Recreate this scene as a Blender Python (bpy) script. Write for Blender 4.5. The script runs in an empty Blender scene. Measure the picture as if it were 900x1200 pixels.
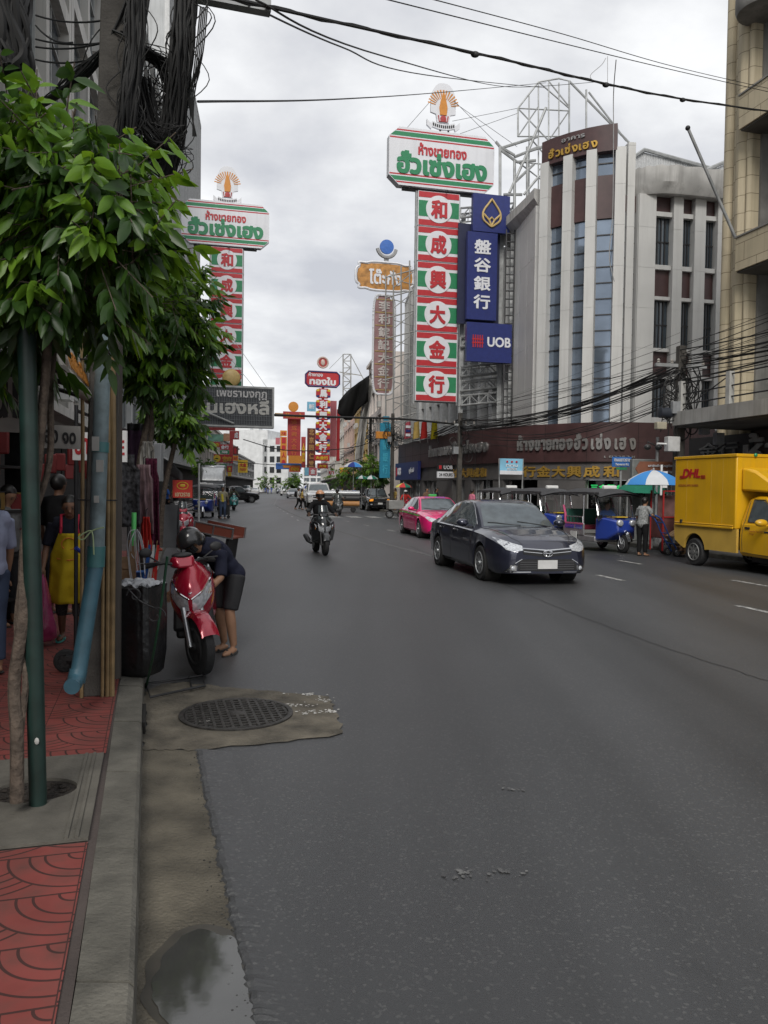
import bpy, bmesh, math, random
import numpy as np
from mathutils import Vector, Matrix, noise, geometry
from mathutils.bvhtree import BVHTree
C = bpy.context
S = C.scene
V = Vector
R = math.radians
PI = math.pi
random.seed(7)
# ------------------------------------------------------------------ camera, sky, sun, exposure
CAMH, FPX = 1.75, 930.0
PITCH, ROLL = R(1.72), R(0.8)
cd = bpy.data.cameras.new('camera'); cam = bpy.data.objects.new('camera', cd); S.collection.objects.link(cam)
cf = V((0, math.cos(PITCH), -math.sin(PITCH))); cu0 = V((0, math.sin(PITCH), math.cos(PITCH))); cr0 = V((1, 0, 0))
cr = cr0 * math.cos(ROLL) + cu0 * math.sin(ROLL); cu = cu0 * math.cos(ROLL) - cr0 * math.sin(ROLL)
cam.matrix_world = Matrix(((cr.x, cu.x, -cf.x, 0), (cr.y, cu.y, -cf.y, 0), (cr.z, cu.z, -cf.z, CAMH), (0, 0, 0, 1)))
cd.sensor_fit = 'HORIZONTAL'; cd.sensor_width = 36; cd.lens = FPX / 900 * 36
cd.clip_start = 0.05; cd.clip_end = 6000
S.camera = cam
S.view_settings.view_transform = 'Standard'; S.view_settings.look = 'None'
S.view_settings.exposure = 0.15; S.view_settings.gamma = 1.0
S.cycles.max_bounces = 6; S.cycles.diffuse_bounces = 3; S.cycles.glossy_bounces = 3; S.cycles.transparent_max_bounces = 8
SUN_EL, SUN_AZ = R(40), R(186)      # azimuth clockwise from +Y
w = bpy.data.worlds.new('World'); S.world = w; w.use_nodes = True
nt = w.node_tree; N = nt.nodes; L = nt.links
for n in list(N): N.remove(n)
def nd(t, **k):
    n = N.new(t)
    for a, b in k.items():
        if hasattr(n, a): setattr(n, a, b)
    return n
out = nd('ShaderNodeOutputWorld'); bg = nd('ShaderNodeBackground'); bg.inputs[1].default_value = 0.1
sky = nd('ShaderNodeTexSky'); sky.sky_type = 'NISHITA'; sky.sun_disc = False
sky.sun_elevation = SUN_EL; sky.sun_rotation = SUN_AZ
tc = nd('ShaderNodeTexCoord'); sep = nd('ShaderNodeSeparateXYZ'); L.new(tc.outputs['Generated'], sep.inputs[0])
def mth(op, a, b=None):
    m = nd('ShaderNodeMath', operation=op)
    for i, q in enumerate((a, b)):
        if q is None: continue
        if isinstance(q, (int, float)): m.inputs[i].default_value = q
        else: L.new(q, m.inputs[i])
    return m.outputs[0]
zz = mth('ADD', mth('MAXIMUM', sep.outputs[2], 0.0), 0.22)
cmb = nd('ShaderNodeCombineXYZ')
L.new(mth('DIVIDE', sep.outputs[0], zz), cmb.inputs[0]); L.new(mth('DIVIDE', sep.outputs[1], zz), cmb.inputs[1])
n1 = nd('ShaderNodeTexNoise'); n1.inputs['Scale'].default_value = 1.5; n1.inputs['Detail'].default_value = 8; n1.inputs['Roughness'].default_value = .55
n1.inputs['Distortion'].default_value = .12
mp = nd('ShaderNodeMapping'); mp.inputs['Location'].default_value = (4.3, 1.7, 0); L.new(cmb.outputs[0], mp.inputs[0]); L.new(mp.outputs[0], n1.inputs['Vector'])
rp = nd('ShaderNodeValToRGB'); L.new(n1.outputs[0], rp.inputs[0])
e = rp.color_ramp.elements
e[0].position = .37; e[0].color = (5.6, 5.75, 6.2, 1)
e[1].position = .62; e[1].color = (9.4, 9.5, 9.6, 1)
q = e.new(.5); q.color = (7.4, 7.5, 7.75, 1)
mx = nd('ShaderNodeMix', data_type='RGBA'); mx.inputs[0].default_value = .95
L.new(sky.outputs[0], mx.inputs[6]); L.new(rp.outputs[0], mx.inputs[7])
L.new(mx.outputs[2], bg.inputs[0]); L.new(bg.outputs[0], out.inputs[0])
sd = bpy.data.lights.new('sun', 'SUN'); sd.energy = 2.2; sd.angle = R(25); sd.color = (1, .96, .9)
so = bpy.data.objects.new('sun', sd); S.collection.objects.link(so)
sdir = V((math.sin(SUN_AZ) * math.cos(SUN_EL), math.cos(SUN_AZ) * math.cos(SUN_EL), math.sin(SUN_EL)))
so.rotation_euler = sdir.to_track_quat('Z', 'Y').to_euler()
# ------------------------------------------------------------------ helpers
def ray(px, py): return cf + cr * ((px - 450) / FPX) + cu * ((600 - py) / FPX)
def G(px, py, z=0.0):
    """the place on the ground seen at a point of the photograph (900x1200)"""
    d = ray(px, py); t = (z - CAMH) / d.z
    return V((d.x * t, d.y * t, z))
def P(px, py, Y):
    d = ray(px, py); t = Y / d.y
    return V((d.x * t, Y, CAMH + d.z * t))
def hx(h):
    h = h.lstrip('#'); c = [int(h[i:i + 2], 16) / 255 for i in (0, 2, 4)]
    return tuple(x / 12.92 if x <= .04045 else ((x + .055) / 1.055) ** 2.4 for x in c)
MC = {}
def M(name, col=None, rough=.6, metal=0., var=.12, sc=6., bump=0., bsc=60., coat=0., spec=.5, streak=0., dirt=None, trans=0., emit=0., alpha=1., det=5.):
    if name in MC: return MC[name]
    if isinstance(col, str): col = hx(col)
    m = bpy.data.materials.new(name); m.use_nodes = True; MC[name] = m
    nt = m.node_tree; N = nt.nodes; L = nt.links; b = N['Principled BSDF']
    b.inputs['Roughness'].default_value = rough; b.inputs['Metallic'].default_value = metal
    b.inputs['Coat Weight'].default_value = coat; b.inputs['Coat Roughness'].default_value = .04
    b.inputs['Specular IOR Level'].default_value = spec; b.inputs['Alpha'].default_value = alpha
    if trans: b.inputs['Transmission Weight'].default_value = trans
    tc = N.new('ShaderNodeTexCoord'); nz = N.new('ShaderNodeTexNoise'); nz.inputs['Scale'].default_value = sc; nz.inputs['Detail'].default_value = det
    L.new(tc.outputs['Object'], nz.inputs['Vector'])
    mx = N.new('ShaderNodeMix'); mx.data_type = 'RGBA'
    mr = N.new('ShaderNodeMapRange'); mr.inputs[1].default_value = .3; mr.inputs[2].default_value = .7
    L.new(nz.outputs[0], mr.inputs[0]); L.new(mr.outputs[0], mx.inputs[0])
    mx.inputs[6].default_value = tuple(max(0, c * (1 - var)) for c in col) + (1,)
    mx.inputs[7].default_value = tuple(min(1, c * (1 + var)) for c in col) + (1,)
    cur = mx.outputs[2]
    if streak:
        mp = N.new('ShaderNodeMapping'); mp.inputs['Scale'].default_value = (2.2, 2.2, .12); L.new(tc.outputs['Object'], mp.inputs[0])
        n2 = N.new('ShaderNodeTexNoise'); n2.inputs['Scale'].default_value = 1.5; n2.inputs['Detail'].default_value = 8; n2.inputs['Roughness'].default_value = .7; L.new(mp.outputs[0], n2.inputs['Vector'])
        m2 = N.new('ShaderNodeMapRange'); m2.inputs[1].default_value = .48; m2.inputs[2].default_value = .72; m2.inputs[4].default_value = streak; L.new(n2.outputs[0], m2.inputs[0])
        mm = N.new('ShaderNodeMix'); mm.data_type = 'RGBA'; L.new(m2.outputs[0], mm.inputs[0]); L.new(cur, mm.inputs[6])
        dc = hx(dirt) if isinstance(dirt, str) else (dirt or tuple(c * .35 for c in col)); mm.inputs[7].default_value = tuple(dc) + (1,)
        cur = mm.outputs[2]
    L.new(cur, b.inputs['Base Color'])
    if emit:
        L.new(cur, b.inputs['Emission Color']); b.inputs['Emission Strength'].default_value = emit
    if bump:
        n3 = N.new('ShaderNodeTexNoise'); n3.inputs['Scale'].default_value = bsc; n3.inputs['Detail'].default_value = 6; L.new(tc.outputs['Object'], n3.inputs['Vector'])
        bp = N.new('ShaderNodeBump'); bp.inputs['Strength'].default_value = bump; bp.inputs['Distance'].default_value = .02
        L.new(n3.outputs[0], bp.inputs['Height']); L.new(bp.outputs[0], b.inputs['Normal'])
    return m
class MB:
    def __init__(s, T=None): s.v = []; s.f = []; s.m = []; s.k = 0; s.T = T
    def V(s, p):
        p = V(p)
        if s.T is not None: p = s.T @ p
        s.v.append(p[:]); return len(s.v) - 1
    def F(s, ids): s.f.append(tuple(ids)); s.m.append(s.k)
    def poly(s, pts): s.F([s.V(p) for p in pts])
    def box(s, c, d, rot=0., M3=None):
        c = V(c); h = V(d) / 2; mr = M3 or Matrix.Rotation(rot, 3, 'Z'); i = []
        for x in (-1, 1):
            for y in (-1, 1):
                for z in (-1, 1): i.append(s.V(c + mr @ V((x * h.x, y * h.y, z * h.z))))
        for q in ((0, 1, 3, 2), (4, 6, 7, 5), (0, 4, 5, 1), (2, 3, 7, 6), (0, 2, 6, 4), (1, 5, 7, 3)): s.F([i[a] for a in q])
        return s
    def loft(s, rings, closed=True, cap=True):
        ids = [[s.V(p) for p in r] for r in rings]; n = len(ids[0])
        for a, b in zip(ids, ids[1:]):
            for j in range(n if closed else n - 1):
                k = (j + 1) % n; s.F((a[j], a[k], b[k], b[j]))
        if cap and closed:
            s.F(list(reversed(ids[0]))); s.F(ids[-1])
        return ids
    def tube(s, pts, r, n=8, cap=True, closed=False):
        pts = [V(p) for p in pts]; rr = r if isinstance(r, (list, tuple)) else [r] * len(pts); rings = []
        up = V((0, 0, 1)); x = None
        for i, p in enumerate(pts):
            if closed: t = pts[(i + 1) % len(pts)] - pts[i - 1]
            else: t = pts[min(i + 1, len(pts) - 1)] - pts[max(i - 1, 0)]
            if t.length < 1e-9: t = V((0, 0, 1))
            t.normalize()
            if x is None: x = t.orthogonal().normalized()
            else:
                x = x - t * x.dot(t)
                x = x.normalized() if x.length > 1e-6 else t.orthogonal().normalized()
            y = t.cross(x)
            rings.append([p + (x * math.cos(2 * PI * k / n) + y * math.sin(2 * PI * k / n)) * rr[i] for k in range(n)])
        if closed: rings.append(rings[0])
        s.loft(rings, True, cap and not closed); return s
    def cyl(s, a, b, r, r2=None, n=14): return s.tube([a, b], [r, r if r2 is None else r2], n)
    def lathe(s, prof, c=(0, 0, 0), n=24, M3=None, cap=True):
        c = V(c); M3 = M3 or Matrix.Identity(3)
        s.loft([[c + M3 @ V((r * math.cos(2 * PI * k / n), r * math.sin(2 * PI * k / n), z)) for k in range(n)] for r, z in prof], True, cap); return s
    def ell(s, c, r, M3=None, n=14, m=9):
        c = V(c); M3 = M3 or Matrix.Identity(3)
        if isinstance(r, (int, float)): r = (r, r, r)
        rings = []
        for i in range(m + 1):
            a = PI * i / m; a = min(max(a, .02), PI - .02)
            rings.append([c + M3 @ V((r[0] * math.sin(a) * math.cos(2 * PI * k / n), r[1] * math.sin(a) * math.sin(2 * PI * k / n), -r[2] * math.cos(a))) for k in range(n)])
        s.loft(rings); return s
    def prism(s, pts, o, x, y, d):
        """outline pts (2d) in plane o + x*u + y*v, extruded by vector d"""
        o, x, y, d = V(o), V(x), V(y), V(d); a = [s.V(o + x * p[0] + y * p[1]) for p in pts]; b = [s.V(o + x * p[0] + y * p[1] + d) for p in pts]
        s.F(a); s.F(list(reversed(b))); n = len(pts)
        for i in range(n): s.F((a[i], b[i], b[(i + 1) % n], a[(i + 1) % n]))
        return s
    def grid(s, fn, nu, nv):
        ids = [[s.V(fn(u / nu, v / nv)) for v in range(nv + 1)] for u in range(nu + 1)]
        for u in range(nu):
            for v in range(nv): s.F((ids[u][v], ids[u + 1][v], ids[u + 1][v + 1], ids[u][v + 1]))
        return s
    def text(s, t, c, x, y, w, h, d=.01, bold=0.02):
        """letters filling a w x h box centred at c, raised by d along x cross y"""
        vs, tr, bd = glyphs(t, bold)
        if not len(vs): return s
        c, x, y = V(c), V(x).normalized(), V(y).normalized(); nrm = x.cross(y)
        lo = vs.min(0); hi = vs.max(0); sp = hi - lo
        sx = (w / sp[0]) if w else (h / sp[1]); sy = (h / sp[1]) if h else sx; mid = (lo + hi) / 2
        fr = []; bk = []
        for p in vs:
            q = c + x * float((p[0] - mid[0]) * sx) + y * float((p[1] - mid[1]) * sy)
            fr.append(s.V(q + nrm * d)); bk.append(s.V(q))
        for a in tr: s.F([fr[i] for i in a])
        for a, b in bd: s.F((fr[b], fr[a], bk[a], bk[b]))
        return s
    def build(s, name, mats, parent=None, smooth=40, bevel=0., kind=None, seg=2):
        me = bpy.data.meshes.new(name); me.from_pydata(s.v, [], s.f)
        if not isinstance(mats, (list, tuple)): mats = [mats]
        for m in mats: me.materials.append(m)
        if len(mats) > 1: me.polygons.foreach_set('material_index', s.m)
        if smooth:
            me.shade_smooth(); me.set_sharp_from_angle(angle=R(smooth))
        me.update()
        o = bpy.data.objects.new(name, me); S.collection.objects.link(o)
        if parent is not None: o.parent = parent
        if bevel:
            b = o.modifiers.new('b', 'BEVEL'); b.width = bevel; b.segments = seg; b.limit_method = 'ANGLE'; b.angle_limit = R(35)
        if kind: o['kind'] = kind
        return o
GC = {}
def glyphs(t, bold):
    if (t, bold) in GC: return GC[(t, bold)]
    c = bpy.data.curves.new('lettering', 'FONT'); c.body = t; c.size = 1; c.fill_mode = 'NONE'; c.resolution_u = 3
    o = bpy.data.objects.new('lettering', c); S.collection.objects.link(o)
    dg = C.evaluated_depsgraph_get(); me = bpy.data.meshes.new_from_object(o.evaluated_get(dg))
    vv = [(v.co.x, v.co.y) for v in me.vertices]; nb = {}
    for ed in me.edges:
        a, b = ed.vertices; nb.setdefault(a, []).append(b); nb.setdefault(b, []).append(a)
    seen = set(); cons = []
    for st in range(len(vv)):
        if st in seen or st not in nb: continue
        lp = [st]; seen.add(st); nx = [q for q in nb[st] if q == st + 1] or nb[st]; cur = nx[0]
        while cur != st and cur not in seen:
            lp.append(cur); seen.add(cur); n2 = [q for q in nb[cur] if q not in seen]
            if not n2: break
            cur = n2[0]
        if len(lp) > 2: cons.append(np.array([vv[i] for i in lp]))
    bpy.data.objects.remove(o); bpy.data.curves.remove(c); bpy.data.meshes.remove(me)
    if not cons: return np.zeros((0, 2)), [], []
    def area(p): return .5 * float(np.sum(p[:, 0] * np.roll(p[:, 1], -1) - p[:, 1] * np.roll(p[:, 0], -1)))
    sg = 1 if area(max(cons, key=lambda p: abs(area(p)))) > 0 else -1
    pts = []; edges = []; oc = []
    for p in cons:
        keep = [i for i in range(len(p)) if np.linalg.norm(p[i] - p[i - 1]) > 1e-4]; p = p[keep]
        if len(p) < 3: continue
        tg = np.roll(p, -1, 0) - np.roll(p, 1, 0); ln = np.linalg.norm(tg, axis=1, keepdims=True); ln[ln == 0] = 1; tg /= ln
        p = p + np.stack([tg[:, 1], -tg[:, 0]], 1) * sg * bold
        k = len(pts); n = len(p); pts += [V((float(a), float(b))) for a, b in p]; edges += [(k + i, k + (i + 1) % n) for i in range(n)]; oc.append(p)
    r = geometry.delaunay_2d_cdt(pts, edges, [], 0, 1e-5)
    vs = np.array([[p.x, p.y] for p in r[0]]); tr = np.array([f for f in r[2] if len(f) == 3])
    cen = vs[tr].mean(1); wn = np.zeros(len(tr))
    for p in oc:
        a = p; b = np.roll(p, -1, 0)
        for i in range(len(a)):
            x0, y0 = a[i]; x1, y1 = b[i]
            if y0 == y1: continue
            t_ = (cen[:, 1] - y0) / (y1 - y0); xi = x0 + t_ * (x1 - x0)
            hit = ((cen[:, 1] >= min(y0, y1)) & (cen[:, 1] < max(y0, y1)) & (xi > cen[:, 0]))
            wn[hit] += 1 if y1 > y0 else -1
    keep = tr[(wn * sg) > 0]; out = []; ec = {}
    for f in keep:
        a, b, c_ = [int(i) for i in f]
        ar = (vs[b][0] - vs[a][0]) * (vs[c_][1] - vs[a][1]) - (vs[c_][0] - vs[a][0]) * (vs[b][1] - vs[a][1])
        f = (a, b, c_) if ar > 0 else (a, c_, b); out.append(f)
        for i in range(3): ec[(f[i], f[(i + 1) % 3])] = 1
    bd = [e_ for e_ in ec if (e_[1], e_[0]) not in ec]
    GC[(t, bold)] = (vs, out, bd); return GC[(t, bold)]
def tag(o, label, cat, group=None):
    o['label'] = label; o['category'] = cat
    if group: o['group'] = group
    return o
def thing(name, label, cat, loc=(0, 0, 0), rz=0., group=None):
    o = bpy.data.objects.new(name, None); S.collection.objects.link(o); o.location = loc; o.rotation_euler = (0, 0, rz)
    o.empty_display_size = .2
    return tag(o, label, cat, group)
def dup(o, loc=None, rz=None, label=None, parent=None, scale=None, group=None):
    c = o.copy(); S.collection.objects.link(c)
    if parent is not None: c.parent = parent
    if loc is not None: c.location = loc
    if rz is not None: c.rotation_euler = (0, 0, rz)
    if scale: c.scale = (scale,) * 3
    if label: c['label'] = label
    if group: c['group'] = group
    for ch in list(o.children): dup(ch, parent=c)
    return c
def struct(o): o['kind'] = 'structure'; return o
def ip(tab, x): return float(np.interp(x, [a for a, _ in tab], [b for _, b in tab]))
def smooth_poly(pts, n=8):
    """Catmull-Rom through the points"""
    pts = [V(p) for p in pts]; o = []
    for i in range(len(pts) - 1):
        a, b, c, d = pts[max(i - 1, 0)], pts[i], pts[i + 1], pts[min(i + 2, len(pts) - 1)]
        for k in range(n):
            t = k / n; o.append(.5 * ((2 * b) + (c - a) * t + (2 * a - 5 * b + 4 * c - d) * t * t + (3 * b - a - 3 * c + d) * t ** 3))
    o.append(pts[-1]); return o
def sag(a, b, s, n=16):
    a, b = V(a), V(b)
    return [a.lerp(b, i / n) - V((0, 0, 4 * s * (i / n) * (1 - i / n))) for i in range(n + 1)]
# street plan: kerb lines (X as a function of Y)
KL = [(-30, 8.5), (-8, 2.2), (2.5, -.77), (6.3, -1.9), (15, -4.3), (21, -5.8), (41, -10.5), (75, -16.5), (130, -23.5), (200, -31), (330, -44)]
KR = [(-30, 21.3), (0, 14.1), (18, 9.65), (23, 8.4), (46, 2.4), (65, -1.2), (130, -9), (200, -17), (330, -31)]
def kl(y): return ip(KL, y)
def kr(y): return ip(KR, y)
def rdir(y, side=0):
    f = kl if side < 0 else kr
    d = V((f(y + 3) - f(y - 3), 6, 0)).normalized(); return d
def heading(y, toward=True, side=1):
    d = rdir(y, side); a = math.atan2(d.y, d.x)
    return a + PI if toward else a
# ------------------------------------------------------------------ setting materials
def asphalt(name, base, speck):
    m = M(name, base, .50, var=.10, sc=.35, spec=.5)
    nt = m.node_tree; N = nt.nodes; L = nt.links; b = N['Principled BSDF']
    src = b.inputs['Base Color'].links[0].from_socket
    tc = N.new('ShaderNodeTexCoord')
    v = N.new('ShaderNodeTexVoronoi'); v.inputs['Scale'].default_value = 85; L.new(tc.outputs['Object'], v.inputs['Vector'])
    sp = N.new('ShaderNodeSeparateColor'); L.new(v.outputs['Color'], sp.inputs[0])
    mr = N.new('ShaderNodeMapRange'); mr.inputs[1].default_value = .86; mr.inputs[2].default_value = 1.; mr.inputs[4].default_value = speck; L.new(sp.outputs[0], mr.inputs[0])
    mx = N.new('ShaderNodeMix'); mx.data_type = 'RGBA'; L.new(mr.outputs[0], mx.inputs[0]); L.new(src, mx.inputs[6]); mx.inputs[7].default_value = (.15, .15, .145, 1)
    # tyre polish along the lanes and faint old stains
    mp = N.new('ShaderNodeMapping'); mp.inputs['Rotation'].default_value = (0, 0, R(-14)); mp.inputs['Scale'].default_value = (.8, .035, 1); L.new(tc.outputs['Object'], mp.inputs[0])
    n2 = N.new('ShaderNodeTexNoise'); n2.inputs['Scale'].default_value = 1.; n2.inputs['Detail'].default_value = 5; L.new(mp.outputs[0], n2.inputs['Vector'])
    m2 = N.new('ShaderNodeMapRange'); m2.inputs[1].default_value = .35; m2.inputs[2].default_value = .7; m2.inputs[3].default_value = .75; m2.inputs[4].default_value = 1.3; L.new(n2.outputs[0], m2.inputs[0])
    mu = N.new('ShaderNodeMix'); mu.data_type = 'RGBA'; mu.blend_type = 'MULTIPLY'; mu.inputs[0].default_value = 1
    cc = N.new('ShaderNodeCombineColor'); [L.new(m2.outputs[0], cc.inputs[i]) for i in range(3)]
    L.new(mx.outputs[2], mu.inputs[6]); L.new(cc.outputs[0], mu.inputs[7])
    n4 = N.new('ShaderNodeTexNoise'); n4.inputs['Scale'].default_value = 1.1; n4.inputs['Detail'].default_value = 9; n4.inputs['Roughness'].default_value = .7; L.new(tc.outputs['Object'], n4.inputs['Vector'])
    m4 = N.new('ShaderNodeMapRange'); m4.inputs[1].default_value = .6; m4.inputs[2].default_value = .75; m4.inputs[4].default_value = .4; L.new(n4.outputs[0], m4.inputs[0])
    m5 = N.new('ShaderNodeMix'); m5.data_type = 'RGBA'; L.new(m4.outputs[0], m5.inputs[0]); L.new(mu.outputs[2], m5.inputs[6]); m5.inputs[7].default_value = (.022, .022, .023, 1)
    L.new(m5.outputs[2], b.inputs['Base Color'])
    bp = N.new('ShaderNodeBump'); bp.inputs['Strength'].default_value = .5; bp.inputs['Distance'].default_value = .004
    n3 = N.new('ShaderNodeTexNoise'); n3.inputs['Scale'].default_value = 140; L.new(tc.outputs['Object'], n3.inputs['Vector'])
    L.new(n3.outputs[0], bp.inputs['Height']); L.new(bp.outputs[0], b.inputs['Normal'])
    return m
def paver():
    m = M('red_paver', (.235, .058, .050), .8, var=.22, sc=3.5, spec=.3)
    nt = m.node_tree; N = nt.nodes; L = nt.links; b = N['Principled BSDF']; src = b.inputs['Base Color'].links[0].from_socket
    tc = N.new('ShaderNodeTexCoord'); sp = N.new('ShaderNodeSeparateXYZ'); L.new(tc.outputs['Object'], sp.inputs[0])
    def mt(op, a, b_=None, c_=None):
        n = N.new('ShaderNodeMath'); n.operation = op
        for i, q in enumerate((a, b_, c_)):
            if q is None: continue
            if isinstance(q, (int, float)): n.inputs[i].default_value = q
            else: L.new(q, n.inputs[i])
        return n.outputs[0]
    u = mt('FRACT', mt('DIVIDE', mt('ADD', sp.outputs[0], 10.235), .40)); v = mt('FRACT', mt('DIVIDE', sp.outputs[1], .36))
    def dist(cx, cy): return mt('SQRT', mt('ADD', mt('POWER', mt('MULTIPLY', mt('SUBTRACT', u, cx), .40), 2.), mt('POWER', mt('MULTIPLY', mt('SUBTRACT', v, cy), .36), 2.)))
    d1 = dist(1., 1.); d2 = dist(0., 1.)
    def rings(d, rr):
        g_ = None
        for r_ in rr:
            q_ = mt('LESS_THAN', mt('ABSOLUTE', mt('SUBTRACT', d, r_)), .0055); g_ = q_ if g_ is None else mt('MAXIMUM', g_, q_)
        return g_
    inn = mt('LESS_THAN', d1, .306)
    gro = mt('MAXIMUM', mt('MULTIPLY', inn, rings(d1, (.06, .155, .216, .30))), mt('MULTIPLY', mt('SUBTRACT', 1., inn), rings(d2, (.17, .225, .28, .335))))
    ed = mt('MAXIMUM', mt('LESS_THAN', v, .03), mt('LESS_THAN', u, .012))
    g = mt('MAXIMUM', gro, ed)
    nz = N.new('ShaderNodeTexNoise'); nz.inputs['Scale'].default_value = 7; nz.inputs['Detail'].default_value = 10; L.new(tc.outputs['Object'], nz.inputs['Vector'])
    di = N.new('ShaderNodeMapRange'); di.inputs[1].default_value = .42; di.inputs[2].default_value = .75; di.inputs[4].default_value = .75; L.new(nz.outputs[0], di.inputs[0])
    m0 = N.new('ShaderNodeMix'); m0.data_type = 'RGBA'; L.new(di.outputs[0], m0.inputs[0]); L.new(src, m0.inputs[6]); m0.inputs[7].default_value = (.09, .05, .042, 1)
    m1 = N.new('ShaderNodeMix'); m1.data_type = 'RGBA'; L.new(mt('MULTIPLY', g, .85), m1.inputs[0]); L.new(m0.outputs[2], m1.inputs[6]); m1.inputs[7].default_value = (.035, .022, .02, 1)
    L.new(m1.outputs[2], b.inputs['Base Color'])
    bp = N.new('ShaderNodeBump'); bp.inputs['Strength'].default_value = .9; bp.inputs['Distance'].default_value = .008
    L.new(mt('ADD', mt('MULTIPLY', g, -1.), mt('MULTIPLY', nz.outputs[0], .35)), bp.inputs['Height']); L.new(bp.outputs[0], b.inputs['Normal'])
    return m
ASPH = asphalt('asphalt', (.048, .0495, .052), .36)
PAVE = paver()
CONC = M('kerb_concrete', (.115, .109, .092), .85, var=.35, sc=5, bump=.5, bsc=50, det=9)
CONC2 = M('gutter_concrete', (.095, .084, .063), .8, var=.45, sc=4, bump=.7, bsc=60, det=9)
CONC3 = M('patch_concrete', (.105, .092, .07), .8, var=.5, sc=4.5, bump=.8, bsc=35, det=10)
CONC4 = M('panel_concrete', (.115, .107, .09), .85, var=.3, sc=5, bump=.3, bsc=60, det=9)
WATER = M('puddle_water', (.045, .045, .043), .055, var=.1, spec=1., bump=.02, bsc=6)
SOIL = M('pit_soil', (.025, .02, .016), .95, var=.5, sc=30, bump=1., bsc=60)
PAINT = M('road_paint', (.42, .42, .40), .7, var=.2, sc=4)
# worn paint lets the asphalt show between its flakes
def worn(m, lo, hi):
    nt = m.node_tree; N = nt.nodes; L = nt.links; b = N['Principled BSDF']; src = b.inputs['Base Color'].links[0].from_socket
    tc = N.new('ShaderNodeTexCoord'); nz = N.new('ShaderNodeTexNoise'); nz.inputs['Scale'].default_value = 9; nz.inputs['Detail'].default_value = 10; nz.inputs['Roughness'].default_value = .75
    L.new(tc.outputs['Object'], nz.inputs['Vector']); mr = N.new('ShaderNodeMapRange'); mr.inputs[1].default_value = lo; mr.inputs[2].default_value = hi; L.new(nz.outputs[0], mr.inputs[0])
    mx = N.new('ShaderNodeMix'); mx.data_type = 'RGBA'; L.new(mr.outputs[0], mx.inputs[0]); L.new(src, mx.inputs[6]); mx.inputs[7].default_value = (.06, .06, .062, 1); L.new(mx.outputs[2], b.inputs['Base Color'])
worn(PAINT, .42, .62)
FAINT = M('faint_paint', (.20, .20, .195), .75, var=.15, sc=4); worn(FAINT, .35, .58)
# ------------------------------------------------------------------ ground, road, pavements, kerbs
mb = MB(); mb.poly([(-1500, -60, -.05), (1500, -60, -.05), (1500, 2500, -.05), (-1500, 2500, -.05)])
struct(mb.build('ground', M('ground_dust', (.12, .115, .11), .9, sc=.1)))
YS = [-8, -4, 0] + [2 + i * 1.5 for i in range(40)] + [64 + 4 * i for i in range(68)]
mb = MB(); mb.loft([[(kl(y) - .02, y, 0), (kr(y) + .02, y, 0)] for y in YS], closed=False, cap=False)
struct(mb.build('road', ASPH))
KZ = .13
def strip(name, f0, f1, mat, z, ys=YS):
    mb = MB(); mb.loft([[(f0(y), y, -.04), (f0(y), y, z), (f1(y), y, z), (f1(y), y, -.04)] for y in ys], closed=False, cap=False)
    return struct(mb.build(name, mat))
strip('pavement_left', lambda y: kl(y) - 9, lambda y: kl(y) - .2, M('paving_dark', (.07, .055, .05), .85, var=.3, sc=2, bump=.3), KZ - .006)
strip('pavement_right', lambda y: kr(y) + .2, lambda y: kr(y) + 16, M('paving_grey', (.13, .125, .12), .85, var=.25, sc=1.5, bump=.3), KZ - .006)
def kerb(name, f, sgn, y0, y1):
    mb = MB(); y = y0
    while y < y1:
        st = .95 if y < 60 else 4.
        a, b = y, y + st - .012
        for p in [0]:
            pa, pb = V((f(a), a, 0)), V((f(b), b, 0)); n = V((sgn, 0, 0)) * .2
            j = random.uniform(-.004, .004)
            mb.loft([[pa + V((0, 0, -.04)), pa + V((sgn * .012, 0, KZ + j - .015)), pa + V((sgn * .03, 0, KZ + j)), pa + n + V((0, 0, KZ + j)), pa + n + V((0, 0, -.04))],
                     [pb + V((0, 0, -.04)), pb + V((sgn * .012, 0, KZ + j - .015)), pb + V((sgn * .03, 0, KZ + j)), pb + n + V((0, 0, KZ + j)), pb + n + V((0, 0, -.04))]])
        y += st
    return struct(mb.build(name, CONC, smooth=30))
kerb('kerb_left', kl, -1, -6, 200); kerb('kerb_right', kr, 1, 0, 200)
# red fan pavers by the camera, laid square to the kerb
def kframe(y):
    d = rdir(y, -1); return V((kl(y), y, 0)), d, V((d.y, -d.x, 0))
def local_sheet(name, mat, y0, y1, x0, x1, z, kind='structure'):
    o, d, r = kframe(4.2); ang = math.atan2(d.y, d.x) - PI / 2
    mb = MB(); n = max(1, int((y1 - y0) / .6))
    mb.loft([[(x0, y0 + (y1 - y0) * i / n, 0), (x1, y0 + (y1 - y0) * i / n, 0)] for i in range(n + 1)], closed=False, cap=False)
    b = mb.build(name, mat); b.location = (o.x, o.y, z); b.rotation_euler = (0, 0, ang); return struct(b)
local_sheet('paving_red', PAVE, -7, -.62, -3.2, -.225, KZ + .002)
local_sheet('paving_red', PAVE, .62, 16, -3.2, -.215, KZ + .002)
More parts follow.
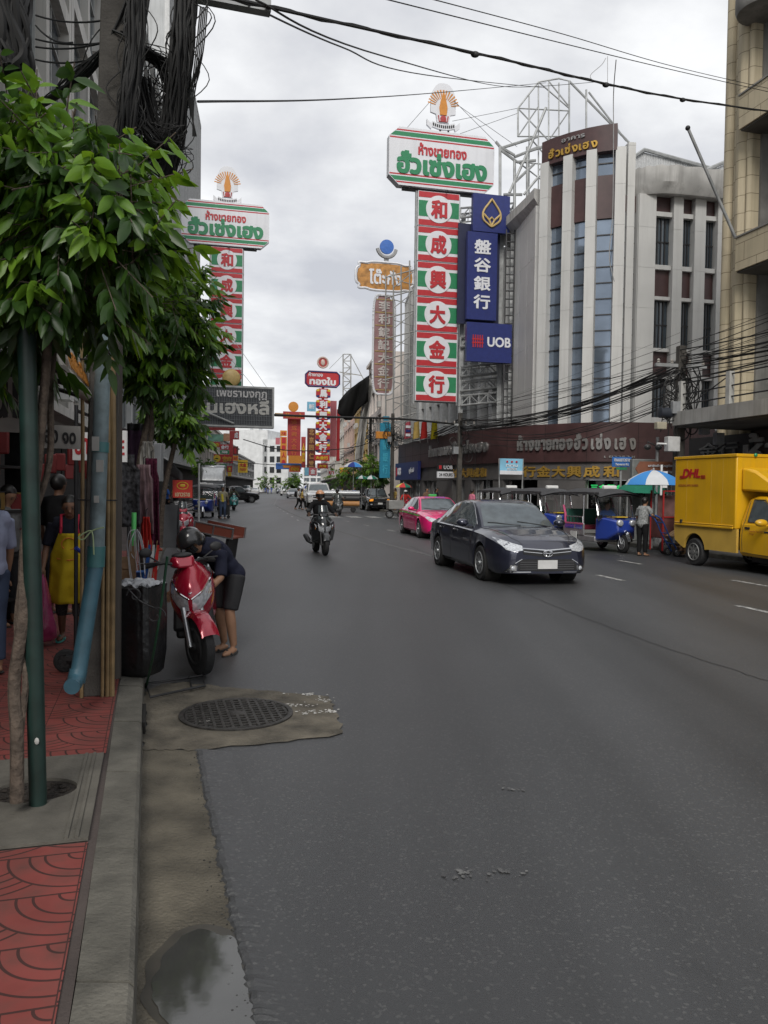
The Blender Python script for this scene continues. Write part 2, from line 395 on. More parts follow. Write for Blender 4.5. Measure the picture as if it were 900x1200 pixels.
# concrete tree pit panel with an oval hole of soil
pit = G(45, 930, KZ)
o4, d4, r4 = kframe(4.2)
pc = (pit - V((o4.x, o4.y, KZ))); pl = (pc.dot(r4) - .02, pc.dot(d4) + .02)
mb = MB(); ring = []; outer = []; nn = 40
for i in range(nn):
    a = 2 * PI * i / nn; ca, sa = math.cos(a), math.sin(a)
    ring.append((pl[0] + .21 * ca, pl[1] + .17 * sa))
    t = min(1 / max(abs(ca), 1e-6), 1 / max(abs(sa), 1e-6)); X0, X1, Y0, Y1 = -1.35, -.225, -.6, .6
    qx, qy = ca * t, sa * t
    outer.append((X0 + (qx + 1) / 2 * (X1 - X0), Y0 + (qy + 1) / 2 * (Y1 - Y0)))
def w4(p, z): q = V((o4.x, o4.y, 0)) + r4 * p[0] + d4 * p[1]; return (q.x, q.y, z)
mb.loft([[w4(p, KZ) for p in outer], [w4(p, KZ + .014) for p in outer], [w4(p, KZ + .014) for p in ring], [w4(p, KZ - .08) for p in ring]], True, False)
for gx in (-.32, -.275):
    mb.box(w4((gx, 0), KZ + .017), (.016, 1.18, .012), math.atan2(d4.y, d4.x) - PI / 2)
struct(mb.build('tree_pit_panel', CONC4, smooth=30))
mb = MB(); mb.poly([w4((p[0] * 1.0, p[1]), KZ - .003) for p in ring]); struct(mb.build('tree_pit_soil', SOIL))
mb = MB()
for _ in range(26):
    a = random.uniform(0, 2 * PI); r_ = random.uniform(.05, .19); c_ = w4((pl[0] + r_ * math.cos(a), pl[1] + r_ * .75 * math.sin(a)), KZ + .002)
    mb.ell(c_, (random.uniform(.008, .03), random.uniform(.008, .02), .008), n=6, m=4)
o = mb.build('soil_crumbs', SOIL); o['kind'] = 'stuff'
# gutter: old concrete strip, asphalt lip, puddle, cover patch
lipP = [(232, 880), (238, 915), (246, 955), (257, 1005), (266, 1050), (277, 1095), (288, 1145), (300, 1200), (312, 1260)]
lip = [G(*p) for p in lipP]; lips = smooth_poly(lip, 14)
rng = random.Random(3)
lips = [p + V((rng.uniform(-.006, .006), 0, 0)) for p in lips]
mb = MB(); mb.loft([[(kl(p.y) - .01, p.y, .004), (p.x, p.y, .004)] for p in lips] , closed=False, cap=False)
struct(mb.build('gutter', CONC2))
mb = MB()
rows = []
for p in lips:
    a = rng.uniform(-.012, .012); h = .016 + rng.uniform(-.005, .006)
    rows.append([(p.x - .012 + a, p.y, .003), (p.x + a * .6, p.y, h * .8), (p.x + .025, p.y, h), (p.x + .10 + a, p.y, .010), (p.x + .22, p.y, .001)])
mb.loft(rows, closed=False, cap=False); struct(mb.build('asphalt_edge', ASPH, smooth=0))
mb = MB()
for _ in range(110):
    i = rng.randrange(len(lips)); p = lips[i]; s_ = rng.uniform(.002, .006)
    mb.ell((p.x + rng.gauss(-.02, .025), p.y + rng.uniform(-.05, .05), .006 + s_ * .3), (s_, s_ * .8, s_ * .6), n=5, m=3)
o = mb.build('loose_chips', M('chip_dark', (.035, .035, .034), .9, var=.5, sc=60), smooth=0); o['kind'] = 'stuff'
pp = smooth_poly([G(*p) for p in [(213, 1100), (236, 1092), (262, 1098), (276, 1102), (286, 1140), (297, 1190), (312, 1260), (240, 1270), (196, 1260), (205, 1210), (183, 1185), (178, 1158), (195, 1118), (213, 1100)]], 8)[:-1]
pcx = sum(p.x for p in pp) / len(pp); pcy = sum(p.y for p in pp) / len(pp); mb = MB(); mb.poly([(min(pcx + (p.x - pcx) * (1.22 + .12 * noise.noise(p * 9)), p.x + .02 if p.x > pcx else 9), pcy + (p.y - pcy) * (1.12 + .14 * noise.noise(p * 7)), .0062) for p in pp]); struct(mb.build('damp_margin', M('damp_concrete', (.036, .032, .024), .35, var=.3, sc=9)))
mb = MB(); mb.poly([(p.x + .018 * noise.noise(p * 14), p.y + .02 * noise.noise(p * 11), .0085) for p in pp]); struct(mb.build('puddle', WATER))
patch = [G(*p) for p in [(168, 880), (232, 880), (400, 862), (398, 840), (385, 818), (330, 812), (262, 806), (215, 800), (192, 802), (170, 812), (168, 845)]]
patch2 = []
for a, b in zip(patch, patch[1:] + patch[:1]):
    for k in range(10):
        t = k / 10; q = a.lerp(b, t); patch2.append(q + V((rng.uniform(-.025, .025), rng.uniform(-.025, .025), 0)))
mb = MB(); mb.poly([(p.x, p.y, .008) for p in patch2]); struct(mb.build('concrete_patch', CONC3))
def flecks(mb, c, sx, sy, n, s, z):
    for _ in range(n):
        x, y, r_ = c.x + rng.gauss(0, .5) * sx, c.y + rng.gauss(0, .5) * sy, s * rng.uniform(.3, 1.3); mb.poly([(x + r_ * rng.uniform(.5, 1.4) * math.cos(k), y + r_ * rng.uniform(.5, 1.4) * math.sin(k), z + rng.uniform(0, .001)) for k in (0, 1, 2, 3, 4, 5)])
mb = MB()
WM = M('lime_splash', (.5, .49, .46), .8, var=.2)
for (px, py, a_, b_) in [(381, 823, .06, .03), (388, 835, .045, .025), (350, 828, .10, .02), (362, 836, .07, .02), (357, 815, .10, .014), (240, 846, .03, .015)]:
    c_ = G(px, py); flecks(mb, c_, a_ * 1.6, b_ * 3, 26, .012, .0125)
struct(mb.build('lime_stain', WM))
# manhole cover
mh = G(277, 838); mh.z = 0
IRON = M('cast_iron', (.055, .052, .048), .55, metal=.6, var=.4, sc=20, bump=.4)
t = thing('manhole_cover', 'round cast iron grid manhole cover in the concrete patch on the road', 'manhole cover', (mh.x, mh.y, .008))
rM = .43
mb = MB(); mb.lathe([(rM, 0), (rM, .012), (rM - .012, .014), (rM - .035, .014), (rM - .04, .008), (rM - .04, 0)], n=56, cap=False); mb.build('frame', IRON, t)
mb = MB(); mb.lathe([(.001, .003), (rM - .04, .003)], n=56, cap=False); mb.build('backing', M('drain_dark', (.012, .012, .012), .9), t)
mb = MB()
for ang in (R(17), R(107)):
    for i in range(-6, 7):
        d_ = i * .062; hl = math.sqrt(max(0, (rM - .045) ** 2 - d_ * d_)); M3 = Matrix.Rotation(ang, 3, 'Z')
        mb.box(M3 @ V((d_, 0, .0085 + (.0008 if ang > 1 else 0))), (.019, 2 * hl, .009), ang)
mb.ell((0, 0, .010), (.07, .05, .008), n=12, m=6); mb.build('grating', IRON, t, smooth=0)
# kerb inlet mouth under the kerb
ki = G(172, 850); mb = MB()
mb.box((ki.x - .06, ki.y, .05), (.10, .5, .08), math.atan2(d4.y, d4.x) - PI / 2); struct(mb.build('kerb_inlet', M('inlet_dark', (.01, .009, .008), .95)))
# lane markings
def dash(xf, y0, ln, wd, mb):
    mb.loft([[(xf(y) - wd / 2, y, .004), (xf(y) + wd / 2, y, .004)] for y in (y0, y0 + ln / 2, y0 + ln)], closed=False, cap=False)
mb = MB()
y = 11.3
while y < 150:
    dash(lambda q: kr(q) - 5.55, y, 1.0 if y < 50 else 1.6, .12, mb); y += 4.2 if y < 60 else 6
y = 14.9
while y < 40:
    dash(lambda q: kr(q) - 3.15, y, 1.0, .12, mb); y += 4.2
y = 36
while y < 150:
    dash(lambda q: kl(q) + 6.1, y, 1.4, .12, mb); y += 5
for i, yy in enumerate((46, 46.2, 46.4, 46.6, 47, 47.4)):
    x0 = -4.2 + i * 1.15; mb.loft([[(x0, yy, .005), (x0 + .7, yy - .1, .005)], [(x0 - .5, yy + 2.4, .005), (x0 + .2, yy + 2.3, .005)]], closed=False, cap=False)
struct(mb.build('lane_markings', PAINT))
mb = MB(); ln = smooth_poly([G(*p) for p in [(322, 592), (342, 602), (380, 617), (430, 632), (500, 650), (580, 668)]], 10)
mb.loft([[(p.x - .07, p.y, .005), (p.x + .07, p.y, .005)] for p in ln], closed=False, cap=False)
for c_ in [(600, 925), (548, 1024), (598, 1022), (540, 1027), (690, 725), (710, 729)]:
    flecks(mb, G(*c_), .09, .05, 12, .012, .0055)
struct(mb.build('worn_line', FAINT))
mb = MB()
for pts in ([(905, 800), (760, 752), (640, 706), (560, 672), (480, 640)],):
    ln = [p + V((rng.uniform(-.02, .02), rng.uniform(-.02, .02), 0)) for p in smooth_poly([G(*p) for p in pts], 16)]; mb.loft([[(p.x - .008, p.y - .004, .0042), (p.x + .008, p.y + .004, .0042)] for p in ln], closed=False, cap=False)
struct(mb.build('tar_seam', M('tar', (.042, .042, .043), .6)))
# ------------------------------------------------------------------ buildings
GLASS = M('window_glass', (.035, .05, .065), .05, var=.3, sc=.4, spec=.9)
SKYGL = M('tower_glass', (.22, .27, .34), .04, metal=.6, var=.3, sc=.5, spec=.9)
DGLASS = M('dark_glass', (.012, .014, .016), .12, var=.3, sc=1, spec=.5)
STEEL = M('galvanised_steel', (.33, .34, .34), .55, metal=.3, var=.25, sc=3, streak=.4)
DSTEEL = M('dark_steel', (.03, .03, .032), .5, metal=.4, var=.3, sc=5)
CLAD = M('grey_cladding', (.55, .55, .535), .55, var=.06, sc=.7, streak=.35, dirt=(.30, .295, .28))
MAROON = M('maroon_granite', (.062, .030, .030), .45, var=.2, sc=2, streak=.25)
STONE = M('grey_granite', (.105, .10, .098), .45, var=.2, sc=1.5, streak=.2)
GOLD = M('gilt_letter', (.55, .34, .07), .35, metal=.6, var=.15)
SILV = M('silver_letter', (.38, .37, .36), .35, metal=.7, var=.2)
WHITE = M('white_paint', (.72, .72, .71), .5, var=.05, sc=2)
VOID = M('interior_shade', (.012, .011, .010), .9, var=.4)  # near-black colour paints in the shade inside shop openings and cavities
def fr(A, B, z=0):
    """frame of a facade seen from outside: x runs from A (left) to B (right), y goes inward"""
    A, B = V((A[0], A[1], 0)), V((B[0], B[1], 0)); u = (B - A); ln = u.length; u.normalize(); n = V((u.y, -u.x, 0))
    T = Matrix(((u.x, -n.x, 0, A.x), (u.y, -n.y, 0, A.y), (0, 0, 1, z), (0, 0, 0, 1))); return T, ln, u, n
def path_len(pl): return sum((V(b) - V(a)).length for a, b in zip(pl, pl[1:]))
def at_path(pl, s):
    for a, b in zip(pl, pl[1:]):
        a, b = V(a), V(b); l = (b - a).length
        if s <= l or b == V(pl[-1]): return a + (b - a) * (s / l), (b - a).normalized()
        s -= l
def text_path(mb, clusters, pl, z, size, s0, s1, out=.06, d=.06, bold=.02):
    """clusters of letters set upright along a plan line from arc length s0 to s1"""
    W = []
    for c_ in clusters:
        vs, _, _ = glyphs(c_, bold); W.append((vs[:, 0].max() - vs[:, 0].min()) if len(vs) else .2)
    tot = sum(W) + .09 * (len(W) - 1); k = (s1 - s0) / tot; s = s0
    for c_, w_ in zip(clusters, W):
        vs, tr, bd = glyphs(c_, bold); p, u = at_path(pl, s + w_ * k / 2); n = V((u.y, -u.x, 0)); p = V((p.x, p.y, 0)) + n * out; x0 = vs[:, 0].min() + w_ / 2
        fr_ = [mb.V(p + u * float((q[0] - x0) * k) + V((0, 0, z + float(q[1]) * size)) + n * d) for q in vs]
        bk_ = [mb.V(p + u * float((q[0] - x0) * k) + V((0, 0, z + float(q[1]) * size))) for q in vs]
        for f in tr: mb.F([fr_[i] for i in f])
        for a, b in bd: mb.F((fr_[b], fr_[a], bk_[a], bk_[b]))
        s += (w_ + .09) * k
HSH = ['ฮั่', 'ว', 'เ', 'ซ่', 'ง', 'เ', 'ฮ', 'ง']
HANG = ['ห้', 'า', 'ง', 'ข', 'า', 'ย', 'ท', 'อ', 'ง']
gb = thing('corner_building', 'pale grey corner building with a curved pillared tower and maroon shop band', 'building', (9, 40, 0))
gb_o = V((9, 40, 0))
def gpart(mb, name, mat, smooth=30, bevel=0):
    o = mb.build(name, mat, gb, smooth, bevel); o.location = -gb_o; return o
pod = [(1.2, 56.), (3.9, 43.), (5.6, 38.75), (6.15, 38.), (8.5, 35.85), (9.2, 35.32), (9.9, 35.05), (10.7, 35.0), (12.6, 35.25), (14.6, 35.6)]
podc = [V((x, y, 0)) for x, y in smooth_poly([(a, b, 0) for a, b in pod[1:5]], 8)[0:0]] or [V((x, y, 0)) for x, y in pod]
def offs(pl, d):
    o = []
    for i, p in enumerate(pl):
        t_ = (pl[min(i + 1, len(pl) - 1)] - pl[max(i - 1, 0)]).normalized(); n = V((t_.y, -t_.x, 0)); o.append(p + n * d)
    return o
def band(mb, pl, z0, z1, out, thick):
    a = offs(pl, out); b = offs(pl, out - thick)
    mb.loft([[V((p.x, p.y, z0)), V((p.x, p.y, z1)), V((q.x, q.y, z1)), V((q.x, q.y, z0))] for p, q in zip(a, b)], True, True)
mb = MB(); band(mb, podc, 3.05, 4.78, .25, .6); gpart(mb, 'shop_band', MAROON)
mb = MB()
for s_ in [2.2 + i * 2.05 for i in range(15)]:      # granite joints
    p, u = at_path(podc, s_); n = V((u.y, -u.x, 0)); q = p + n * .245; mb.box((q.x, q.y, 3.9), (.02, .02, 1.72), math.atan2(u.y, u.x))
band(mb, podc, 3.88, 3.895, .254, .02); gpart(mb, 'band_joint', M('joint_dark', (.02, .012, .012), .8))
mb = MB(); band(mb, podc, 2.25, 3.05, .12, .4); gpart(mb, 'gold_sign_band', STONE)
# ground floor piers and dark shop fronts
mb = MB(); LP = path_len(podc); openings = [(2.0, 5.6), (6.4, 9.6), (12.9, 14.4), (15.2, 17.4), (18.2, 20.2), (22.6, 26.4), (27.3, 28.8)]
edges_ = [0] + [q for o_ in openings for q in o_] + [LP]
for a, b in zip(edges_[::2], edges_[1::2]):
    n_ = max(1, int((b - a) / .8)); pl = [at_path(podc, a + (b - a) * i / n_)[0] for i in range(n_ + 1)]; mb = MB(); band(mb, pl, 0, 2.25, .1, .5); gpart(mb, 'pier', STONE)
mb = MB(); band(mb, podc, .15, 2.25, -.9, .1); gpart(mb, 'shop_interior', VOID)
mb = MB(); rg = random.Random(5)
for a, b in openings:
    for k in range(int((b - a) / .3)):
        p, u = at_path(podc, a + .15 + k * .3); n = V((u.y, -u.x, 0)); q = p - n * .75
        for zz_ in (.5, 1.0, 1.45):
            if rg.random() < .6: mb.k = rg.randrange(3); mb.box((q.x, q.y, zz_), (.22, .1, rg.uniform(.1, .35)), math.atan2(u.y, u.x))
gpart(mb, 'window_display', [M('display_gold', (.25, .16, .05), .4), M('display_pale', (.2, .2, .19), .6), M('display_red', (.12, .015, .015), .6)])
for a, b in openings: mb = MB(); pl = [at_path(podc, a + (b - a) * i / 3)[0] for i in range(4)]; band(mb, pl, .2, 2.2, -.25, .03); gpart(mb, 'shop_glass', M('shop_glazing', (.01, .012, .012), .06, trans=.85, spec=.6))
for a, b in openings:
    for q in (a, (a + b) / 2, b): mb = MB(); p, u = at_path(podc, q); n = V((u.y, -u.x, 0)); r_ = p - n * .2; mb.box((r_.x, r_.y, 1.2), (.05, .08, 2.1), math.atan2(u.y, u.x)); gpart(mb, 'shop_frame', STEEL)
mb = MB(); text_path(mb, ['三', '合', '興', '金'], podc, 1.83, .26, 22.8, 24.3, out=-.2, bold=.03); gpart(mb, 'green_lit_characters', M('green_neon', (.02, .5, .12), .5, emit=.7))
mb = MB(); text_path(mb, HANG + HSH, podc, 3.62, .78, 19.2, 24.6, out=.26, d=.1, bold=.05); gpart(mb, 'silver_lettering', SILV)
mb = MB(); text_path(mb, HANG + HSH, podc, 3.65, .75, 8.6, 17.2, out=.26, d=.1, bold=.05); gpart(mb, 'silver_lettering', SILV)
mb = MB(); text_path(mb, list('行金大興成和'), podc, 2.42, .52, 19.4, 24.0, out=.13, d=.05, bold=.03); gpart(mb, 'gold_lettering', GOLD)
mb = MB(); text_path(mb, list('行金大興成和'), podc, 2.42, .5, 12.6, 16.8, out=.13, d=.05, bold=.03); gpart(mb, 'gold_lettering', GOLD)
mb = MB(); text_path(mb, ['เ', 'ย', 'า', 'ว', 'ร', 'า', 'ช'], podc, 3.22, .16, 23.4, 24.6, out=.26, d=.03, bold=.02); gpart(mb, 'silver_lettering', SILV)
# podium roof
mb = MB(); rp_ = offs(podc, .2); mb.prism([(p.x, p.y) for p in rp_] + [(16, 44), (6, 58)], (0, 0, 4.5), (1, 0, 0), (0, 1, 0), (0, 0, .1)); gpart(mb, 'podium_roof', STONE)
# upper body core
core = [(2.9, 57.2), (7.35, 41.2), (7.6, 39.4), (7.75, 37.95), (8.5, 37.05), (9.3, 36.45), (10.3, 36.05), (11., 36.2), (16.8, 37.5), (19, 46), (10, 60)]
mb = MB(); mb.prism(core, (0, 0, 4.6), (1, 0, 0), (0, 1, 0), (0, 0, 10.6)); gpart(mb, 'core_wall', M('core_grey', (.34, .34, .34), .7, streak=.3))
mb = MB(); mb.prism([(7.65, 37.7), (8.4, 36.85), (9.25, 36.25), (10.45, 35.9), (11.2, 38.), (9.2, 40)], (0, 0, 15), (1, 0, 0), (0, 1, 0), (0, 0, 1.9)); gpart(mb, 'tower_top', CLAD)
def pillar(x, y, ang, wd, dp, z0, z1, mat=CLAD, name='pillar', seg=1.78):
    mb = MB(); z = z0
    while z < z1 - .01:
        h = min(seg, z1 - z); mb.box((x, y, z + h / 2 - .006), (wd, dp, h - .012), ang); z += h
    mb.box((x, y, (z0 + z1) / 2), (wd - .02, dp - .02, z1 - z0 - .05), ang)
    return gpart(mb, name, mat)
tw = [(7.34, 37.3), (8.21, 36.45), (9.08, 35.85), (10.22, 35.5)]
ta = [math.atan2(b[1] - a[1], b[0] - a[0]) for a, b in zip(tw, tw[1:])]
pa = [ta[0], (ta[0] + ta[1]) / 2, (ta[1] + ta[2]) / 2, ta[2] + .15]
for (x, y), a in zip(tw, pa): pillar(x, y, a, .45, .42, 4.6, 16.9)
def bay(p0, p1, strata, inset=.14):
    T, ln, u, n = fr(p0, p1); ang = math.atan2(u.y, u.x); c_ = V(((p0[0] + p1[0]) / 2, (p0[1] + p1[1]) / 2, 0)) - n * inset
    for z0, z1, k in strata:
        zc = (z0 + z1) / 2
        if k == 'm': mb = MB(); mb.box((c_.x, c_.y, zc), (ln, .16, z1 - z0), ang); gpart(mb, 'maroon_panel', MAROON)
        elif k == 'w': mb = MB(); q = c_ + n * .1; mb.box((q.x, q.y, zc), (ln, .3, z1 - z0), ang); gpart(mb, 'spandrel', CLAD)
        else:
            mb = MB(); q = c_ - n * .05; mb.box((q.x, q.y, zc), (ln, .06, z1 - z0), ang); g = gpart(mb, 'window', SKYGL if k == 'g' else GLASS)
            mb = MB(); nz_ = max(1, round((z1 - z0) / (.69 if k == 'g' else 1.1))); q = c_ + n * .0
            for i in range(nz_ + 1): mb.box((q.x, q.y, z0 + (z1 - z0) * i / nz_), (ln, .06, .05), ang)
            if k == 'v':
                for i in (-1, 0, 1): r_ = q + u * i * (ln * .24); mb.box((r_.x, r_.y, zc), (.05, .06, z1 - z0), ang)
            mb.build('mullion', M('bronze_frame', (.05, .05, .052), .4, metal=.5), g)
tst = [(4.7, 13.9, 'g'), (13.9, 15.8, 'm'), (15.8, 16.9, 'g')]
for a, b in zip(tw, tw[1:]): bay(a, b, tst)
bay(tw[3], (11.2, 35.75), [(4.7, 14.2, 'g'), (14.2, 14.9, 'm')])
# curved name band on the tower
tb = [V((7.2, 37.45, 0)), V((7.6, 36.95, 0)), V((8.2, 36.4, 0)), V((8.9, 35.9, 0)), V((9.5, 35.6, 0)), V((10.05, 35.42, 0))]
mb = MB(); band(mb, tb, 16.75, 17.9, .12, .5); gpart(mb, 'name_band', MAROON)
mb = MB(); text_path(mb, HSH, tb, 16.98, .48, .45, 2.75, out=.14, d=.06, bold=.03); gpart(mb, 'gold_lettering', GOLD)
mb = MB(); text_path(mb, ['อ', 'า', 'ค', 'า', 'ร'], tb, 17.53, .26, 1.1, 2.2, out=.14, d=.04, bold=.02); gpart(mb, 'silver_lettering', SILV)
pillar(10.72, 35.85, .1, .34, .6, 4.6, 17.2)
# right wing
wg = [(11.47, .92), (12.95, .52), (14.02, .6), (15.1, .5), (16.4, .5)]
def wy(x): return 35.6 + (x - 10.7) * .2034
for x, wd in wg: pillar(x, wy(x), .2, wd * .9, .4, 4.6, 14.95)
wst = [(4.7, 5.1, 'w'), (5.1, 6.85, 'v'), (6.85, 7.0, 'w'), (7.0, 8.05, 'm'), (8.05, 8.2, 'w'), (8.2, 10.35, 'v'), (10.35, 10.5, 'w'), (10.5, 11.7, 'm'), (11.7, 11.9, 'w'), (11.9, 14.05, 'v'), (14.05, 14.25, 'w'), (14.25, 14.95, 'm')]
for (x0, w0), (x1, w1) in zip(wg, wg[1:]): bay((x0 + w0 / 2, wy(x0 + w0 / 2)), (x1 - w1 / 2, wy(x1 - w1 / 2)), wst)
bay((11.05, wy(11.05)), (11.1, wy(11.1)), [(4.7, 14.9, 'w')])
RC = M('weathered_parapet', (.46, .455, .44), .8, var=.2, sc=1.2, streak=.55, dirt=(.14, .135, .125))
par = smooth_poly([(10.75, 35.95, 0), (11.3, 35.35, 0), (12.4, 35.15, 0), (14.5, 35.55, 0), (17.2, 36.1, 0)], 6)
mb = MB(); a = offs(par, 0)
mb.loft([[(p.x, p.y, 15.35), (p.x, p.y, 16.05 + .04 * math.sin(i * 2.1)), (p.x - .1, p.y + .5, 16.05), (p.x - .1, p.y + 1.4, 15.0), (p.x, p.y + .25, 14.92)] for i, p in enumerate(a)]); gpart(mb, 'parapet', RC)
for x in (12.6, 15.0):
    mb = MB(); y_ = wy(x) - .45; mb.tube([(x - .35, y_ + .3, 16.1), (x + .15, y_ - .1, 15.55), (x - .1, y_ + .1, 15.5)], .05, 6); gpart(mb, 'drain_spout', RC)
# rounded corner cladding and the street facade behind the sign frames
cw = [V((6.75, 42.0, 0)), V((6.95, 40.7, 0)), V((7.1, 39.3, 0)), V((7.22, 37.9, 0))]
for a, b in zip(cw, cw[1:]):
    mid = (a + b) / 2; an = math.atan2(b.y - a.y, b.x - a.x); pillar(mid.x, mid.y, an, (b - a).length - .03, .5, 4.6, 15.2, seg=2.05)
mb = MB(); ps = [V((6.2, 43.8, 0)), V((6.45, 42.2, 0)), V((6.75, 40.6, 0)), V((7.0, 39.3, 0)), V((7.2, 38.0, 0))]
mb.loft([[(p.x, p.y, 15.1), (p.x - .35, p.y - .25, 15.5), (p.x - .35, p.y - .25, 15.95), (p.x + 1.2, p.y + .5, 15.95), (p.x + 1.2, p.y + .5, 15.1)] for p in ps]); gpart(mb, 'parapet', RC)
n_ = 9
for i in range(n_ + 1):
    t_ = i / n_; x, y = 6.55 + (2.6 - 6.55) * t_, 42.9 + (57 - 42.9) * t_; pillar(x, y, math.atan2(-3.95, 14.1) * -1 - PI / 2 if 0 else math.atan2(14.1, -3.95), .5, .6, 4.6, 14.6, M('pale_fin', (.56, .57, .57), .6, streak=.4), seg=2.5)
    if i < n_:
        t2 = (i + 1) / n_; bay((x, y)[::1] if 0 else (6.55 - 3.95 * t2, 42.9 + 14.1 * t2), (x, y), [(4.7, 5.4, 'w'), (5.4, 7.4, 'd'), (7.4, 8.6, 'w'), (8.6, 10.8, 'd'), (10.8, 12., 'w'), (12., 14., 'd'), (14., 14.6, 'w')])
# ---- beige building on the right edge
BEIGE = M('cream_render', (.50, .43, .30), .75, var=.1, sc=.8, streak=.5, dirt=(.19, .165, .12))
def coursed(m):
    nt = m.node_tree; N = nt.nodes; L = nt.links; b = N['Principled BSDF']; src = b.inputs['Base Color'].links[0].from_socket
    tc = N.new('ShaderNodeTexCoord'); sp = N.new('ShaderNodeSeparateXYZ'); L.new(tc.outputs['Object'], sp.inputs[0])
    cb = N.new('ShaderNodeCombineXYZ'); L.new(sp.outputs[0], cb.inputs[0]); L.new(sp.outputs[2], cb.inputs[1])
    br = N.new('ShaderNodeTexBrick'); br.inputs['Scale'].default_value = 1; br.inputs['Brick Width'].default_value = 1.1; br.inputs['Row Height'].default_value = .55; br.inputs['Mortar Size'].default_value = .012; br.inputs['Mortar Smooth'].default_value = .3
    br.inputs['Color1'].default_value = (1, 1, 1, 1); br.inputs['Color2'].default_value = (.92, .92, .9, 1); br.inputs['Mortar'].default_value = (.35, .33, .3, 1)
    L.new(cb.outputs[0], br.inputs['Vector']); mu = N.new('ShaderNodeMix'); mu.data_type = 'RGBA'; mu.blend_type = 'MULTIPLY'; mu.inputs[0].default_value = 1
    L.new(src, mu.inputs[6]); L.new(br.outputs[0], mu.inputs[7]); L.new(mu.outputs[2], b.inputs['Base Color'])
coursed(BEIGE)
bA, bB = (10.75, 25.9), (15.3, 7.5)
T, ln, u, n = fr(bA, bB)
bb = thing('cream_building', 'cream rendered building with deep balconies and tall dark windows on the right edge', 'building', (bA[0], bA[1], 0), math.atan2(u.y, u.x))
def bpart(mb, name, mat, smooth=30, bevel=0.): return mb.build(name, mat, bb, smooth, bevel)
GREY = M('stained_concrete', (.20, .195, .18), .85, var=.3, sc=1.5, streak=.6, dirt=(.06, .058, .052))
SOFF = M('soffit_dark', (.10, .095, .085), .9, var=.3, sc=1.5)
mb = MB(); mb.box((ln / 2 + .5, 5.4, 11), (ln - 1, 8, 22)); bpart(mb, 'wall', BEIGE)
mb = MB(); mb.box((0.62, .9, 11), (1.24, 1.5, 22)); bpart(mb, 'corner_pier', BEIGE)
for i, (x, r_) in enumerate([(.18, .2), (.55, .13), (.82, .24), (1.12, .12)]):
    mb = MB(); mb.cyl((x, .16, 0), (x, .16, 22), r_, n=12); bpart(mb, 'pilaster', BEIGE)
for z0 in (4.5, 8.55, 12.85, 17.0):
    z1 = z0 + (1.0 if z0 > 5 else .1)
    if z0 > 5:
        mb = MB(); mb.box((1.25 + (ln - 1.25) / 2, .36, (z0 + z1) / 2), (ln - 1.25, 1.5, z1 - z0)); bpart(mb, 'balcony', BEIGE)
        mb = MB(); mb.box((1.25 + (ln - 1.25) / 2, .36, z1 + .03), (ln - 1.2, 1.56, .05)); bpart(mb, 'coping', GREY)
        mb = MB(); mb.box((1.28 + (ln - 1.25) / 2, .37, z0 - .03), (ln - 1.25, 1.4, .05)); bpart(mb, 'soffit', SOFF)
    x = 1.7; zt = {4.5: 8.5, 8.55: 12.8, 12.85: 16.9, 17.: 21}[z0]
    mb = MB(); mb.box((1.28, .9, (z1 + zt) / 2), (.10, 1.0, zt - z1)); bpart(mb, 'reveal', GREY)
    while x < ln - 1:
        wx0, wx1, wz0, wz1 = x + .35, x + 2.2, z1 + .15, zt - .5
        mb = MB()
        for p_ in ((wx0, wz0, wx0 + .09, wz1), (wx1 - .09, wz0, wx1, wz1), (wx0, wz1 - .09, wx1, wz1), (wx0, wz0, wx1, wz0 + .09), ((wx0 + wx1) / 2 - .04, wz0, (wx0 + wx1) / 2 + .04, wz1), (wx0, wz0 + (wz1 - wz0) * .62, wx1, wz0 + (wz1 - wz0) * .62 + .08)):
            mb.box(((p_[0] + p_[2]) / 2, 1.33, (p_[1] + p_[3]) / 2), (p_[2] - p_[0], .1, p_[3] - p_[1]))
        for k in range(1, 6): mb.box((wx0 + (wx1 - wx0) * k / 6, 1.34, (wz0 + wz1) / 2), (.025, .05, wz1 - wz0))
        for k in range(1, 8): mb.box(((wx0 + wx1) / 2, 1.34, wz0 + (wz1 - wz0) * k / 8), (wx1 - wx0, .05, .025))
        f_ = bpart(mb, 'window', M('grey_sash', (.26, .27, .27), .6, var=.2))
        mb = MB(); mb.box(((wx0 + wx1) / 2, 1.37, (wz0 + wz1) / 2), (wx1 - wx0, .03, wz1 - wz0)); mb.build('pane', GLASS, f_)
        mb = MB(); mb.box((wx0 - .42, 1.2, (z1 + zt) / 2), (.28, .4, zt - z1)); bpart(mb, 'mullion_pier', GREY)
        x += 2.75
mb = MB(); mb.lathe([(.75, 0), (.8, .12), (.8, .5), (.7, .6)], (1.75, .0, 16.15), 28); bpart(mb, 'round_canopy', GREY)
mb = MB(); mb.box((ln / 2 + .6, -.75, 3.97), (ln - 1.2, 3.3, .41)); bpart(mb, 'street_canopy', M('canopy_concrete', (.30, .295, .28), .85, var=.2, sc=1.2, streak=.6, dirt=(.12, .115, .105)))
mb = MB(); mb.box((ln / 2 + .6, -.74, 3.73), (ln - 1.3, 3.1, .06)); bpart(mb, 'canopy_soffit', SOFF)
for x in np.arange(1.35, ln, 2.2): mb = MB(); mb.box((x, -2.2, 4.62), (.16, .16, .95)); bpart(mb, 'railing_post', M('pale_post', (.38, .38, .36), .7, streak=.4))
mb = MB()
for z in (4.4, 4.7, 5.02): mb.tube([(1.3, -2.2, z), (ln, -2.2, z)], .022, 6)
for x in np.arange(1.35, ln - 2.2, 4.4): mb.tube([(x, -2.2, 4.2), (x + 2.2, -2.2, 5.0)], .018, 5)
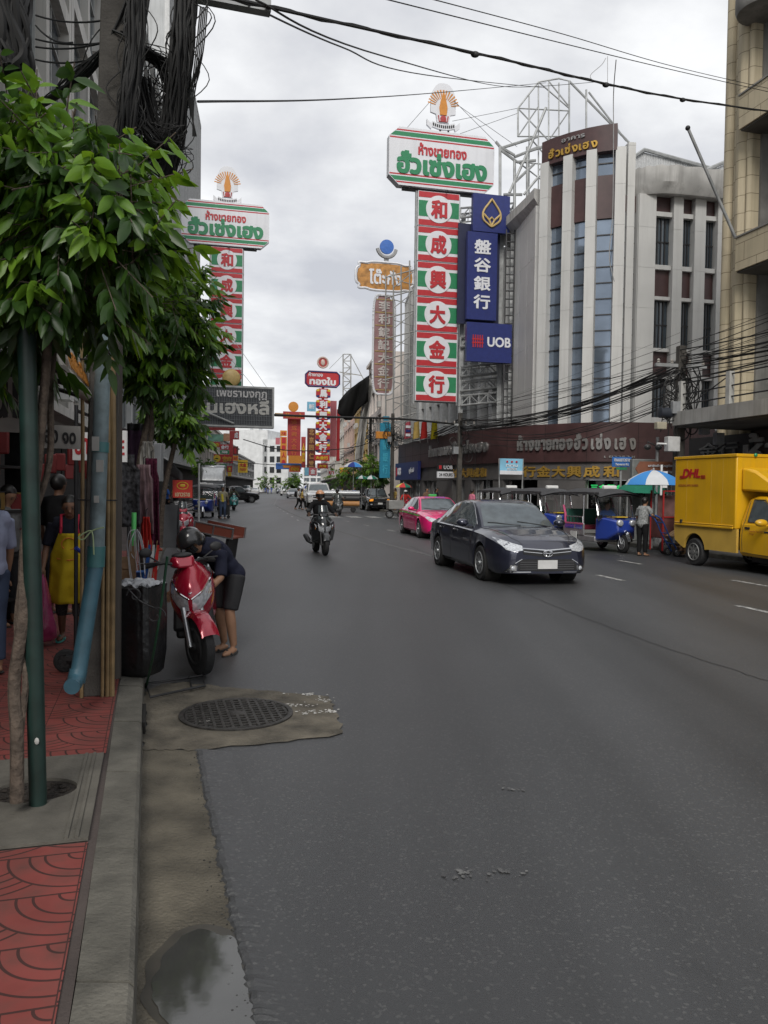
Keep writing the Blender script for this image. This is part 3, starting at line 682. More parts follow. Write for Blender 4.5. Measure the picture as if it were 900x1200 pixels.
bpart(mb, 'railing', DSTEEL)
mb = MB(); mb.box((ln / 2, .5, 1.9), (ln, .3, 3.6)); bpart(mb, 'shop_front_shade', VOID)  # dark slab standing in for the shade under the canopy opening
mb = MB(); mb.box((6.6, -.3, 3.0), (8.4, .3, 1.2)); s_ = bpart(mb, 'shop_sign', M('brown_sign', (.035, .018, .015), .45))
mb = MB(); mb.text('ห้าง', (3.3, -.47, 3.05), (1, 0, 0), (0, 0, 1), 2.6, .95, .05, .02); mb.text('ทอง', (6.6, -.47, 2.98), (1, 0, 0), (0, 0, 1), 2.4, .7, .05, .02); mb.build('lettering', SILV, s_)
mb = MB(); mb.box((.7, -.25, 3.0), (3.1, .25, 1.1)); s_ = bpart(mb, 'shop_sign', M('soot_sign', (.03, .029, .03), .5, streak=.3))
mb = MB(); mb.text('金行', (.7, -.39, 3.1), (1, 0, 0), (0, 0, 1), 1.9, .5, .04, .02); mb.build('lettering', M('dull_letter', (.11, .11, .11), .5), s_)
t = thing('flag_pole', 'bare grey flag pole leaning out from the lower cream balcony', 'flag pole', (0, 0, 0))
a, b = P(862, 279, 24.9), P(806, 150, 24.2); mb = MB(); mb.cyl(a, b, .05, .045, 10); mb.build('pole', STEEL, t)
mb = MB(); mb.ell(b, .075); mb.build('finial', DSTEEL, t)
# ---- corrugated shed roof behind the grey building
def corr(m, sc=28, ax='X'):
    nt = m.node_tree; N = nt.nodes; L = nt.links; b = N['Principled BSDF']
    wv = N.new('ShaderNodeTexWave'); wv.bands_direction = ax; wv.inputs['Scale'].default_value = sc / 6.283; tc = N.new('ShaderNodeTexCoord'); L.new(tc.outputs['Object'], wv.inputs['Vector'])
    bp = N.new('ShaderNodeBump'); bp.inputs['Strength'].default_value = 1; bp.inputs['Distance'].default_value = .05; L.new(wv.outputs[0], bp.inputs['Height']); L.new(bp.outputs[0], b.inputs['Normal']); return m
CORR = corr(M('white_corrugated', (.52, .53, .53), .5, metal=.2, streak=.3), 14)
t = thing('corrugated_shed', 'white corrugated metal rooftop shed behind the grey wing', 'shed', (15.5, 47, 0), -.05)
mb = MB(); mb.prism([(-5.6, 14), (5, 14), (5, 20.1), (-.6, 21.6), (-5.6, 18.2)], (0, 0, 0), (1, 0, 0), (0, 0, 1), (0, 6, 0)); mb.build('wall', CORR, t, smooth=0)
mb = MB(); mb.tube([(-5.8, -.1, 18.15), (-.6, -.1, 21.7), (5, -.1, 20.1)], .12, 6); mb.build('verge_trim', STEEL, t)
mb = MB(); mb.prism([(-1, 18.3), (7, 21.9), (7, 14), (-1, 14)], (0, -1.2, 0), (1, 0, 0), (0, 0, 1), (0, 1.2, 0)); mb.build('side_wall', CORR, t, smooth=0)
mb = MB(); mb.tube([(-1.2, -1.3, 18.35), (7, -1.3, 22.0)], .11, 6); mb.build('verge_trim', STEEL, t)
mb = MB(); mb.cyl((-2.9, 0, 19), (-2.9, 0, 22.5), .03); mb.build('aerial', DSTEEL, t)
# ---- rows of shophouses
def plaster(name, c, s=.6): return M(name, c, .8, var=.12, sc=.8, streak=s, dirt=tuple(q * .42 for q in c))
def shophouse(name, label, A, B, h, mat, fl, cols, gf=3.6, depth=9, style='win', cat='building', fins=0, wz=.55):
    T, ln, u, n = fr(A, B); root = thing(name, label, cat, (A[0], A[1], 0), math.atan2(u.y, u.x))
    fh = (h - gf) / fl; cw_ = ln / cols; mb = MB()
    mb.box((ln / 2, .35 + depth / 2, h / 2 + gf / 2 * 0), (ln, depth, h))
    for i in range(cols + 1): mb.box((min(max(i * cw_, .2), ln - .2), .17, (h + gf) / 2), (.42, .37, h - gf))
    for j in range(fl + 1): mb.box((ln / 2, .19, gf + j * fh if j < fl else h - .25), (ln - .01, .40, .55))
    mb.build('wall', mat, root)
    mb = MB(); mb.box((ln / 2, .05, h + .15), (ln + .1, .7, .3)); mb.box((ln / 2, -.05, gf - .05), (ln, 1.0, .22)); mb.build('cornice', mat, root)
    mb = MB(); mb.box((ln / 2, .30, (gf - .2) / 2), (ln - .1, .1, gf - .2)); mb.build('shop_front_shade', VOID, root)  # dark slab painted as the shade of an open ground floor
    rr = random.Random(hash((round(A[0] * 10), round(A[1] * 10))) & 255)
    if style == 'win':
        for j in range(fl):
            for i in range(cols):
                x0, x1 = i * cw_ + .32, (i + 1) * cw_ - .32; z0, z1 = gf + j * fh + .28 + fh * (.5 - wz / 2) * .5, gf + (j + 1) * fh - .3
                mb = MB(); xm = (x0 + x1) / 2; zm = (z0 + z1) / 2
                for bx in ((x0 + .04, zm, .08, z1 - z0), (x1 - .04, zm, .08, z1 - z0), (xm, zm, .05, z1 - z0), (xm, z1 - .04, x1 - x0, .08), (xm, z0 + .04, x1 - x0, .08), (xm, z0 + (z1 - z0) * .68, x1 - x0, .05)): mb.box((bx[0], .27, bx[1]), (bx[2], .1, bx[3]))
                f_ = mb.build('window', M('pale_sash', (.33, .34, .33), .6), root, 0)
                mb = MB(); mb.box((xm, .30, zm), (x1 - x0 - .02, .03, z1 - z0 - .02)); mb.build('pane', GLASS, f_, 0)
                if rr.random() < .3:
                    mb = MB(); mb.box((xm + rr.uniform(-.4, .4), -.12, z0 + .05), (.8, .34, .55)); mb.build('air_conditioner', M('ac_white', (.5, .5, .48), .6, streak=.4), root, 0)
    if fins:
        mb = MB(); k = int(ln / fins)
        for i in range(k + 1): mb.box((i * ln / k, -.12, (h + gf) / 2), (.10, .34, h - gf))
        mb.build('fin', M('grey_fin', (.46, .465, .46), .6, streak=.45), root, 0)
        mb = MB()
        for j in range(fl * 2 + 1): mb.box((ln / 2, -.02, gf + j * (h - gf) / (fl * 2)), (ln, .08, .08))
        mb.build('fin_rail', STEEL, root, 0)
    return root
sL = lambda y: (kl(y) - 2.8, y); sR = lambda y: (kr(y) + 1.9, y)
shophouse('shophouse', 'stained white shophouse over the dark open stalls nearest the camera', (kl(1) - 3.4, -4), (kl(13) - 3.4, 13), 15, plaster('plaster_old', (.42, .41, .38)), 3, 4)
shophouse('shophouse', 'grimy white plaster shophouse behind the tangled cable bundles', (kl(13) - 3.2, 13.05), (kl(24) - 3., 24), 19, plaster('plaster_grime', (.46, .45, .42), .8), 4, 3)
gh = shophouse('shophouse', 'streaked pale shophouse with an iron window grille above the leafy tree', (kl(24) - 3., 24.05), (kl(38) - 2.9, 38), 25, plaster('plaster_streak', (.5, .49, .46), .8), 5, 4, wz=.4)
mb = MB()
for j in range(3):
    for i in range(2, 4):
        x0, z0 = i * 3.55 + .3, 13.2 + j * 4.2
        for k in range(9): mb.box((x0 + k * .36, -.05, z0 + 1.4), (.03, .03, 2.8))
        for k in range(8): mb.box((x0 + 1.45, -.05, z0 + k * .4), (2.9, .03, .03))
        for k in range(14): a_ = x0 + (k % 7) * .42; mb.box((a_, -.06, z0 + .3 + (k // 7) * 1.3), (.2, .03, .2))
mb.build('iron_grille', M('grille_iron', (.10, .09, .08), .7), gh, 0)
shophouse('shophouse', 'white upper block with green glazed windows behind the cable bundles', (kl(38) - 2.9, 38.05), (kl(58) - 2.7, 58), 27, plaster('plaster_white', (.55, .56, .55), .4), 6, 5)
shophouse('apartment_tower', 'tall ribbed grey tower block rising on the left side of the street', (kl(58) - 2.7, 58.05), (kl(84) - 2.3, 84), 39, plaster('tower_grey', (.40, .41, .41), .5), 9, 8, style='none', fins=.9)
for i, (y0, y1, h, c_, lb) in enumerate([(84.05, 104, 10.5, (.46, .43, .39), 'low grey brown shophouse beyond the ribbed tower on the left'), (104.05, 128, 9.5, (.56, .53, .48), 'low cream shophouse behind the green picture sign far down the left side'),
                                         (128.05, 160, 9., (.38, .37, .36), 'small grey shophouse behind the yellow hanging sign on the left'), (160.05, 215, 8., (.45, .44, .43), 'farthest low shophouse on the left before the white block')]):
    shophouse('shophouse', lb, sL(y0), sL(y1), h, plaster('plaster_l%d' % i, c_), 2, 6)
shophouse('finned_building', 'grey building faced with tall metal fins behind the red and green sign column', (1.95, 74), (3.0, 57.1), 18.6, plaster('fin_wall', (.46, .46, .455), .5), 5, 5, style='none', fins=.55)
shophouse('shophouse', 'white and pink plastered building with the black tarpaulin draped on it', (kr(86) + 1.9, 86), (kr(74.1) + 1.95, 74.1), 14.5, plaster('plaster_pinkwhite', (.70, .64, .60), .35), 4, 4)
shophouse('shophouse', 'ochre yellow columned building beyond the draped tarpaulin', (kr(104) + 1.9, 104), (kr(86.1) + 1.9, 86.1), 11.6, plaster('plaster_ochre', (.60, .44, .18), .4), 3, 6)
for i, (y0, y1, h, c_, lb) in enumerate([(104.1, 124, 14, (.62, .46, .39), 'salmon shophouse behind the six tile red sign column'), (124.1, 150, 13.6, (.60, .57, .51), 'beige shophouse behind the brown vertical sign'),
                                         (150.1, 185, 12.5, (.5, .45, .41), 'brownish shophouse behind the long red vertical sign'), (185.1, 235, 11, (.44, .43, .42), 'farthest grey shophouse on the right side of the street')]):
    shophouse('shophouse', lb, sR(y1), sR(y0), h, plaster('plaster_r%d' % i, c_), 3, 6)
# white block closing the view
PWH = plaster('plaster_block', (.60, .61, .61), .25)
t = thing('white_block', 'white stepped office block closing the far end of the street', 'building', (-38, 235, 0), -.22)
mb = MB(); mb.box((-5, 6, 9.2), (17, 12, 18.4)); mb.box((6, 5, 7.8), (8, 10, 15.6)); mb.build('wall', PWH, t)
mb = MB(); mb.box((-6, 5, 19.2), (6, 5, 1.8)); mb.box((-2, 6, 19), (2, 3, 1.5)); mb.build('roof_plant', PWH, t)
for j in range(4):
    for i, x in enumerate((2.9, 5.0, 7.1)):
        mb = MB(); mb.box((x, -.05, 3.6 + j * 3.1), (1.4 if i else .6, .2, 1.7)); mb.build('window', DGLASS, t, 0)
mb = MB(); mb.box((-7, -.06, 10), (4.5, .15, 1.3)); mb.build('window', DGLASS, t, 0)
shophouse('office_block', 'pale low block glimpsed far ahead above the buses', (-36, 352), (-12, 345), 11, PWH, 3, 8)
# ------------------------------------------------------------------ hanging signs
RED = M('sign_red', (.42, .022, .03), .45, var=.1); GRN = M('sign_green', (.02, .20, .085), .45, var=.1); SWH = M('sign_white', (.66, .67, .70), .45, var=.05, sc=1, streak=.15)
NAVY = M('sign_navy', (.018, .028, .14), .4, var=.1); GOLDP = M('sign_gold', (.50, .36, .14), .45); ORNG = M('sign_orange', (.55, .22, .03), .5); YEL = M('sign_yellow', (.62, .42, .03), .5); BLK = M('sign_black', (.012, .012, .013), .5)
TEAL = M('sign_teal', (.02, .22, .34), .5); PINK = M('sign_pink', (.42, .12, .14), .5); BRN = M('sign_brown', (.12, .028, .022), .5); RED2 = M('sign_faded_red', (.36, .04, .04), .55, var=.2); BLUE = M('sign_blue', (.04, .13, .42), .45)
SRZ = .235
def sframe(px, py, Y, rz=SRZ):
    """origin, x axis and pixel scale for a sign whose middle is seen at px, py"""
    c = P(px, py, Y); return c, Y / FPX
def emblem(root, x, z, s, y=-.02):
    """white fan shield with orange flame and rays above a scroll"""
    mb = MB(); pts = [(-.62, -.35)] + [(-.62 * math.cos(a) ** .8 if math.cos(a) > 0 else .62 * (-math.cos(a)) ** .8, .1 + .95 * math.sin(a)) for a in np.linspace(.0, PI, 17)] + [(.62, -.35), (.35, -.42), (.3, -.8), (-.3, -.8), (-.35, -.42)]
    mb.prism([(x + p[0] * s, z + p[1] * s) for p in pts], (0, y + .12, 0), (1, 0, 0), (0, 0, 1), (0, -.12, 0)); e_ = mb.build('emblem', SWH, root, 0)
    mb = MB()
    for k in range(-7, 8):
        a = k * .2; r0, r1 = .38, .78
        c0, c1 = V((math.sin(a), 0, math.cos(a))), V((math.cos(a), 0, -math.sin(a))); o = V((x, y - .02, z - .05 * s))
        mb.poly([o + (c0 * r0 * (1 if abs(k) < 9 else 1) - c1 * .015) * s, o + (c0 * r0 + c1 * .015) * s, o + (c0 * r1 + c1 * .035) * s, o + (c0 * r1 - c1 * .035) * s][::-1])
    mb.prism([(x + a * s, z + b * s) for a, b in [(-.16, -.45), (-.2, -.1), (-.13, .25), (0, .7), (.13, .25), (.2, -.1), (.16, -.45)]], (0, y, 0), (1, 0, 0), (0, 0, 1), (0, -.05, 0)); mb.build('flame', ORNG, e_, 0)
    mb = MB(); mb.lathe([(.15 * s, 0), (.15 * s, .04), (.001, .05)], (x, y, z - .62 * s), 16, Matrix.Rotation(PI / 2, 3, 'X')); mb.tube([(x - .24 * s, y - .02, z - .48 * s), (x - .2 * s, y - .02, z - .75 * s), (x + .2 * s, y - .02, z - .75 * s), (x + .24 * s, y - .02, z - .48 * s)], .03 * s, 6); mb.build('seal', RED2, e_, 0)
    mb = MB()
    top = [(-.82, -.74), (-.6, -.92), (-.55, -.8), (-.25, -.88), (0, -.9), (.25, -.88), (.55, -.8), (.6, -.92), (.82, -.74)]
    mb.prism([(x + a * s, z + b * s) for a, b in top] + [(x + a * s, z + (b - .26) * s) for a, b in reversed(top)], (0, y + .05, 0), (1, 0, 0), (0, 0, 1), (0, -.14, 0)); sc_ = mb.build('scroll', SWH, e_, 0)
    mb = MB()
    for a, b in zip(np.linspace(-.5, .5, 11), [-.95, -.98, -1.0, -1.01, -1.02, -1.03, -1.02, -1.01, -1.0, -.98, -.95]): mb.box((x + a * s, y - .1, z + b * s), (.06 * s, .02, .13 * s))
    mb.build('lettering', BLK, sc_, 0)
    return e_
def gold_sign(label, loc, sc, n, extra=''):
    """tall shop sign: name board with lettering, emblem above, six striped panels below. origin: middle of the top of the panel column"""
    t = thing('sign_column', label, 'shop sign', loc, SRZ, 'gold shop signs')
    chars = '和成興大金行'; W, H, G_ = 2.26 * sc, 1.765 * sc, .05 * sc
    for i in range(n):
        z = -(H / 2) - i * (H + G_)
        mb = MB(); mb.box((0, 0, z), (W, .35, H)); p = mb.build('panel', SWH, t, 0)
        mb = MB()
        for sg in (1, -1): mb.box((0, -.18, z + sg * H * .405), (W * .97, .02, H * .165))
        mb.build('red_stripe', RED, p, 0)
        mb = MB(); mb.box((0, -.178, z), (W * .97, .018, H * .46)); mb.build('green_stripe', GRN, p, 0)
        mb = MB(); mb.lathe([(H * .40, 0), (H * .40, .03), (.001, .031)], (0, -.18, z), 36, Matrix.Rotation(PI / 2, 3, 'X')); d_ = mb.build('disc', SWH, p, 40)
        mb = MB(); mb.text(chars[i], (0, -.215, z), (1, 0, 0), (0, 0, 1), H * .5, H * .54, .03, .045); mb.build('character', RED, d_, 0)
    mb = MB()
    for x in (-W / 2 - .05, W / 2 + .05): mb.box((x, .05, -(H + G_) * n / 2), (.08, .12, (H + G_) * n + .2))
    for i in range(n + 1): mb.box((0, .08, -i * (H + G_) + .03), (W + .2, .1, .07))
    mb.build('frame', STEEL, t, 0)
    return t, W, H
def name_board(t, cx, cz, w, h, sc):
    c_ = .17 * w * .55
    o = [(-w / 2, -h / 2 + c_ * .9), (-w / 2 + c_, -h / 2), (w / 2 - c_, -h / 2), (w / 2, -h / 2 + c_ * .9), (w / 2, h / 2 - c_ * .9), (w / 2 - c_, h / 2), (-w / 2 + c_, h / 2), (-w / 2, h / 2 - c_ * .9)]
    mb = MB(); mb.prism([(cx + a, cz + b) for a, b in o], (0, .28, 0), (1, 0, 0), (0, 0, 1), (0, -.5, 0)); b_ = mb.build('name_board', SWH, t, 0)
    def row(z0, z1, mat, nm):
        mb = MB()
        def xa(z): d = max(0, abs(z) - (h / 2 - c_ * .9)) / (c_ * .9) * c_; return w / 2 - d - .03
        mb.poly([(cx - xa(z0), -.224, cz + z0), (cx + xa(z0), -.224, cz + z0), (cx + xa(z1), -.224, cz + z1), (cx - xa(z1), -.224, cz + z1)]); mb.build(nm, mat, b_, 0)
    for sg in (1, -1):
        for a, b, m, nm in ((.46, .435, RED, 'red_line'), (.42, .345, GRN, 'green_stripe'), (.325, .30, RED, 'red_line')):
            z = sorted((sg * a * h, sg * b * h)); row(z[0], z[1], m, nm)
    mb = MB(); mb.text('ห้างขายทอง', (cx, -.225, cz + h * .155), (1, 0, 0), (0, 0, 1), w * .46, h * .22, .03, .035); mb.build('lettering', RED, b_, 0)
    mb = MB(); mb.text('ฮั่วเซ่งเฮง', (cx, -.225, cz - h * .10), (1, 0, 0), (0, 0, 1), w * .86, h * .40, .04, .05); mb.build('lettering', GRN, b_, 0)
    mb = MB(); mb.box((cx, .1, cz - h / 2 - .08), (w * .72, .25, .1))
    for x in (-.3, .05, .35): mb.tube([(cx + x * w - .15, -.5, cz - h / 2 - .25), (cx + x * w + .12, .1, cz - h / 2 + .15)], .03, 6)
    mb.build('lamp_bar', DSTEEL, t, 0)
# right hand column
c = P(513.5, 227, 42); k = 42 / FPX
t, W, H = gold_sign('tall red and green gold shop sign with white name board beside the bank signs', c, 1.0, 6)
name_board(t, (516 - 513) * k, (227 - 190.5) * k, 5.72, 2.95, 1); emblem(t, .2, 3.15 + 1.4, 1.1)
mb = MB(); mb.cyl((.05, 0, 3.05), (.05, 0, 3.6), .05); mb.cyl((.5, 0, 3.05), (.5, 0, 3.6), .05); mb.build('bracket', DSTEEL, t)
# left hand column
c = P(266, 291, 55); k = 55 / FPX
t, W, H = gold_sign('tall red and green gold shop sign half hidden by the tree on the left side', c, .95, 6)
name_board(t, -.1, (291 - 264) * k, 5.9, 2.95, 1); emblem(t, -.0, 3.05 + 1.3, 1.15)
mb = MB(); mb.ell((.35, -.4, -8.9), (.62, .2, .62)); g_ = mb.build('gold_coin', GOLDP, t)
# bank signs by the grey building
def board(name, label, rect, Y, mat, lines=(), cat='sign', depth=.25, rz=SRZ, frame=None, group=None, shape=None):
    """a flat sign board seen at rect (photograph pixels) at distance Y; lines: (text, cx, cy, w, h (fractions), material, bold)"""
    x0, y0, x1, y1 = rect; c = P((x0 + x1) / 2, (y0 + y1) / 2, Y); k = Y / FPX; w_ = (x1 - x0) * k / math.cos(rz) * .985; h_ = (y1 - y0) * k
    t = thing(name, label, cat, c, rz, group)
    mb = MB()
    if shape == 'oct':
        q = min(w_, h_) * .22; mb.prism([(-w_ / 2 + q, -h_ / 2), (w_ / 2 - q, -h_ / 2), (w_ / 2, -h_ / 2 + q), (w_ / 2, h_ / 2 - q), (w_ / 2 - q, h_ / 2), (-w_ / 2 + q, h_ / 2), (-w_ / 2, h_ / 2 - q), (-w_ / 2, -h_ / 2 + q)], (0, depth / 2, 0), (1, 0, 0), (0, 0, 1), (0, -depth, 0))
    elif shape == 'wave':
        o = []
        for i in range(40):
            a = 2 * PI * i / 40; ca, sa = math.cos(a), math.sin(a); e_ = .35; r_ = 1 + .05 * math.cos(8 * a)
            o.append((w_ / 2 * math.copysign(abs(ca) ** e_, ca) * r_, h_ / 2 * math.copysign(abs(sa) ** e_, sa) * r_))
        mb.prism(o, (0, depth / 2, 0), (1, 0, 0), (0, 0, 1), (0, -depth, 0))
    else: mb.box((0, 0, 0), (w_, depth, h_))
    b_ = mb.build('board', mat, t, 0)
    if frame:
        mb = MB(); f_ = max(.04, min(w_, h_) * .05)
        for s_ in (1, -1): mb.box((s_ * (w_ / 2 + f_ / 2), 0, 0), (f_, depth + .08, h_ + 2 * f_)); mb.box((0, 0, s_ * (h_ / 2 + f_ / 2)), (w_, depth + .08, f_))
        mb.build('frame', frame, t, 0)
    for i, ln in enumerate(lines):
        s_, cx, cy, fw, fh, m, bo = ln; mb = MB(); mb.text(s_, (cx * w_, -depth / 2 - .004, cy * h_), (1, 0, 0), (0, 0, 1), fw * w_, fh * h_, .03 + .01 * (Y > 60), bo); mb.build('lettering', m, b_, 0)
    return t, w_, h_, b_
def vert(s, m, bold=.04, fw=.62, top=.5, bot=-.5):
    n = len(s); st = (top - bot) / n; return [(ch, 0, top - st * (i + .5), fw, st * .78, m, bold) for i, ch in enumerate(s)]
t, w_, h_, b_ = board('bank_sign', 'blue bank sign topped by a gold lotus above four pale Chinese characters', (546, 274, 582, 374.5), 41.6, NAVY, vert('盤谷銀行', SWH, .03, .56, .44, -.4), 'bank sign')
kk = 41.6 / FPX
mb = MB(); mb.box((.45 * 1, 0, h_ / 2 + 1.0), (2.02, .3, 1.93)); lp = mb.build('logo_board', NAVY, t, 0)
mb = MB()
def lotus(o, s):
    L_ = []
    for q in range(-10, 11): a = q / 10; L_.append((a, 0))
    out_ = [(0, 1), (.28, .62), (.55, .25), (.68, -.1), (.62, -.5), (.3, -.78), (0, -.95), (-.3, -.78), (-.62, -.5), (-.68, -.1), (-.55, .25), (-.28, .62)]
    return [(o[0] + a * s, -.19, o[1] + b * s) for a, b in out_]
lo = lotus((.45, h_ / 2 + 1.0), .72); mb.tube(smooth_poly(lo + lo[:1], 4)[:-1], .055, 6, closed=True)
q = lambda a, b: (.45 + a * .72, -.19, h_ / 2 + 1.0 + b * .72)
mb.tube([q(-.62, -.1), q(-.2, -.5), q(0, -.92)], .055, 6); mb.tube([q(.62, -.1), q(.2, -.5), q(0, -.92)], .055, 6); mb.tube([q(-.2, -.5), q(0, -.3), q(.2, -.5)], .05, 6)
mb.build('lotus_emblem', GOLDP, lp)
mb = MB(); mb.box((-.0, .45, .2), (2.3, .1, 5.2)); mb.build('back_board', M('sign_deep_navy', (.012, .016, .05), .5), t, 0)
t, w_, h_, b_ = board('bank_sign', 'square blue bank sign with three white letters and a red emblem', (545, 379.5, 600, 424.5), 41.2, NAVY, [('UOB', .21, .02, .52, .26, SWH, .03)], 'bank sign', frame=None)
mb = MB()
for i in range(5): mb.box(((-.36 + i * .05) * w_, -.14, .02 * h_), (.022 * w_, .03, .32 * h_))
for z in (.05, -.04): mb.box((-.26 * w_, -.145, (.02 + z) * h_), (.25 * w_, .03, .03 * h_))
mb.build('red_emblem', RED, b_, 0)
# steel frames tying the signs to the building
def truss(mb, a, b, d, n, r=.05):
    a, b, d = V(a), V(b), V(d)
    mb.tube([a, b], r, 6); mb.tube([a + d, b + d], r, 6)
    for i in range(n):
        p, q = a.lerp(b, i / n), a.lerp(b, (i + 1) / n); mb.tube([p, q + d] if i % 2 else [p + d, q], r * .6, 5); mb.tube([p, p + d], r * .6, 5)
t = thing('steel_truss', 'zigzag steel frame bracing the bank signs to the corner building', 'steel frame', (0, 0, 0)); mb = MB()
for py in (244, 268, 300, 332, 362, 395, 430, 447, 464):
    a, b = P(540, py, 42.3), P(603, py - 6, 43.2); truss(mb, a, b, (0, 0, -.5), 6, .055); truss(mb, a + V((0, .9, 0)), b + V((0, .9, 0)), (0, 0, -.45), 6, .045)
    mb.tube([b, b + V((0, 1.2, 0))], .06, 6)
mb.build('cross_frame', STEEL, t, 30)
for px, Y_ in ((542, 42.6), (587, 42.8), (600, 41.8)):
    mb = MB(); mb.box((P(px, 330, Y_).x, Y_, 10.2), (.22, .22, 12.2)); mb.build('post', STEEL, t, 0)
mb = MB(); x_ = P(597, 350, 41.4)
for z in np.arange(4.9, 15, .42): mb.box((x_.x, 41.4, z), (.42, .08, .06))
for s_ in (-.22, .22): mb.box((x_.x + s_, 41.4, 10), (.06, .1, 10.4))
mb.build('ladder', DSTEEL, t, 0)
mb = MB()
for a, b in [((603, 182), (586, 172)), ((586, 172), (581, 166)), ((586, 172), (586, 232)), ((603, 188), (603, 250)), ((618, 172), (618, 238)), ((630, 160), (586, 174)), ((632, 172), (603, 184)), ((586, 175), (606, 190)), ((606, 190), (628, 188)), ((597, 226), (622, 170)), ((622, 170), (640, 126)), ((603, 214), (626, 192)), ((590, 228), (612, 228)), ((614, 228), (632, 206)), ((617, 178), (636, 172))]:
    mb.tube([P(a[0], a[1], 42.0), P(b[0], b[1], 42.0)], .075, 6); mb.tube([P(a[0], a[1], 43.2), P(b[0], b[1], 43.2)], .055, 6)
for a in [(603, 184), (586, 173), (618, 175), (606, 190), (597, 226)]: mb.tube([P(a[0], a[1], 42), P(a[0], a[1], 43.2)], .05, 6)
mb.build('top_frame', STEEL, t)
# octagonal billboard skeleton on the roof
t = thing('billboard_skeleton', 'empty octagonal lattice billboard skeleton on the corner building roof', 'steel frame', (0, 0, 0)); mb = MB()
oc = [(607, 160), (607, 127), (631, 96), (655, 92), (667, 95), (667, 130), (667, 235)]
for Y_ in (43.5, 45.5):
    p = [P(a, b, Y_) for a, b in oc]; mb.tube(p, .05, 6)
    for px in (620, 631, 643, 655, 667): mb.tube([P(px, 97 if px > 625 else 112, Y_), P(px, 238, Y_)], .04, 5)
    for (a, b) in [((607, 127), (667, 130)), ((607, 160), (667, 160)), ((607, 190), (667, 195)), ((607, 127), (643, 165)), ((631, 96), (667, 127)), ((643, 165), (667, 130)), ((607, 160), (631, 125)), ((643, 95), (667, 125)), ((620, 160), (650, 195)), ((667, 160), (631, 200)), ((607, 190), (640, 215))]:
        mb.tube([P(a[0], a[1], Y_), P(b[0], b[1], Y_)], .04, 5)
for a in oc + [(620, 112), (643, 97), (643, 165), (607, 190), (667, 160), (631, 127)]: mb.tube([P(a[0], a[1], 43.5), P(a[0], a[1], 45.5)], .035, 5)
mb.tube([P(690, 108, 44), P(734, 165, 44)], .05, 6); mb.tube([P(667, 95, 44), P(742, 172, 44)], .06, 6); mb.tube([P(687, 105, 43), P(687, 152, 43)], .05, 6)
mb.build('lattice', STEEL, t)
# guy wires of the big sign
t = thing('guy_wire', 'thin wires steadying the tall emblem over the right hand sign', 'wire', (0, 0, 0)); mb = MB()
for a, b in [((505, 118), (468, 160)), ((532, 120), (606, 172)), ((532, 118), (580, 166)), ((606, 127), (530, 142)), ((606, 133), (530, 160))]: mb.tube([P(a[0], a[1], 42), P(b[0], b[1], 43)], .012, 4)
mb.build('strand', DSTEEL, t)
# dark louvred sign on the left
t, w_, h_, b_ = board('louvre_sign', 'dark louvred shop sign with raised grey Thai letters hanging below the left gold sign', (226, 455, 317.5, 498.5), 32, M('louvre_dark', (.02, .024, .03), .5), [('เพชรามงกุฎ', .12, .30, .62, .24, SILV, .02), ('ซุ่นเฮงหลี', .0, -.05, .92, .52, M('pale_letter', (.36, .36, .34), .5), .035)], 'shop sign', frame=STEEL, depth=.4)
mb = MB()
for i in range(48): mb.box(((-.49 + i * .98 / 47) * w_, -.215, 0), (.014, .03, h_ * .97))
for i in range(9): mb.box((0, -.225, (-.48 + i * .12) * h_), (w_, .02, .012))
mb.build('louvre_grid', M('louvre_slat', (.13, .14, .15), .5), b_, 0)
mb = MB(); mb.tube([(-.55 * w_, -.5, -.0), (.02 * w_, -.3, -.46 * h_)], .035, 6); mb.tube([(.30 * w_, .1, h_ / 2), (-.2 * w_, .1, 2.6)], .012, 4); mb.tube([(.46 * w_, .1, h_ / 2), (-.1 * w_, .1, 3.2)], .012, 4); mb.build('stay_rod', STEEL, t)
# mid distance signs on the right
t, w_, h_, b_ = board('shop_sign', 'ornate amber shop sign with white Thai letters and a blue round emblem', (420, 310.5, 482, 339), 62, M('amber_board', (.42, .20, .05), .5, var=.4, sc=3), [('โต๊ะกัง', 0, -.02, .62, .62, SWH, .03)], 'shop sign', shape='wave', frame=None)
mb = MB(); o = [(w_ / 2 * 1.06 * math.copysign(abs(math.cos(a)) ** .35, math.cos(a)) * (1 + .05 * math.cos(8 * a)), -.0, h_ / 2 * 1.1 * math.copysign(abs(math.sin(a)) ** .35, math.sin(a)) * (1 + .05 * math.cos(8 * a))) for a in np.linspace(0, 2 * PI, 60)[:-1]]
mb.tube([(p[0], -.13, p[2]) for p in o], .1, 6, closed=True); mb.build('scalloped_rim', SWH, t)
mb = MB(); mb.lathe([(.55, 0), (.55, .15), (.001, .18)], (.1, 0, h_ / 2 + 1.35), 24, Matrix.Rotation(PI / 2, 3, 'X')); e_ = mb.build('emblem', BLUE, t)
mb = MB(); mb.tube([(.1 + .75 * math.cos(a), -.1, h_ / 2 + 1.3 + .75 * math.sin(a)) for a in np.linspace(PI * 1.05, PI * 1.95, 10)], .14, 6); mb.box((.1, 0, h_ / 2 + .45), (.35, .15, .5)); mb.build('scroll', M('sign_grey', (.3, .3, .3), .5), e_)
t, w_, h_, b_ = board('vertical_sign', 'faded vertical sign of seven pinkish character tiles in a bulb studded white frame', (437.5, 349, 461, 460), 62, M('faded_tile', (.26, .15, .15), .55, var=.3, sc=1), vert('李利錠記大金行', M('tile_letter', (.48, .44, .42), .5), .03, .58, .47, -.47), 'shop sign', shape='wave')
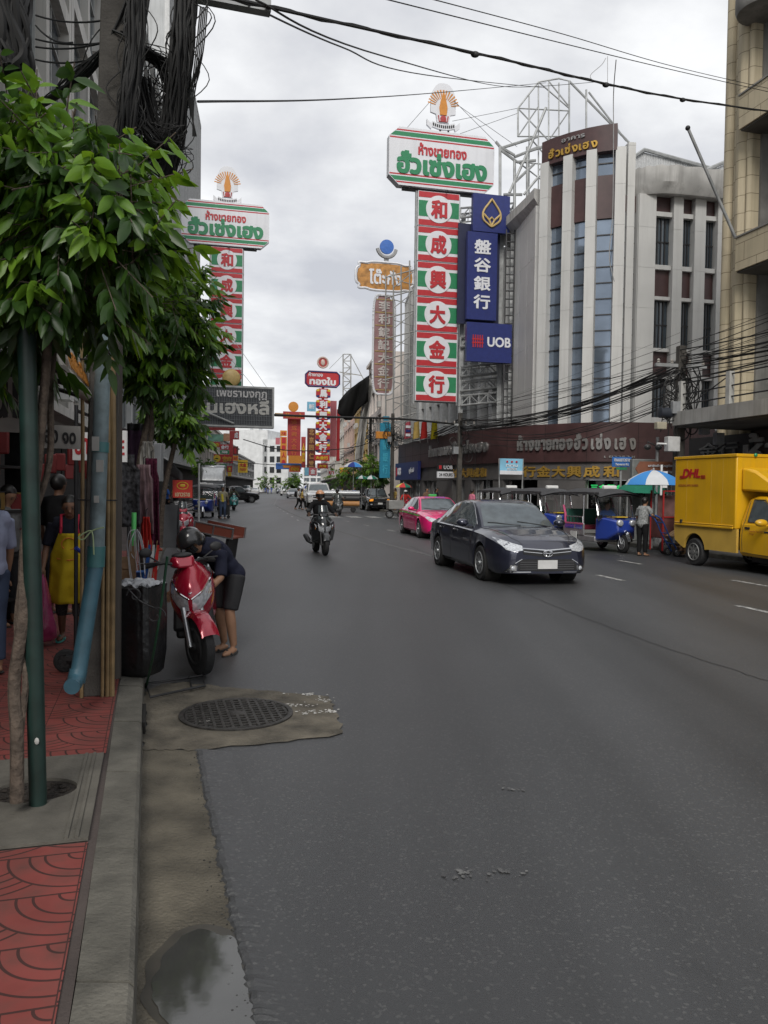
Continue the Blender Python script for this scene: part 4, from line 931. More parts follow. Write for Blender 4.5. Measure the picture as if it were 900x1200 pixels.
mb = MB(); o = [(w_ / 2 * 1.08 * math.copysign(abs(math.cos(a)) ** .35, math.cos(a)), -.14, h_ / 2 * 1.03 * math.copysign(abs(math.sin(a)) ** .35, math.sin(a))) for a in np.linspace(0, 2 * PI, 70)[:-1]]
mb.tube(o, .09, 6, closed=True)
for p in o: mb.ell((p[0] * 1.05, -.2, p[2] * 1.01), .07, n=6, m=4)
mb.build('scalloped_rim', SWH, t)
mb = MB()
for i in range(8): mb.box((0, -.14, (.47 - i * .94 / 7) * h_), (w_ * .9, .03, .08))
mb.build('tile_divider', M('divider_ochre', (.35, .25, .10), .5), t, 0)
t = thing('scaffold', 'rusty grey scaffold lattice beside the finned building behind the faded vertical sign', 'scaffold', (0, 0, 0)); mb = MB()
for px in (452, 461, 470, 480, 489): mb.tube([P(px, 300 + (489 - px) * .6, 60.5), P(px, 520, 60.5)], .06, 5)
for py in range(315, 520, 24): mb.tube([P(452, py + 10, 60.5), P(490, py, 60.5)], .05, 5); mb.tube([P(461, py + 12, 60.5), P(489, py + 20, 60.5)], .035, 5); mb.tube([P(461, py + 22, 60.5), P(489, py, 60.5)], .035, 5)
mb.build('lattice', M('scaffold_grey', (.25, .25, .24), .6, metal=.3), t)
t, w_, h_, b_ = board('vertical_sign', 'tall teal vertical sign with an orange band near the finned building', (445, 496, 457, 560), 58, TEAL, vert('中國銀行', M('teal_letter', (.05, .35, .48), .5), .03, .5, .42, -.45))
mb = MB(); mb.box((-.15, -.05, .28 * h_), (w_ * 1.45, .3, .5)); mb.build('orange_band', ORNG, b_, 0); mb = MB(); mb.box((.05, -.02, .56 * h_), (w_ * .6, .28, .5)); mb.build('top_block', TEAL, b_, 0)
# far red signs, right
t, w_, h_, b_ = board('shop_sign', 'octagonal red shop sign with white Thai name over six character tiles', (357.5, 435, 398.5, 454), 95, RED, [('ห้างทอง', -.2, .27, .4, .26, SWH, .03), ('ทองใบ', .0, -.12, .75, .5, SWH, .05)], 'shop sign', shape='oct')
mb = MB(); q_ = h_ * .22
mb.tube([(-w_ / 2 + q_, -.15, -h_ / 2 + .1), (w_ / 2 - q_, -.15, -h_ / 2 + .1), (w_ / 2 - .1, -.15, -h_ / 2 + q_), (w_ / 2 - .1, -.15, h_ / 2 - q_), (w_ / 2 - q_, -.15, h_ / 2 - .1), (-w_ / 2 + q_, -.15, h_ / 2 - .1), (-w_ / 2 + .1, -.15, h_ / 2 - q_), (-w_ / 2 + .1, -.15, -h_ / 2 + q_)], .09, 5, closed=True); mb.build('trim', NAVY, b_)
mb = MB(); mb.lathe([(.65, 0), (.65, .12), (.001, .15)], (.0, 0, h_ / 2 + 1.0), 20, Matrix.Rotation(PI / 2, 3, 'X')); e_ = mb.build('emblem', RED2, t)
mb = MB(); mb.tube([(.62 * math.cos(a), -.14, h_ / 2 + 1. + .62 * math.sin(a)) for a in np.linspace(0, 2 * PI, 24)[:-1]], .1, 6, closed=True); mb.ell((0, -.15, h_ / 2 + 1.), (.25, .1, .38)); mb.build('rim', M('emblem_pale', (.5, .4, .36), .5), e_)
kf = 95 / FPX
for i, ch in enumerate('馬利興大金行'):
    z = (444.5 - (461 + i * 12.7)) * kf
    mb = MB(); mb.prism([(a * 1.0, z + b * .58) for a, b in [(-.6, -1), (.6, -1), (1, -.6), (1, .6), (.6, 1), (-.6, 1), (-1, .6), (-1, -.6)]], (.1, .15, 0), (.86, 0, 0), (0, 0, 1), (0, -.3, 0)); p_ = mb.build('tile', RED, t, 0)
    for sx in (-1, 1):
        for sz, m_, nm in ((-1, NAVY, 'navy_corner'), (1, YEL, 'yellow_corner')):
            mb = MB(); mb.box((.1 + sx * .66, -.16, z + sz * .36), (.34, .03, .26)); mb.build(nm, m_, p_, 0)
    mb = MB(); mb.text(ch, (.1, -.17, z), (1, 0, 0), (0, 0, 1), .95, .92, .04, .06); mb.build('character', SWH, p_, 0)
mb = MB(); mb.box((.1, .2, -4.6), (.3, .15, 8.2)); mb.build('mast', STEEL, t, 0)
board('shop_sign', 'small red and gold sign at the foot of the six tile column', (368, 533, 386, 540), 94.5, RED, [('大金行', 0, 0, .8, .6, YEL, .04)])
t = thing('mast_tower', 'slim lattice mast standing behind the octagonal red sign', 'lattice mast', (0, 0, 0)); mb = MB()
for px in (402, 411): mb.tube([P(px, 415, 100), P(px, 470, 100)], .09, 5)
for i in range(7): mb.tube([P(402, 415 + i * 8, 100), P(411, 415 + i * 8, 100)], .06, 5); mb.tube([P(402 if i % 2 else 411, 415 + i * 8, 100), P(411 if i % 2 else 402, 423 + i * 8, 100)], .06, 5)
mb.tube([P(411, 416, 100), P(428, 448, 100)], .06, 5); mb.tube([P(402, 416, 100), P(386, 432, 96)], .03, 4); mb.tube([P(398, 436, 98), P(424, 440, 100)], .06, 5); mb.build('lattice', STEEL, t)
FS = [('vertical_sign', 'long red vertical sign with gold characters under a red name board', (337, 491, 352, 534), 118, RED2, vert('張成興大金行', M('sign_dull_orange', (.50, .14, .04), .5), .01, .42)),
      ('shop_sign', 'red name board with orange letters topping the long red vertical sign', (332, 482.5, 357, 491), 117, RED2, [('โต้วเฮงเฮ้า', 0, 0, .8, .6, ORNG, .04)]),
      ('vertical_sign', 'narrow orange vertical sign with dark red characters far along the right', (328.5, 512, 336, 546), 130, ORNG, vert('一樂人參', RED, .05, .6)),
      ('shop_sign', 'little orange board above the narrow orange vertical sign', (328.5, 504.5, 336, 511), 130, ORNG, [('大金', 0, 0, .7, .6, RED, .05)]),
      ('vertical_sign', 'dark maroon vertical sign with ochre characters left of the tile column', (360, 502, 369.5, 548), 108, BRN, vert('北京同仁堂', M('ochre_letter', (.4, .22, .08), .5), .04, .6)),
      ('shop_sign', 'pale blue board above the dark maroon vertical sign', (360, 471, 370, 482), 112, M('sign_skyblue', (.16, .4, .55), .5), [('銀行', 0, 0, .6, .5, SWH, .04)]),
      ('shop_sign', 'orange fan shaped board under the long red vertical sign', (338, 534, 354, 543), 117, ORNG, []),
      ('shop_sign', 'wide blue board with an orange stripe low over the far street', (323.5, 543, 353, 550), 122, BLUE, [('金行', .1, 0, .7, .5, ORNG, .05)]),
      ('shop_sign', 'small orange red board hung below the wide blue board', (339, 546.5, 352, 553), 121, M('sign_vermilion', (.55, .10, .03), .5), [('ทอง', 0, 0, .7, .6, YEL, .04)]),
      ('vertical_sign', 'pink vertical panel right of the tile column', (387, 470, 394, 535), 100, PINK, []),
      ('vertical_sign', 'red sliver sign standing beside the pink panel', (394.5, 480, 398, 540), 101, RED, []),
      ('shop_sign', 'pink square board low beside the far trees', (362, 548, 371, 557), 100, PINK, [('金', 0, 0, .6, .6, SWH, .04)]),
      ('shop_sign', 'light blue square board beside the pink square board', (357, 548, 362, 557), 102, M('sign_skyblue', (.16, .4, .55)), []),
      ('shop_sign', 'small far red board right of the white block', (323, 513, 328, 521), 140, PINK, []),
      ('shop_sign', 'long narrow red board directly under the dark louvred sign', (232, 498, 275, 504), 70, RED2, [('ห้างทองแต้จิบฮุย', 0, 0, .86, .5, M('rose_letter', (.6, .2, .2), .5), .02)]),
      ('picture_sign', 'green landscape picture board with an orange end far on the left', (244, 509, 262, 517), 78, M('sign_seagreen', (.16, .33, .25), .5, var=.5, sc=2), []),
      ('shop_sign', 'peach coloured board next to the green landscape picture', (262, 508, 269, 517), 78, M('sign_peach', (.5, .27, .16), .5), []),
      ('shop_sign', 'crimson board with a white character past the peach board', (269, 505, 280, 515), 80, RED2, [('成', .2, 0, .4, .7, SWH, .04)]),
      ('shop_sign', 'bright red board with white letters over a green board', (258, 521, 269, 527), 84, RED, [('金行', 0, 0, .8, .7, SWH, .05)]),
      ('shop_sign', 'green board with white letters under a bright red board', (258, 528, 268.5, 532), 84, GRN, [('ทอง', 0, 0, .6, .6, SWH, .05)]),
      ('vertical_sign', 'tall crimson strip sign behind the green board', (269, 515, 273, 543), 86, RED2, []),
      ('shop_sign', 'dark red board stack beside the tall crimson strip', (272, 523, 279, 533), 90, BRN, [('金', 0, 0, .5, .7, RED, .05)]),
      ('shop_sign', 'red board with a round yellow emblem and yellow letters on the left', (251, 532.5, 272, 542), 72, RED, [('เซ่งเฮง', .2, .12, .5, .4, YEL, .03), ('金行', .2, -.25, .45, .3, YEL, .03)]),
      ('shop_sign', 'red and yellow little board below the yellow emblem board', (266, 546, 272, 553), 82, RED2, [('金', 0, 0, .5, .6, YEL, .05)]),
      ('shop_sign', 'yellow square board with red letters far on the left', (279, 539, 290, 554), 100, YEL, [('大金', 0, .1, .7, .3, RED, .04), ('ทอง', 0, -.25, .6, .2, RED, .03)]),
      ('shop_sign', 'lower yellow stub board under the red and yellow little board', (267, 553, 271, 558), 82, YEL, [])]
FS += [('shop_sign', lb, r_, Y_, m_, [(s_, 0, 0, .75, .6, k_, .03)]) for lb, r_, Y_, m_, s_, k_ in [('crimson board over the green picture far down the left', (250, 518, 258, 524), 88, RED2, '金', YEL), ('orange board in front of the far left shophouses', (273, 534, 279, 540), 110, ORNG, '金行', RED), ('small green and white board low among the left signs', (258, 544, 265, 550), 92, GRN, 'ทอง', SWH), ('tall dark red board between the orange sign and the maroon sign', (353, 512, 358, 548), 125, RED2, '金', YEL), ('yellow board low on the ochre building', (398, 548, 412, 557), 88, YEL, 'ทอง', RED), ('red board low on the salmon shophouse', (372, 543, 384, 549), 106, RED, '大金', YEL), ('white board low behind the far umbrellas', (384, 551, 392, 557), 98, SWH, 'ยา', RED)]]
for f in FS: t, w_, h_, b_ = board(*f)
for o in list(S.objects):
    if o.get('label', '').startswith('red board with a round yellow'):
        mb = MB(); mb.lathe([(.32, 0), (.32, .05), (.001, .06)], (-.55, -.13, 0), 20, Matrix.Rotation(PI / 2, 3, 'X')); mb.build('round_emblem', YEL, o)
    if o.get('label', '').startswith('red name board with'):
        mb = MB(); mb.lathe([(.75, 0), (.75, .12), (.001, .15)], (-.1, 0, 1.25), 20, Matrix.Rotation(PI / 2, 3, 'X')); mb.build('round_emblem', ORNG, o); mb = MB(); mb.box((-2.2, 0, .0), (1.2, .2, .5)); mb.build('arm_board', M('ochre_arm', (.35, .22, .08), .5, var=.4, sc=3), o, 0)
# bank branch boards on the podium
def pod_board(name, label, s0, z0, wd, hg, mat, lines, out=.3):
    p, u = at_path(podc, s0); n = V((u.y, -u.x, 0)); p = p + n * out; t = thing(name, label, 'bank sign', (p.x, p.y, z0), math.atan2(u.y, u.x))
    mb = MB(); mb.box((0, .1, 0), (wd, .2, hg)); b = mb.build('board', mat, t, 0)
    for s_, cx, cy, w_, h_, m, bo in lines: mb = MB(); mb.text(s_, (cx * wd, -.004, cy * hg), (1, 0, 0), (0, 0, 1), w_ * wd, h_ * hg, .03, bo); mb.build('lettering', m, b, 0)
    return t
t = pod_board('bank_sign', 'long blue bank branch sign on the far end of the maroon band', 3.2, 2.9, 6.4, 1.15, NAVY, [('UOB', -.3, 0, .14, .45, SWH, .02), ('ยูโอบี', .25, 0, .2, .35, SWH, .02)], .45)
mb = MB(); mb.box((-2.8, -.02, 0), (.25, .04, .6)); mb.build('red_emblem', RED, t, 0)
c = P(522, 552, 43); t = thing('bank_sign', 'small black and white 24 hour bank sign hanging by the grey pole', 'bank sign', c, SRZ)
mb = MB(); mb.box((0, 0, .2), (.95, .15, .42)); b = mb.build('board', BLK, t, 0); mb = MB(); mb.text('UOB', (.12, -.08, .2), (1, 0, 0), (0, 0, 1), .5, .2, .02, .02); mb.build('lettering', SWH, b, 0)
mb = MB(); mb.box((-.32, -.08, .2), (.14, .03, .2)); mb.build('red_emblem', RED, b, 0)
mb = MB(); mb.box((0, 0, -.2), (.95, .15, .34)); b = mb.build('lower_board', SWH, t, 0); mb = MB(); mb.text('24 HOURS', (0, -.08, -.2), (1, 0, 0), (0, 0, 1), .75, .18, .02, .02); mb.build('lettering', BLK, b, 0)
# banner on the pole, street signs
t, w_, h_, b_ = board('banner', 'pale blue fabric banner with tiny coloured dots on a frame before the shop band', (585, 537.5, 614, 556), 34, M('banner_blue', (.22, .50, .68), .7, var=.3, sc=1.2), [('ททบ', 0, .05, .5, .15, SWH, .02), ('เยาวราช', 0, -.15, .4, .12, SWH, .02)], 'banner', depth=.03)
mb = MB(); mb.box((0, -.018, -.38 * h_), (w_, .006, .24 * h_)); mb.build('white_hem', SWH, b_, 0)
mb = MB()
for i, dx in enumerate((-.2, 0, .2)): mb.ell((dx * w_, -.03, .3 * h_), (.05, .01, .05), n=8, m=5)
mb.build('dots', RED, b_)
# ------------------------------------------------------------------ vehicles
RUB = M('tyre_rubber', (.016, .016, .017), .8, var=.3, sc=20, bump=.2)
ALLOY = M('alloy', (.42, .43, .44), .3, metal=.8, var=.1); CHROME = M('chrome', (.6, .6, .61), .12, metal=1., var=.05)
BPL = M('black_plastic', (.018, .018, .019), .55, var=.2); LAMP = M('clear_lamp', (.55, .57, .6), .08, metal=.35, spec=.9, var=.3, sc=30); REDL = M('red_lamp', (.35, .01, .01), .2); AMB = M('amber_lamp', (.6, .22, .02), .2, emit=.8)
CGL = M('car_glass', (.10, .12, .13), .03, metal=.35, var=.2, spec=1.); PLATE = M('plate_white', (.55, .55, .54), .5)
def paint(n, c, metal=.35, rough=.3): return M(n, c, rough, metal=metal, var=.05, sc=2, coat=1.)
def wheel(root, c, r, wd, rim=ALLOY, spokes=10, name='wheel'):
    Mx = Matrix.Rotation(PI / 2, 3, 'X'); mb = MB()
    mb.lathe([(r * .62, -wd / 2), (r * .9, -wd / 2), (r * .985, -wd * .36), (r, -wd * .2), (r, wd * .2), (r * .985, wd * .36), (r * .9, wd / 2), (r * .62, wd / 2)], c, 28, Mx, cap=True); wv = mb.build(name, RUB, root)
    mb = MB()
    for s in (-1, 1):
        y = s * (wd / 2 + .002); cc = V(c) + V((0, y, 0))
        mb.k = 1; mb.lathe([(r * .60, -s * .012 if 0 else 0), (.001, 0)], V(c) + V((0, s * (wd / 2 - .045), 0)), 24, Mx, cap=False); mb.k = 0
        mb.tube([cc + V((r * .6 * math.cos(a), 0, r * .6 * math.sin(a))) for a in np.linspace(0, 2 * PI, 25)[:-1]], .016 * r / .33, 6, closed=True)
        mb.lathe([(r * .16, -.02), (r * .16, .012), (.001, .014)], cc, 12, Matrix.Rotation(PI / 2 * -s * -1, 3, 'X'))
        for k in range(spokes):
            a = 2 * PI * k / spokes; d = V((math.cos(a), 0, math.sin(a))); t_ = V((-math.sin(a), 0, math.cos(a)))
            wv_ = .07 * r * 10 / spokes * 1.3
            q = [cc + d * r * .12 - t_ * wv_, cc + d * r * .12 + t_ * wv_, cc + d * r * .6 + t_ * wv_ * .8, cc + d * r * .6 - t_ * wv_ * .8]; mb.poly(q)
    mb.build('rim', [rim, BPL], wv); return wv
def project(bvh, p, d):
    h = bvh.ray_cast(V(p), V(d)); return h[0] if h[0] is not None else bvh.find_nearest(V(p))[0]
def patch(root, name, mat, bvh, top, bot, d, off=.006, nu=8, nv=4):
    """surface patch between an upper and a lower line, laid on the body along d"""
    def lin(pl, t):
        x = t * (len(pl) - 1); i = min(int(x), len(pl) - 2); return V(pl[i]).lerp(V(pl[i + 1]), x - i)
    d = V(d).normalized(); mb = MB()
    nu = max(nu, len(top) * 3)
    f = lambda u, v: project(bvh, lin(bot, u).lerp(lin(top, u), v), d) - d * off
    ids = mb.grid(f, nu, nv)
    # a skirt into the body closes the edge
    e = [(0, i / nv) for i in range(nv)] + [(i / nu, 1) for i in range(nu)] + [(1, 1 - i / nv) for i in range(nv)] + [(1 - i / nu, 0) for i in range(nu)]
    r0 = [f(*q) for q in e]; mb.loft([r0, [p + d * (off + .006) for p in r0]], True, False)
    return mb.build(name, mat, root, 50)
def seam(root, name, mat, bvh, pts, d, r=.004, off=.0, n=10):
    d = V(d); P_ = []
    for a, b in zip(pts, pts[1:]):
        for k in range(n): P_.append(project(bvh, V(a).lerp(V(b), k / n), d) - d * off)
    P_.append(project(bvh, pts[-1], d) - d * off); mb = MB(); mb.tube(P_, r, 5); return mb.build(name, mat, root)
def car_body(root, sp, mat, name='body'):
    L0, L1 = sp['w'][0][0], sp['w'][-1][0]; n = 84; mb = MB(); xs = [L0 + (L1 - L0) * i / n for i in range(n + 1)]
    xs = sorted(set(xs + [L0 + .015, L0 + .04, L1 - .015, L1 - .04])); rings = []; ra = sp['ra']
    for x in xs:
        w, zb, zs, zt = (ip(sp[k], x) for k in ('w', 'zb', 'zs', 'zt')); e = min(x - L0, L1 - x)
        k_ = 1 - .06 * max(0, 1 - e / .05) ** 2; w *= k_
        h = [(w * .92, zb), (w * .985, zb + .07), (w, zb + .42 * (zs - zb)), (w * .99, zb + .72 * (zs - zb)), (w * .955, zs - .02), (w * .90, zs + .01), (w * .78, zs + .62 * (zt - zs) + .01), (w * .42, zt - .006), (0, zt)]
        za = -1
        for xw in sp['xw']:
            if abs(x - xw) < ra: za = max(za, sp['r'] + math.sqrt(ra * ra - (x - xw) ** 2))
        h2 = []
        for i, (y, z) in enumerate(h):
            lim = za + .012 * i
            h2.append((y, max(z, min(lim, zs - .03 + i * .004)) if za > 0 and i < 5 else z))
        rings.append([V((x, y, z)) for y, z in h2] + [V((x, -y, z)) for y, z in reversed(h2[:-1])])
    mb.loft(rings, closed=False, cap=False)
    for rg_ in (rings[0], rings[-1]): mb.poly(rg_ if rg_ is rings[-1] else list(reversed(rg_)))
    if 'zr' in sp:
        g0, g1 = sp['zr'][0][0], sp['zr'][-1][0]; gr = []
        for i in range(49):
            x = g0 + (g1 - g0) * i / 48; zr, wr = ip(sp['zr'], x), ip(sp['wr'], x); zs = ip(sp['zs'], x) - .01; wb = ip(sp['w'], x) * .925
            zr = max(zr, zs + .012); wm = wb + (wr - wb) * .5
            h = [(wb, zs), (wb + (wr - wb) * .33, zs + (zr - .07 - zs) * .36), (wb + (wr - wb) * .72, zs + (zr - .07 - zs) * .74), (wr, max(zs + .004, zr - .06)), (wr * .93, max(zs + .006, zr - .024)), (wr * .6, zr - .004), (0, zr)]
            gr.append([V((x, y, z)) for y, z in h] + [V((x, -y, z)) for y, z in reversed(h[:-1])])
        mb.loft(gr, closed=False, cap=False)
    bvh = BVHTree.FromPolygons([V(v) for v in mb.v], mb.f)
    o = mb.build(name, mat, root, 35)
    ub = MB(); w_ = max(q for _, q in sp['w']); ub.box(((L0 + L1) / 2, 0, sp['r'] + .08), (L1 - L0 - .35, (w_ - .24) * 2, .36)); ub.build('underbody', BPL, root)
    for xw in sp['xw']:
        ub = MB()
        for s in (-1, 1): ub.lathe([(ra - .006, 0), (ra - .006, .3)], (xw, s * (w_ - .03), sp['r']), 20, Matrix.Rotation(PI / 2 * s, 3, 'X'), cap=False)
        ub.build('wheel_well', VOID, root)
    return bvh
SEDAN = dict(r=.325, ra=.375, xw=(1.43, -1.36),
    w=[(-2.42, .70), (-2.34, .78), (-2.1, .86), (-1.6, .905), (-.5, .915), (1., .915), (1.7, .90), (2.05, .86), (2.25, .79), (2.36, .71), (2.42, .62)],
    zb=[(-2.42, .34), (-2.1, .25), (-1, .2), (1, .2), (2.1, .2), (2.42, .22)],
    zs=[(-2.42, .84), (-2.25, .93), (-1.5, .955), (0, .93), (.9, .90), (1.5, .86), (2., .78), (2.25, .70), (2.42, .60)],
    zt=[(-2.42, .90), (-2.25, 1.03), (-1.7, 1.07), (-1, 1.0), (.7, 1.), (1.1, .99), (1.6, .95), (2., .87), (2.25, .78), (2.42, .64)],
    zr=[(-2.05, 1.02), (-1.75, 1.13), (-1.35, 1.32), (-.95, 1.42), (-.5, 1.465), (0, 1.475), (.25, 1.45), (.5, 1.36), (.85, 1.15), (1.16, .95)],
    wr=[(-2.05, .72), (-1.2, .60), (0, .61), (.35, .63), (1.16, .76)])
def sedan(name, label, loc, rz, mat, cat='car', det=2, group=None, sc=1., spec=SEDAN, glass=CGL):
    t = thing(name, label, cat, loc, rz, group); t.scale = (sc,) * 3; b = car_body(t, spec, mat)
    for xw in spec['xw']:
        for s in (1, -1): wheel(t, (xw, s * .80, spec['r']), spec['r'], .20)
    for s in (1, -1):
        d = (0, -s, 0); q = lambda x, z: (x, s * 1.5, z)
        patch(t, 'side_window', glass, b, [q(-.30, 1.405), q(.16, 1.39), q(.40, 1.29), q(.78, 1.08)], [q(-.30, .975), q(.2, .965), q(.5, .96), q(.84, .955)], d, .005)
        patch(t, 'side_window', glass, b, [q(-1.42, 1.20), q(-1.12, 1.325), q(-.8, 1.385), q(-.37, 1.405)], [q(-1.52, 1.06), q(-1.2, .985), q(-.8, .98), q(-.37, .975)], d, .005)
        if det > 1:
            seam(t, 'door_seam', BPL, b, [q(-.335, 1.38), q(-.33, .6), q(-.35, .28)], d); seam(t, 'door_seam', BPL, b, [q(.92, .93), q(.86, .6), q(.84, .30)], d); seam(t, 'door_seam', BPL, b, [q(-1.45, 1.0), q(-1.16, .78), q(-1.02, .58), q(-.95, .28)], d)
            seam(t, 'window_trim', CHROME, b, [q(-1.54, 1.05), q(-1.2, .975), q(-.4, .965), q(.86, .945)], d, .008)
            seam(t, 'window_trim', CHROME, b, [q(-1.54, 1.08), q(-1.3, 1.28), q(-.9, 1.385), q(-.2, 1.43), q(.2, 1.405), q(.44, 1.29), q(.88, 1.0)], d, .008)
            for x in (-.12, -1.12): mb = MB(); p = project(b, q(x, .86), d); mb.tube([p + V((-.09, -d[1] * .012, 0)), p + V((0, -d[1] * .03, .005)), p + V((.09, -d[1] * .012, 0))], .014, 6); mb.build('door_handle', CHROME, t)
        mb = MB(); mb.ell((.70, s * 1.0, 1.03), (.10, .12, .075)); mb.box((.72, s * .88, .98), (.06, .12, .03)); mb.build('mirror', mat, t)
        f = lambda y, z: (3.2, s * y, z)
        patch(t, 'headlight', LAMP, b, [f(.44, .70), f(.60, .745), f(.74, .80), f(.80, .825)], [f(.45, .625), f(.60, .60), f(.72, .63), f(.795, .74)], (-1, 0, 0), .008)
        if det > 1:
            f2 = lambda y, z: (-3.2, s * y, z); patch(t, 'tail_light', REDL, b, [f2(.45, .90), f2(.82, .92)], [f2(.45, .76), f2(.82, .72)], (1, 0, 0), .008)
            patch(t, 'fog_lamp', CHROME, b, [f(.55, .36), f(.66, .37)], [f(.56, .27), f(.70, .27)], (-1, 0, 0), .006); mb = MB(); p = project(b, f(.62, .315), (-1, 0, 0)); mb.ell(p, (.02, .045, .04)); mb.build('fog_lens', LAMP, t)
            seam(t, 'bumper_trim', CHROME, b, [f(.46, .47), f(.58, .40), f(.74, .25), f(.5, .245), f(.3, .245)], (-1, 0, 0), .010)
    f = lambda y, z: (3.2, y, z)
    patch(t, 'windshield', glass, b, [(.40, -.56, 3), (.36, 0, 3), (.40, .56, 3)], [(1.08, -.70, 3), (1.13, 0, 3), (1.08, .70, 3)], (0, 0, -1), .006, 12, 8)
    patch(t, 'rear_window', glass, b, [(-1.12, -.50, 3), (-1.10, 0, 3), (-1.12, .50, 3)], [(-1.85, -.62, 3), (-1.88, 0, 3), (-1.85, .62, 3)], (0, 0, -1), .006, 12, 8)
    g = patch(t, 'grille', BPL, b, [f(-.46, .645), f(0, .60), f(.46, .645)], [f(-.44, .56), f(0, .50), f(.44, .56)], (-1, 0, 0), .006, 12, 3)
    i_ = patch(t, 'lower_intake', BPL, b, [f(-.48, .47), f(0, .475), f(.48, .47)], [f(-.62, .28), f(0, .255), f(.62, .28)], (-1, 0, 0), .006, 12, 4)
    if det > 1:
        seam(g, 'chrome_bar', CHROME, b, [f(-.46, .66), f(0, .625), f(.46, .66)], (-1, 0, 0), .015, .008); seam(g, 'chrome_bar', CHROME, b, [f(-.44, .605), f(0, .565), f(.44, .605)], (-1, 0, 0), .008, .008)
        for z in (.30, .34, .38, .42): seam(i_, 'slat', M('slat_grey', (.07, .07, .075), .4), b, [f(-.5, z), f(0, z - .003), f(.5, z)], (-1, 0, 0), .006, .008)
        p = project(b, f(0, .575), (-1, 0, 0)); mb = MB()
        for rx, rz_ in ((.085, .058), (.032, .056), (.062, .024)):
            mb.tube([p + V((.025, rx * math.cos(a), rz_ * math.sin(a) + (.022 if rx == .062 else 0))) for a in np.linspace(0, 2 * PI, 24)[:-1]], .009, 6, closed=True)
        mb.build('emblem', CHROME, g)
        mb = MB(); p = project(b, f(0, .38), (-1, 0, 0)); mb.box(p + V((.02, 0, 0)), (.02, .36, .15)); pl_ = mb.build('number_plate', PLATE, t)
        seam(t, 'hood_seam', BPL, b, [(1.08, .74, 3), (1.6, .66, 3), (2.1, .55, 3), (2.33, .42, 3)], (0, 0, -1), .004, .002); seam(t, 'hood_seam', BPL, b, [(1.08, -.74, 3), (1.6, -.66, 3), (2.1, -.55, 3), (2.33, -.42, 3)], (0, 0, -1), .004, .002)
        for y in (-.3, .3): seam(t, 'wiper', BPL, b, [(1.12, y + .32, 3), (1.0, y - .3, 3)], (0, 0, -1), .009, .012)
    else:
        mb = MB(); p = project(b, f(0, .40), (-1, 0, 0)); mb.box(p + V((.02, 0, 0)), (.02, .34, .13)); mb.build('number_plate', PLATE, t)
    return t, b
def hd(v): return math.atan2(v[1], v[0])
SLATE = paint('slate_paint', (.030, .033, .055), .5, .3)
t, b = sedan('sedan', 'dark slate blue sedan with chrome grille driving towards the camera mid road', (2.46, 16.95, 0), hd((.21, -.977)), SLATE, sc=1.05)
PNK = paint('pink_paint', (.66, .015, .15), .1, .3)
t, b = sedan('taxi', 'bright pink taxi with a green stripe behind the dark sedan', (1.83, 29.75, 0), hd((.19, -.98)), PNK, 'taxi')
for s in (1, -1): patch(t, 'green_stripe', M('taxi_green', (.12, .32, .06), .4), b, [(-2.3, s * 1.5, .86), (-1, s * 1.5, .90), (1.5, s * 1.5, .82)], [(-2.3, s * 1.5, .80), (-1, s * 1.5, .84), (1.5, s * 1.5, .77)], (0, -s, 0), .004)
mb = MB(); mb.box((-.1, 0, 1.51), (.12, .30, .08)); r_ = mb.build('roof_sign', M('taxi_sign', (.04, .35, .08), .4, emit=.15), t, bevel=.02)
mb = MB(); mb.text('TAXI-METER', (.31, 0, 1.42), (0, 1, 0), (-.45, 0, .9), .8, .07, .004, .02); mb.build('lettering', M('taxi_blue', (.05, .1, .5), .5), t)
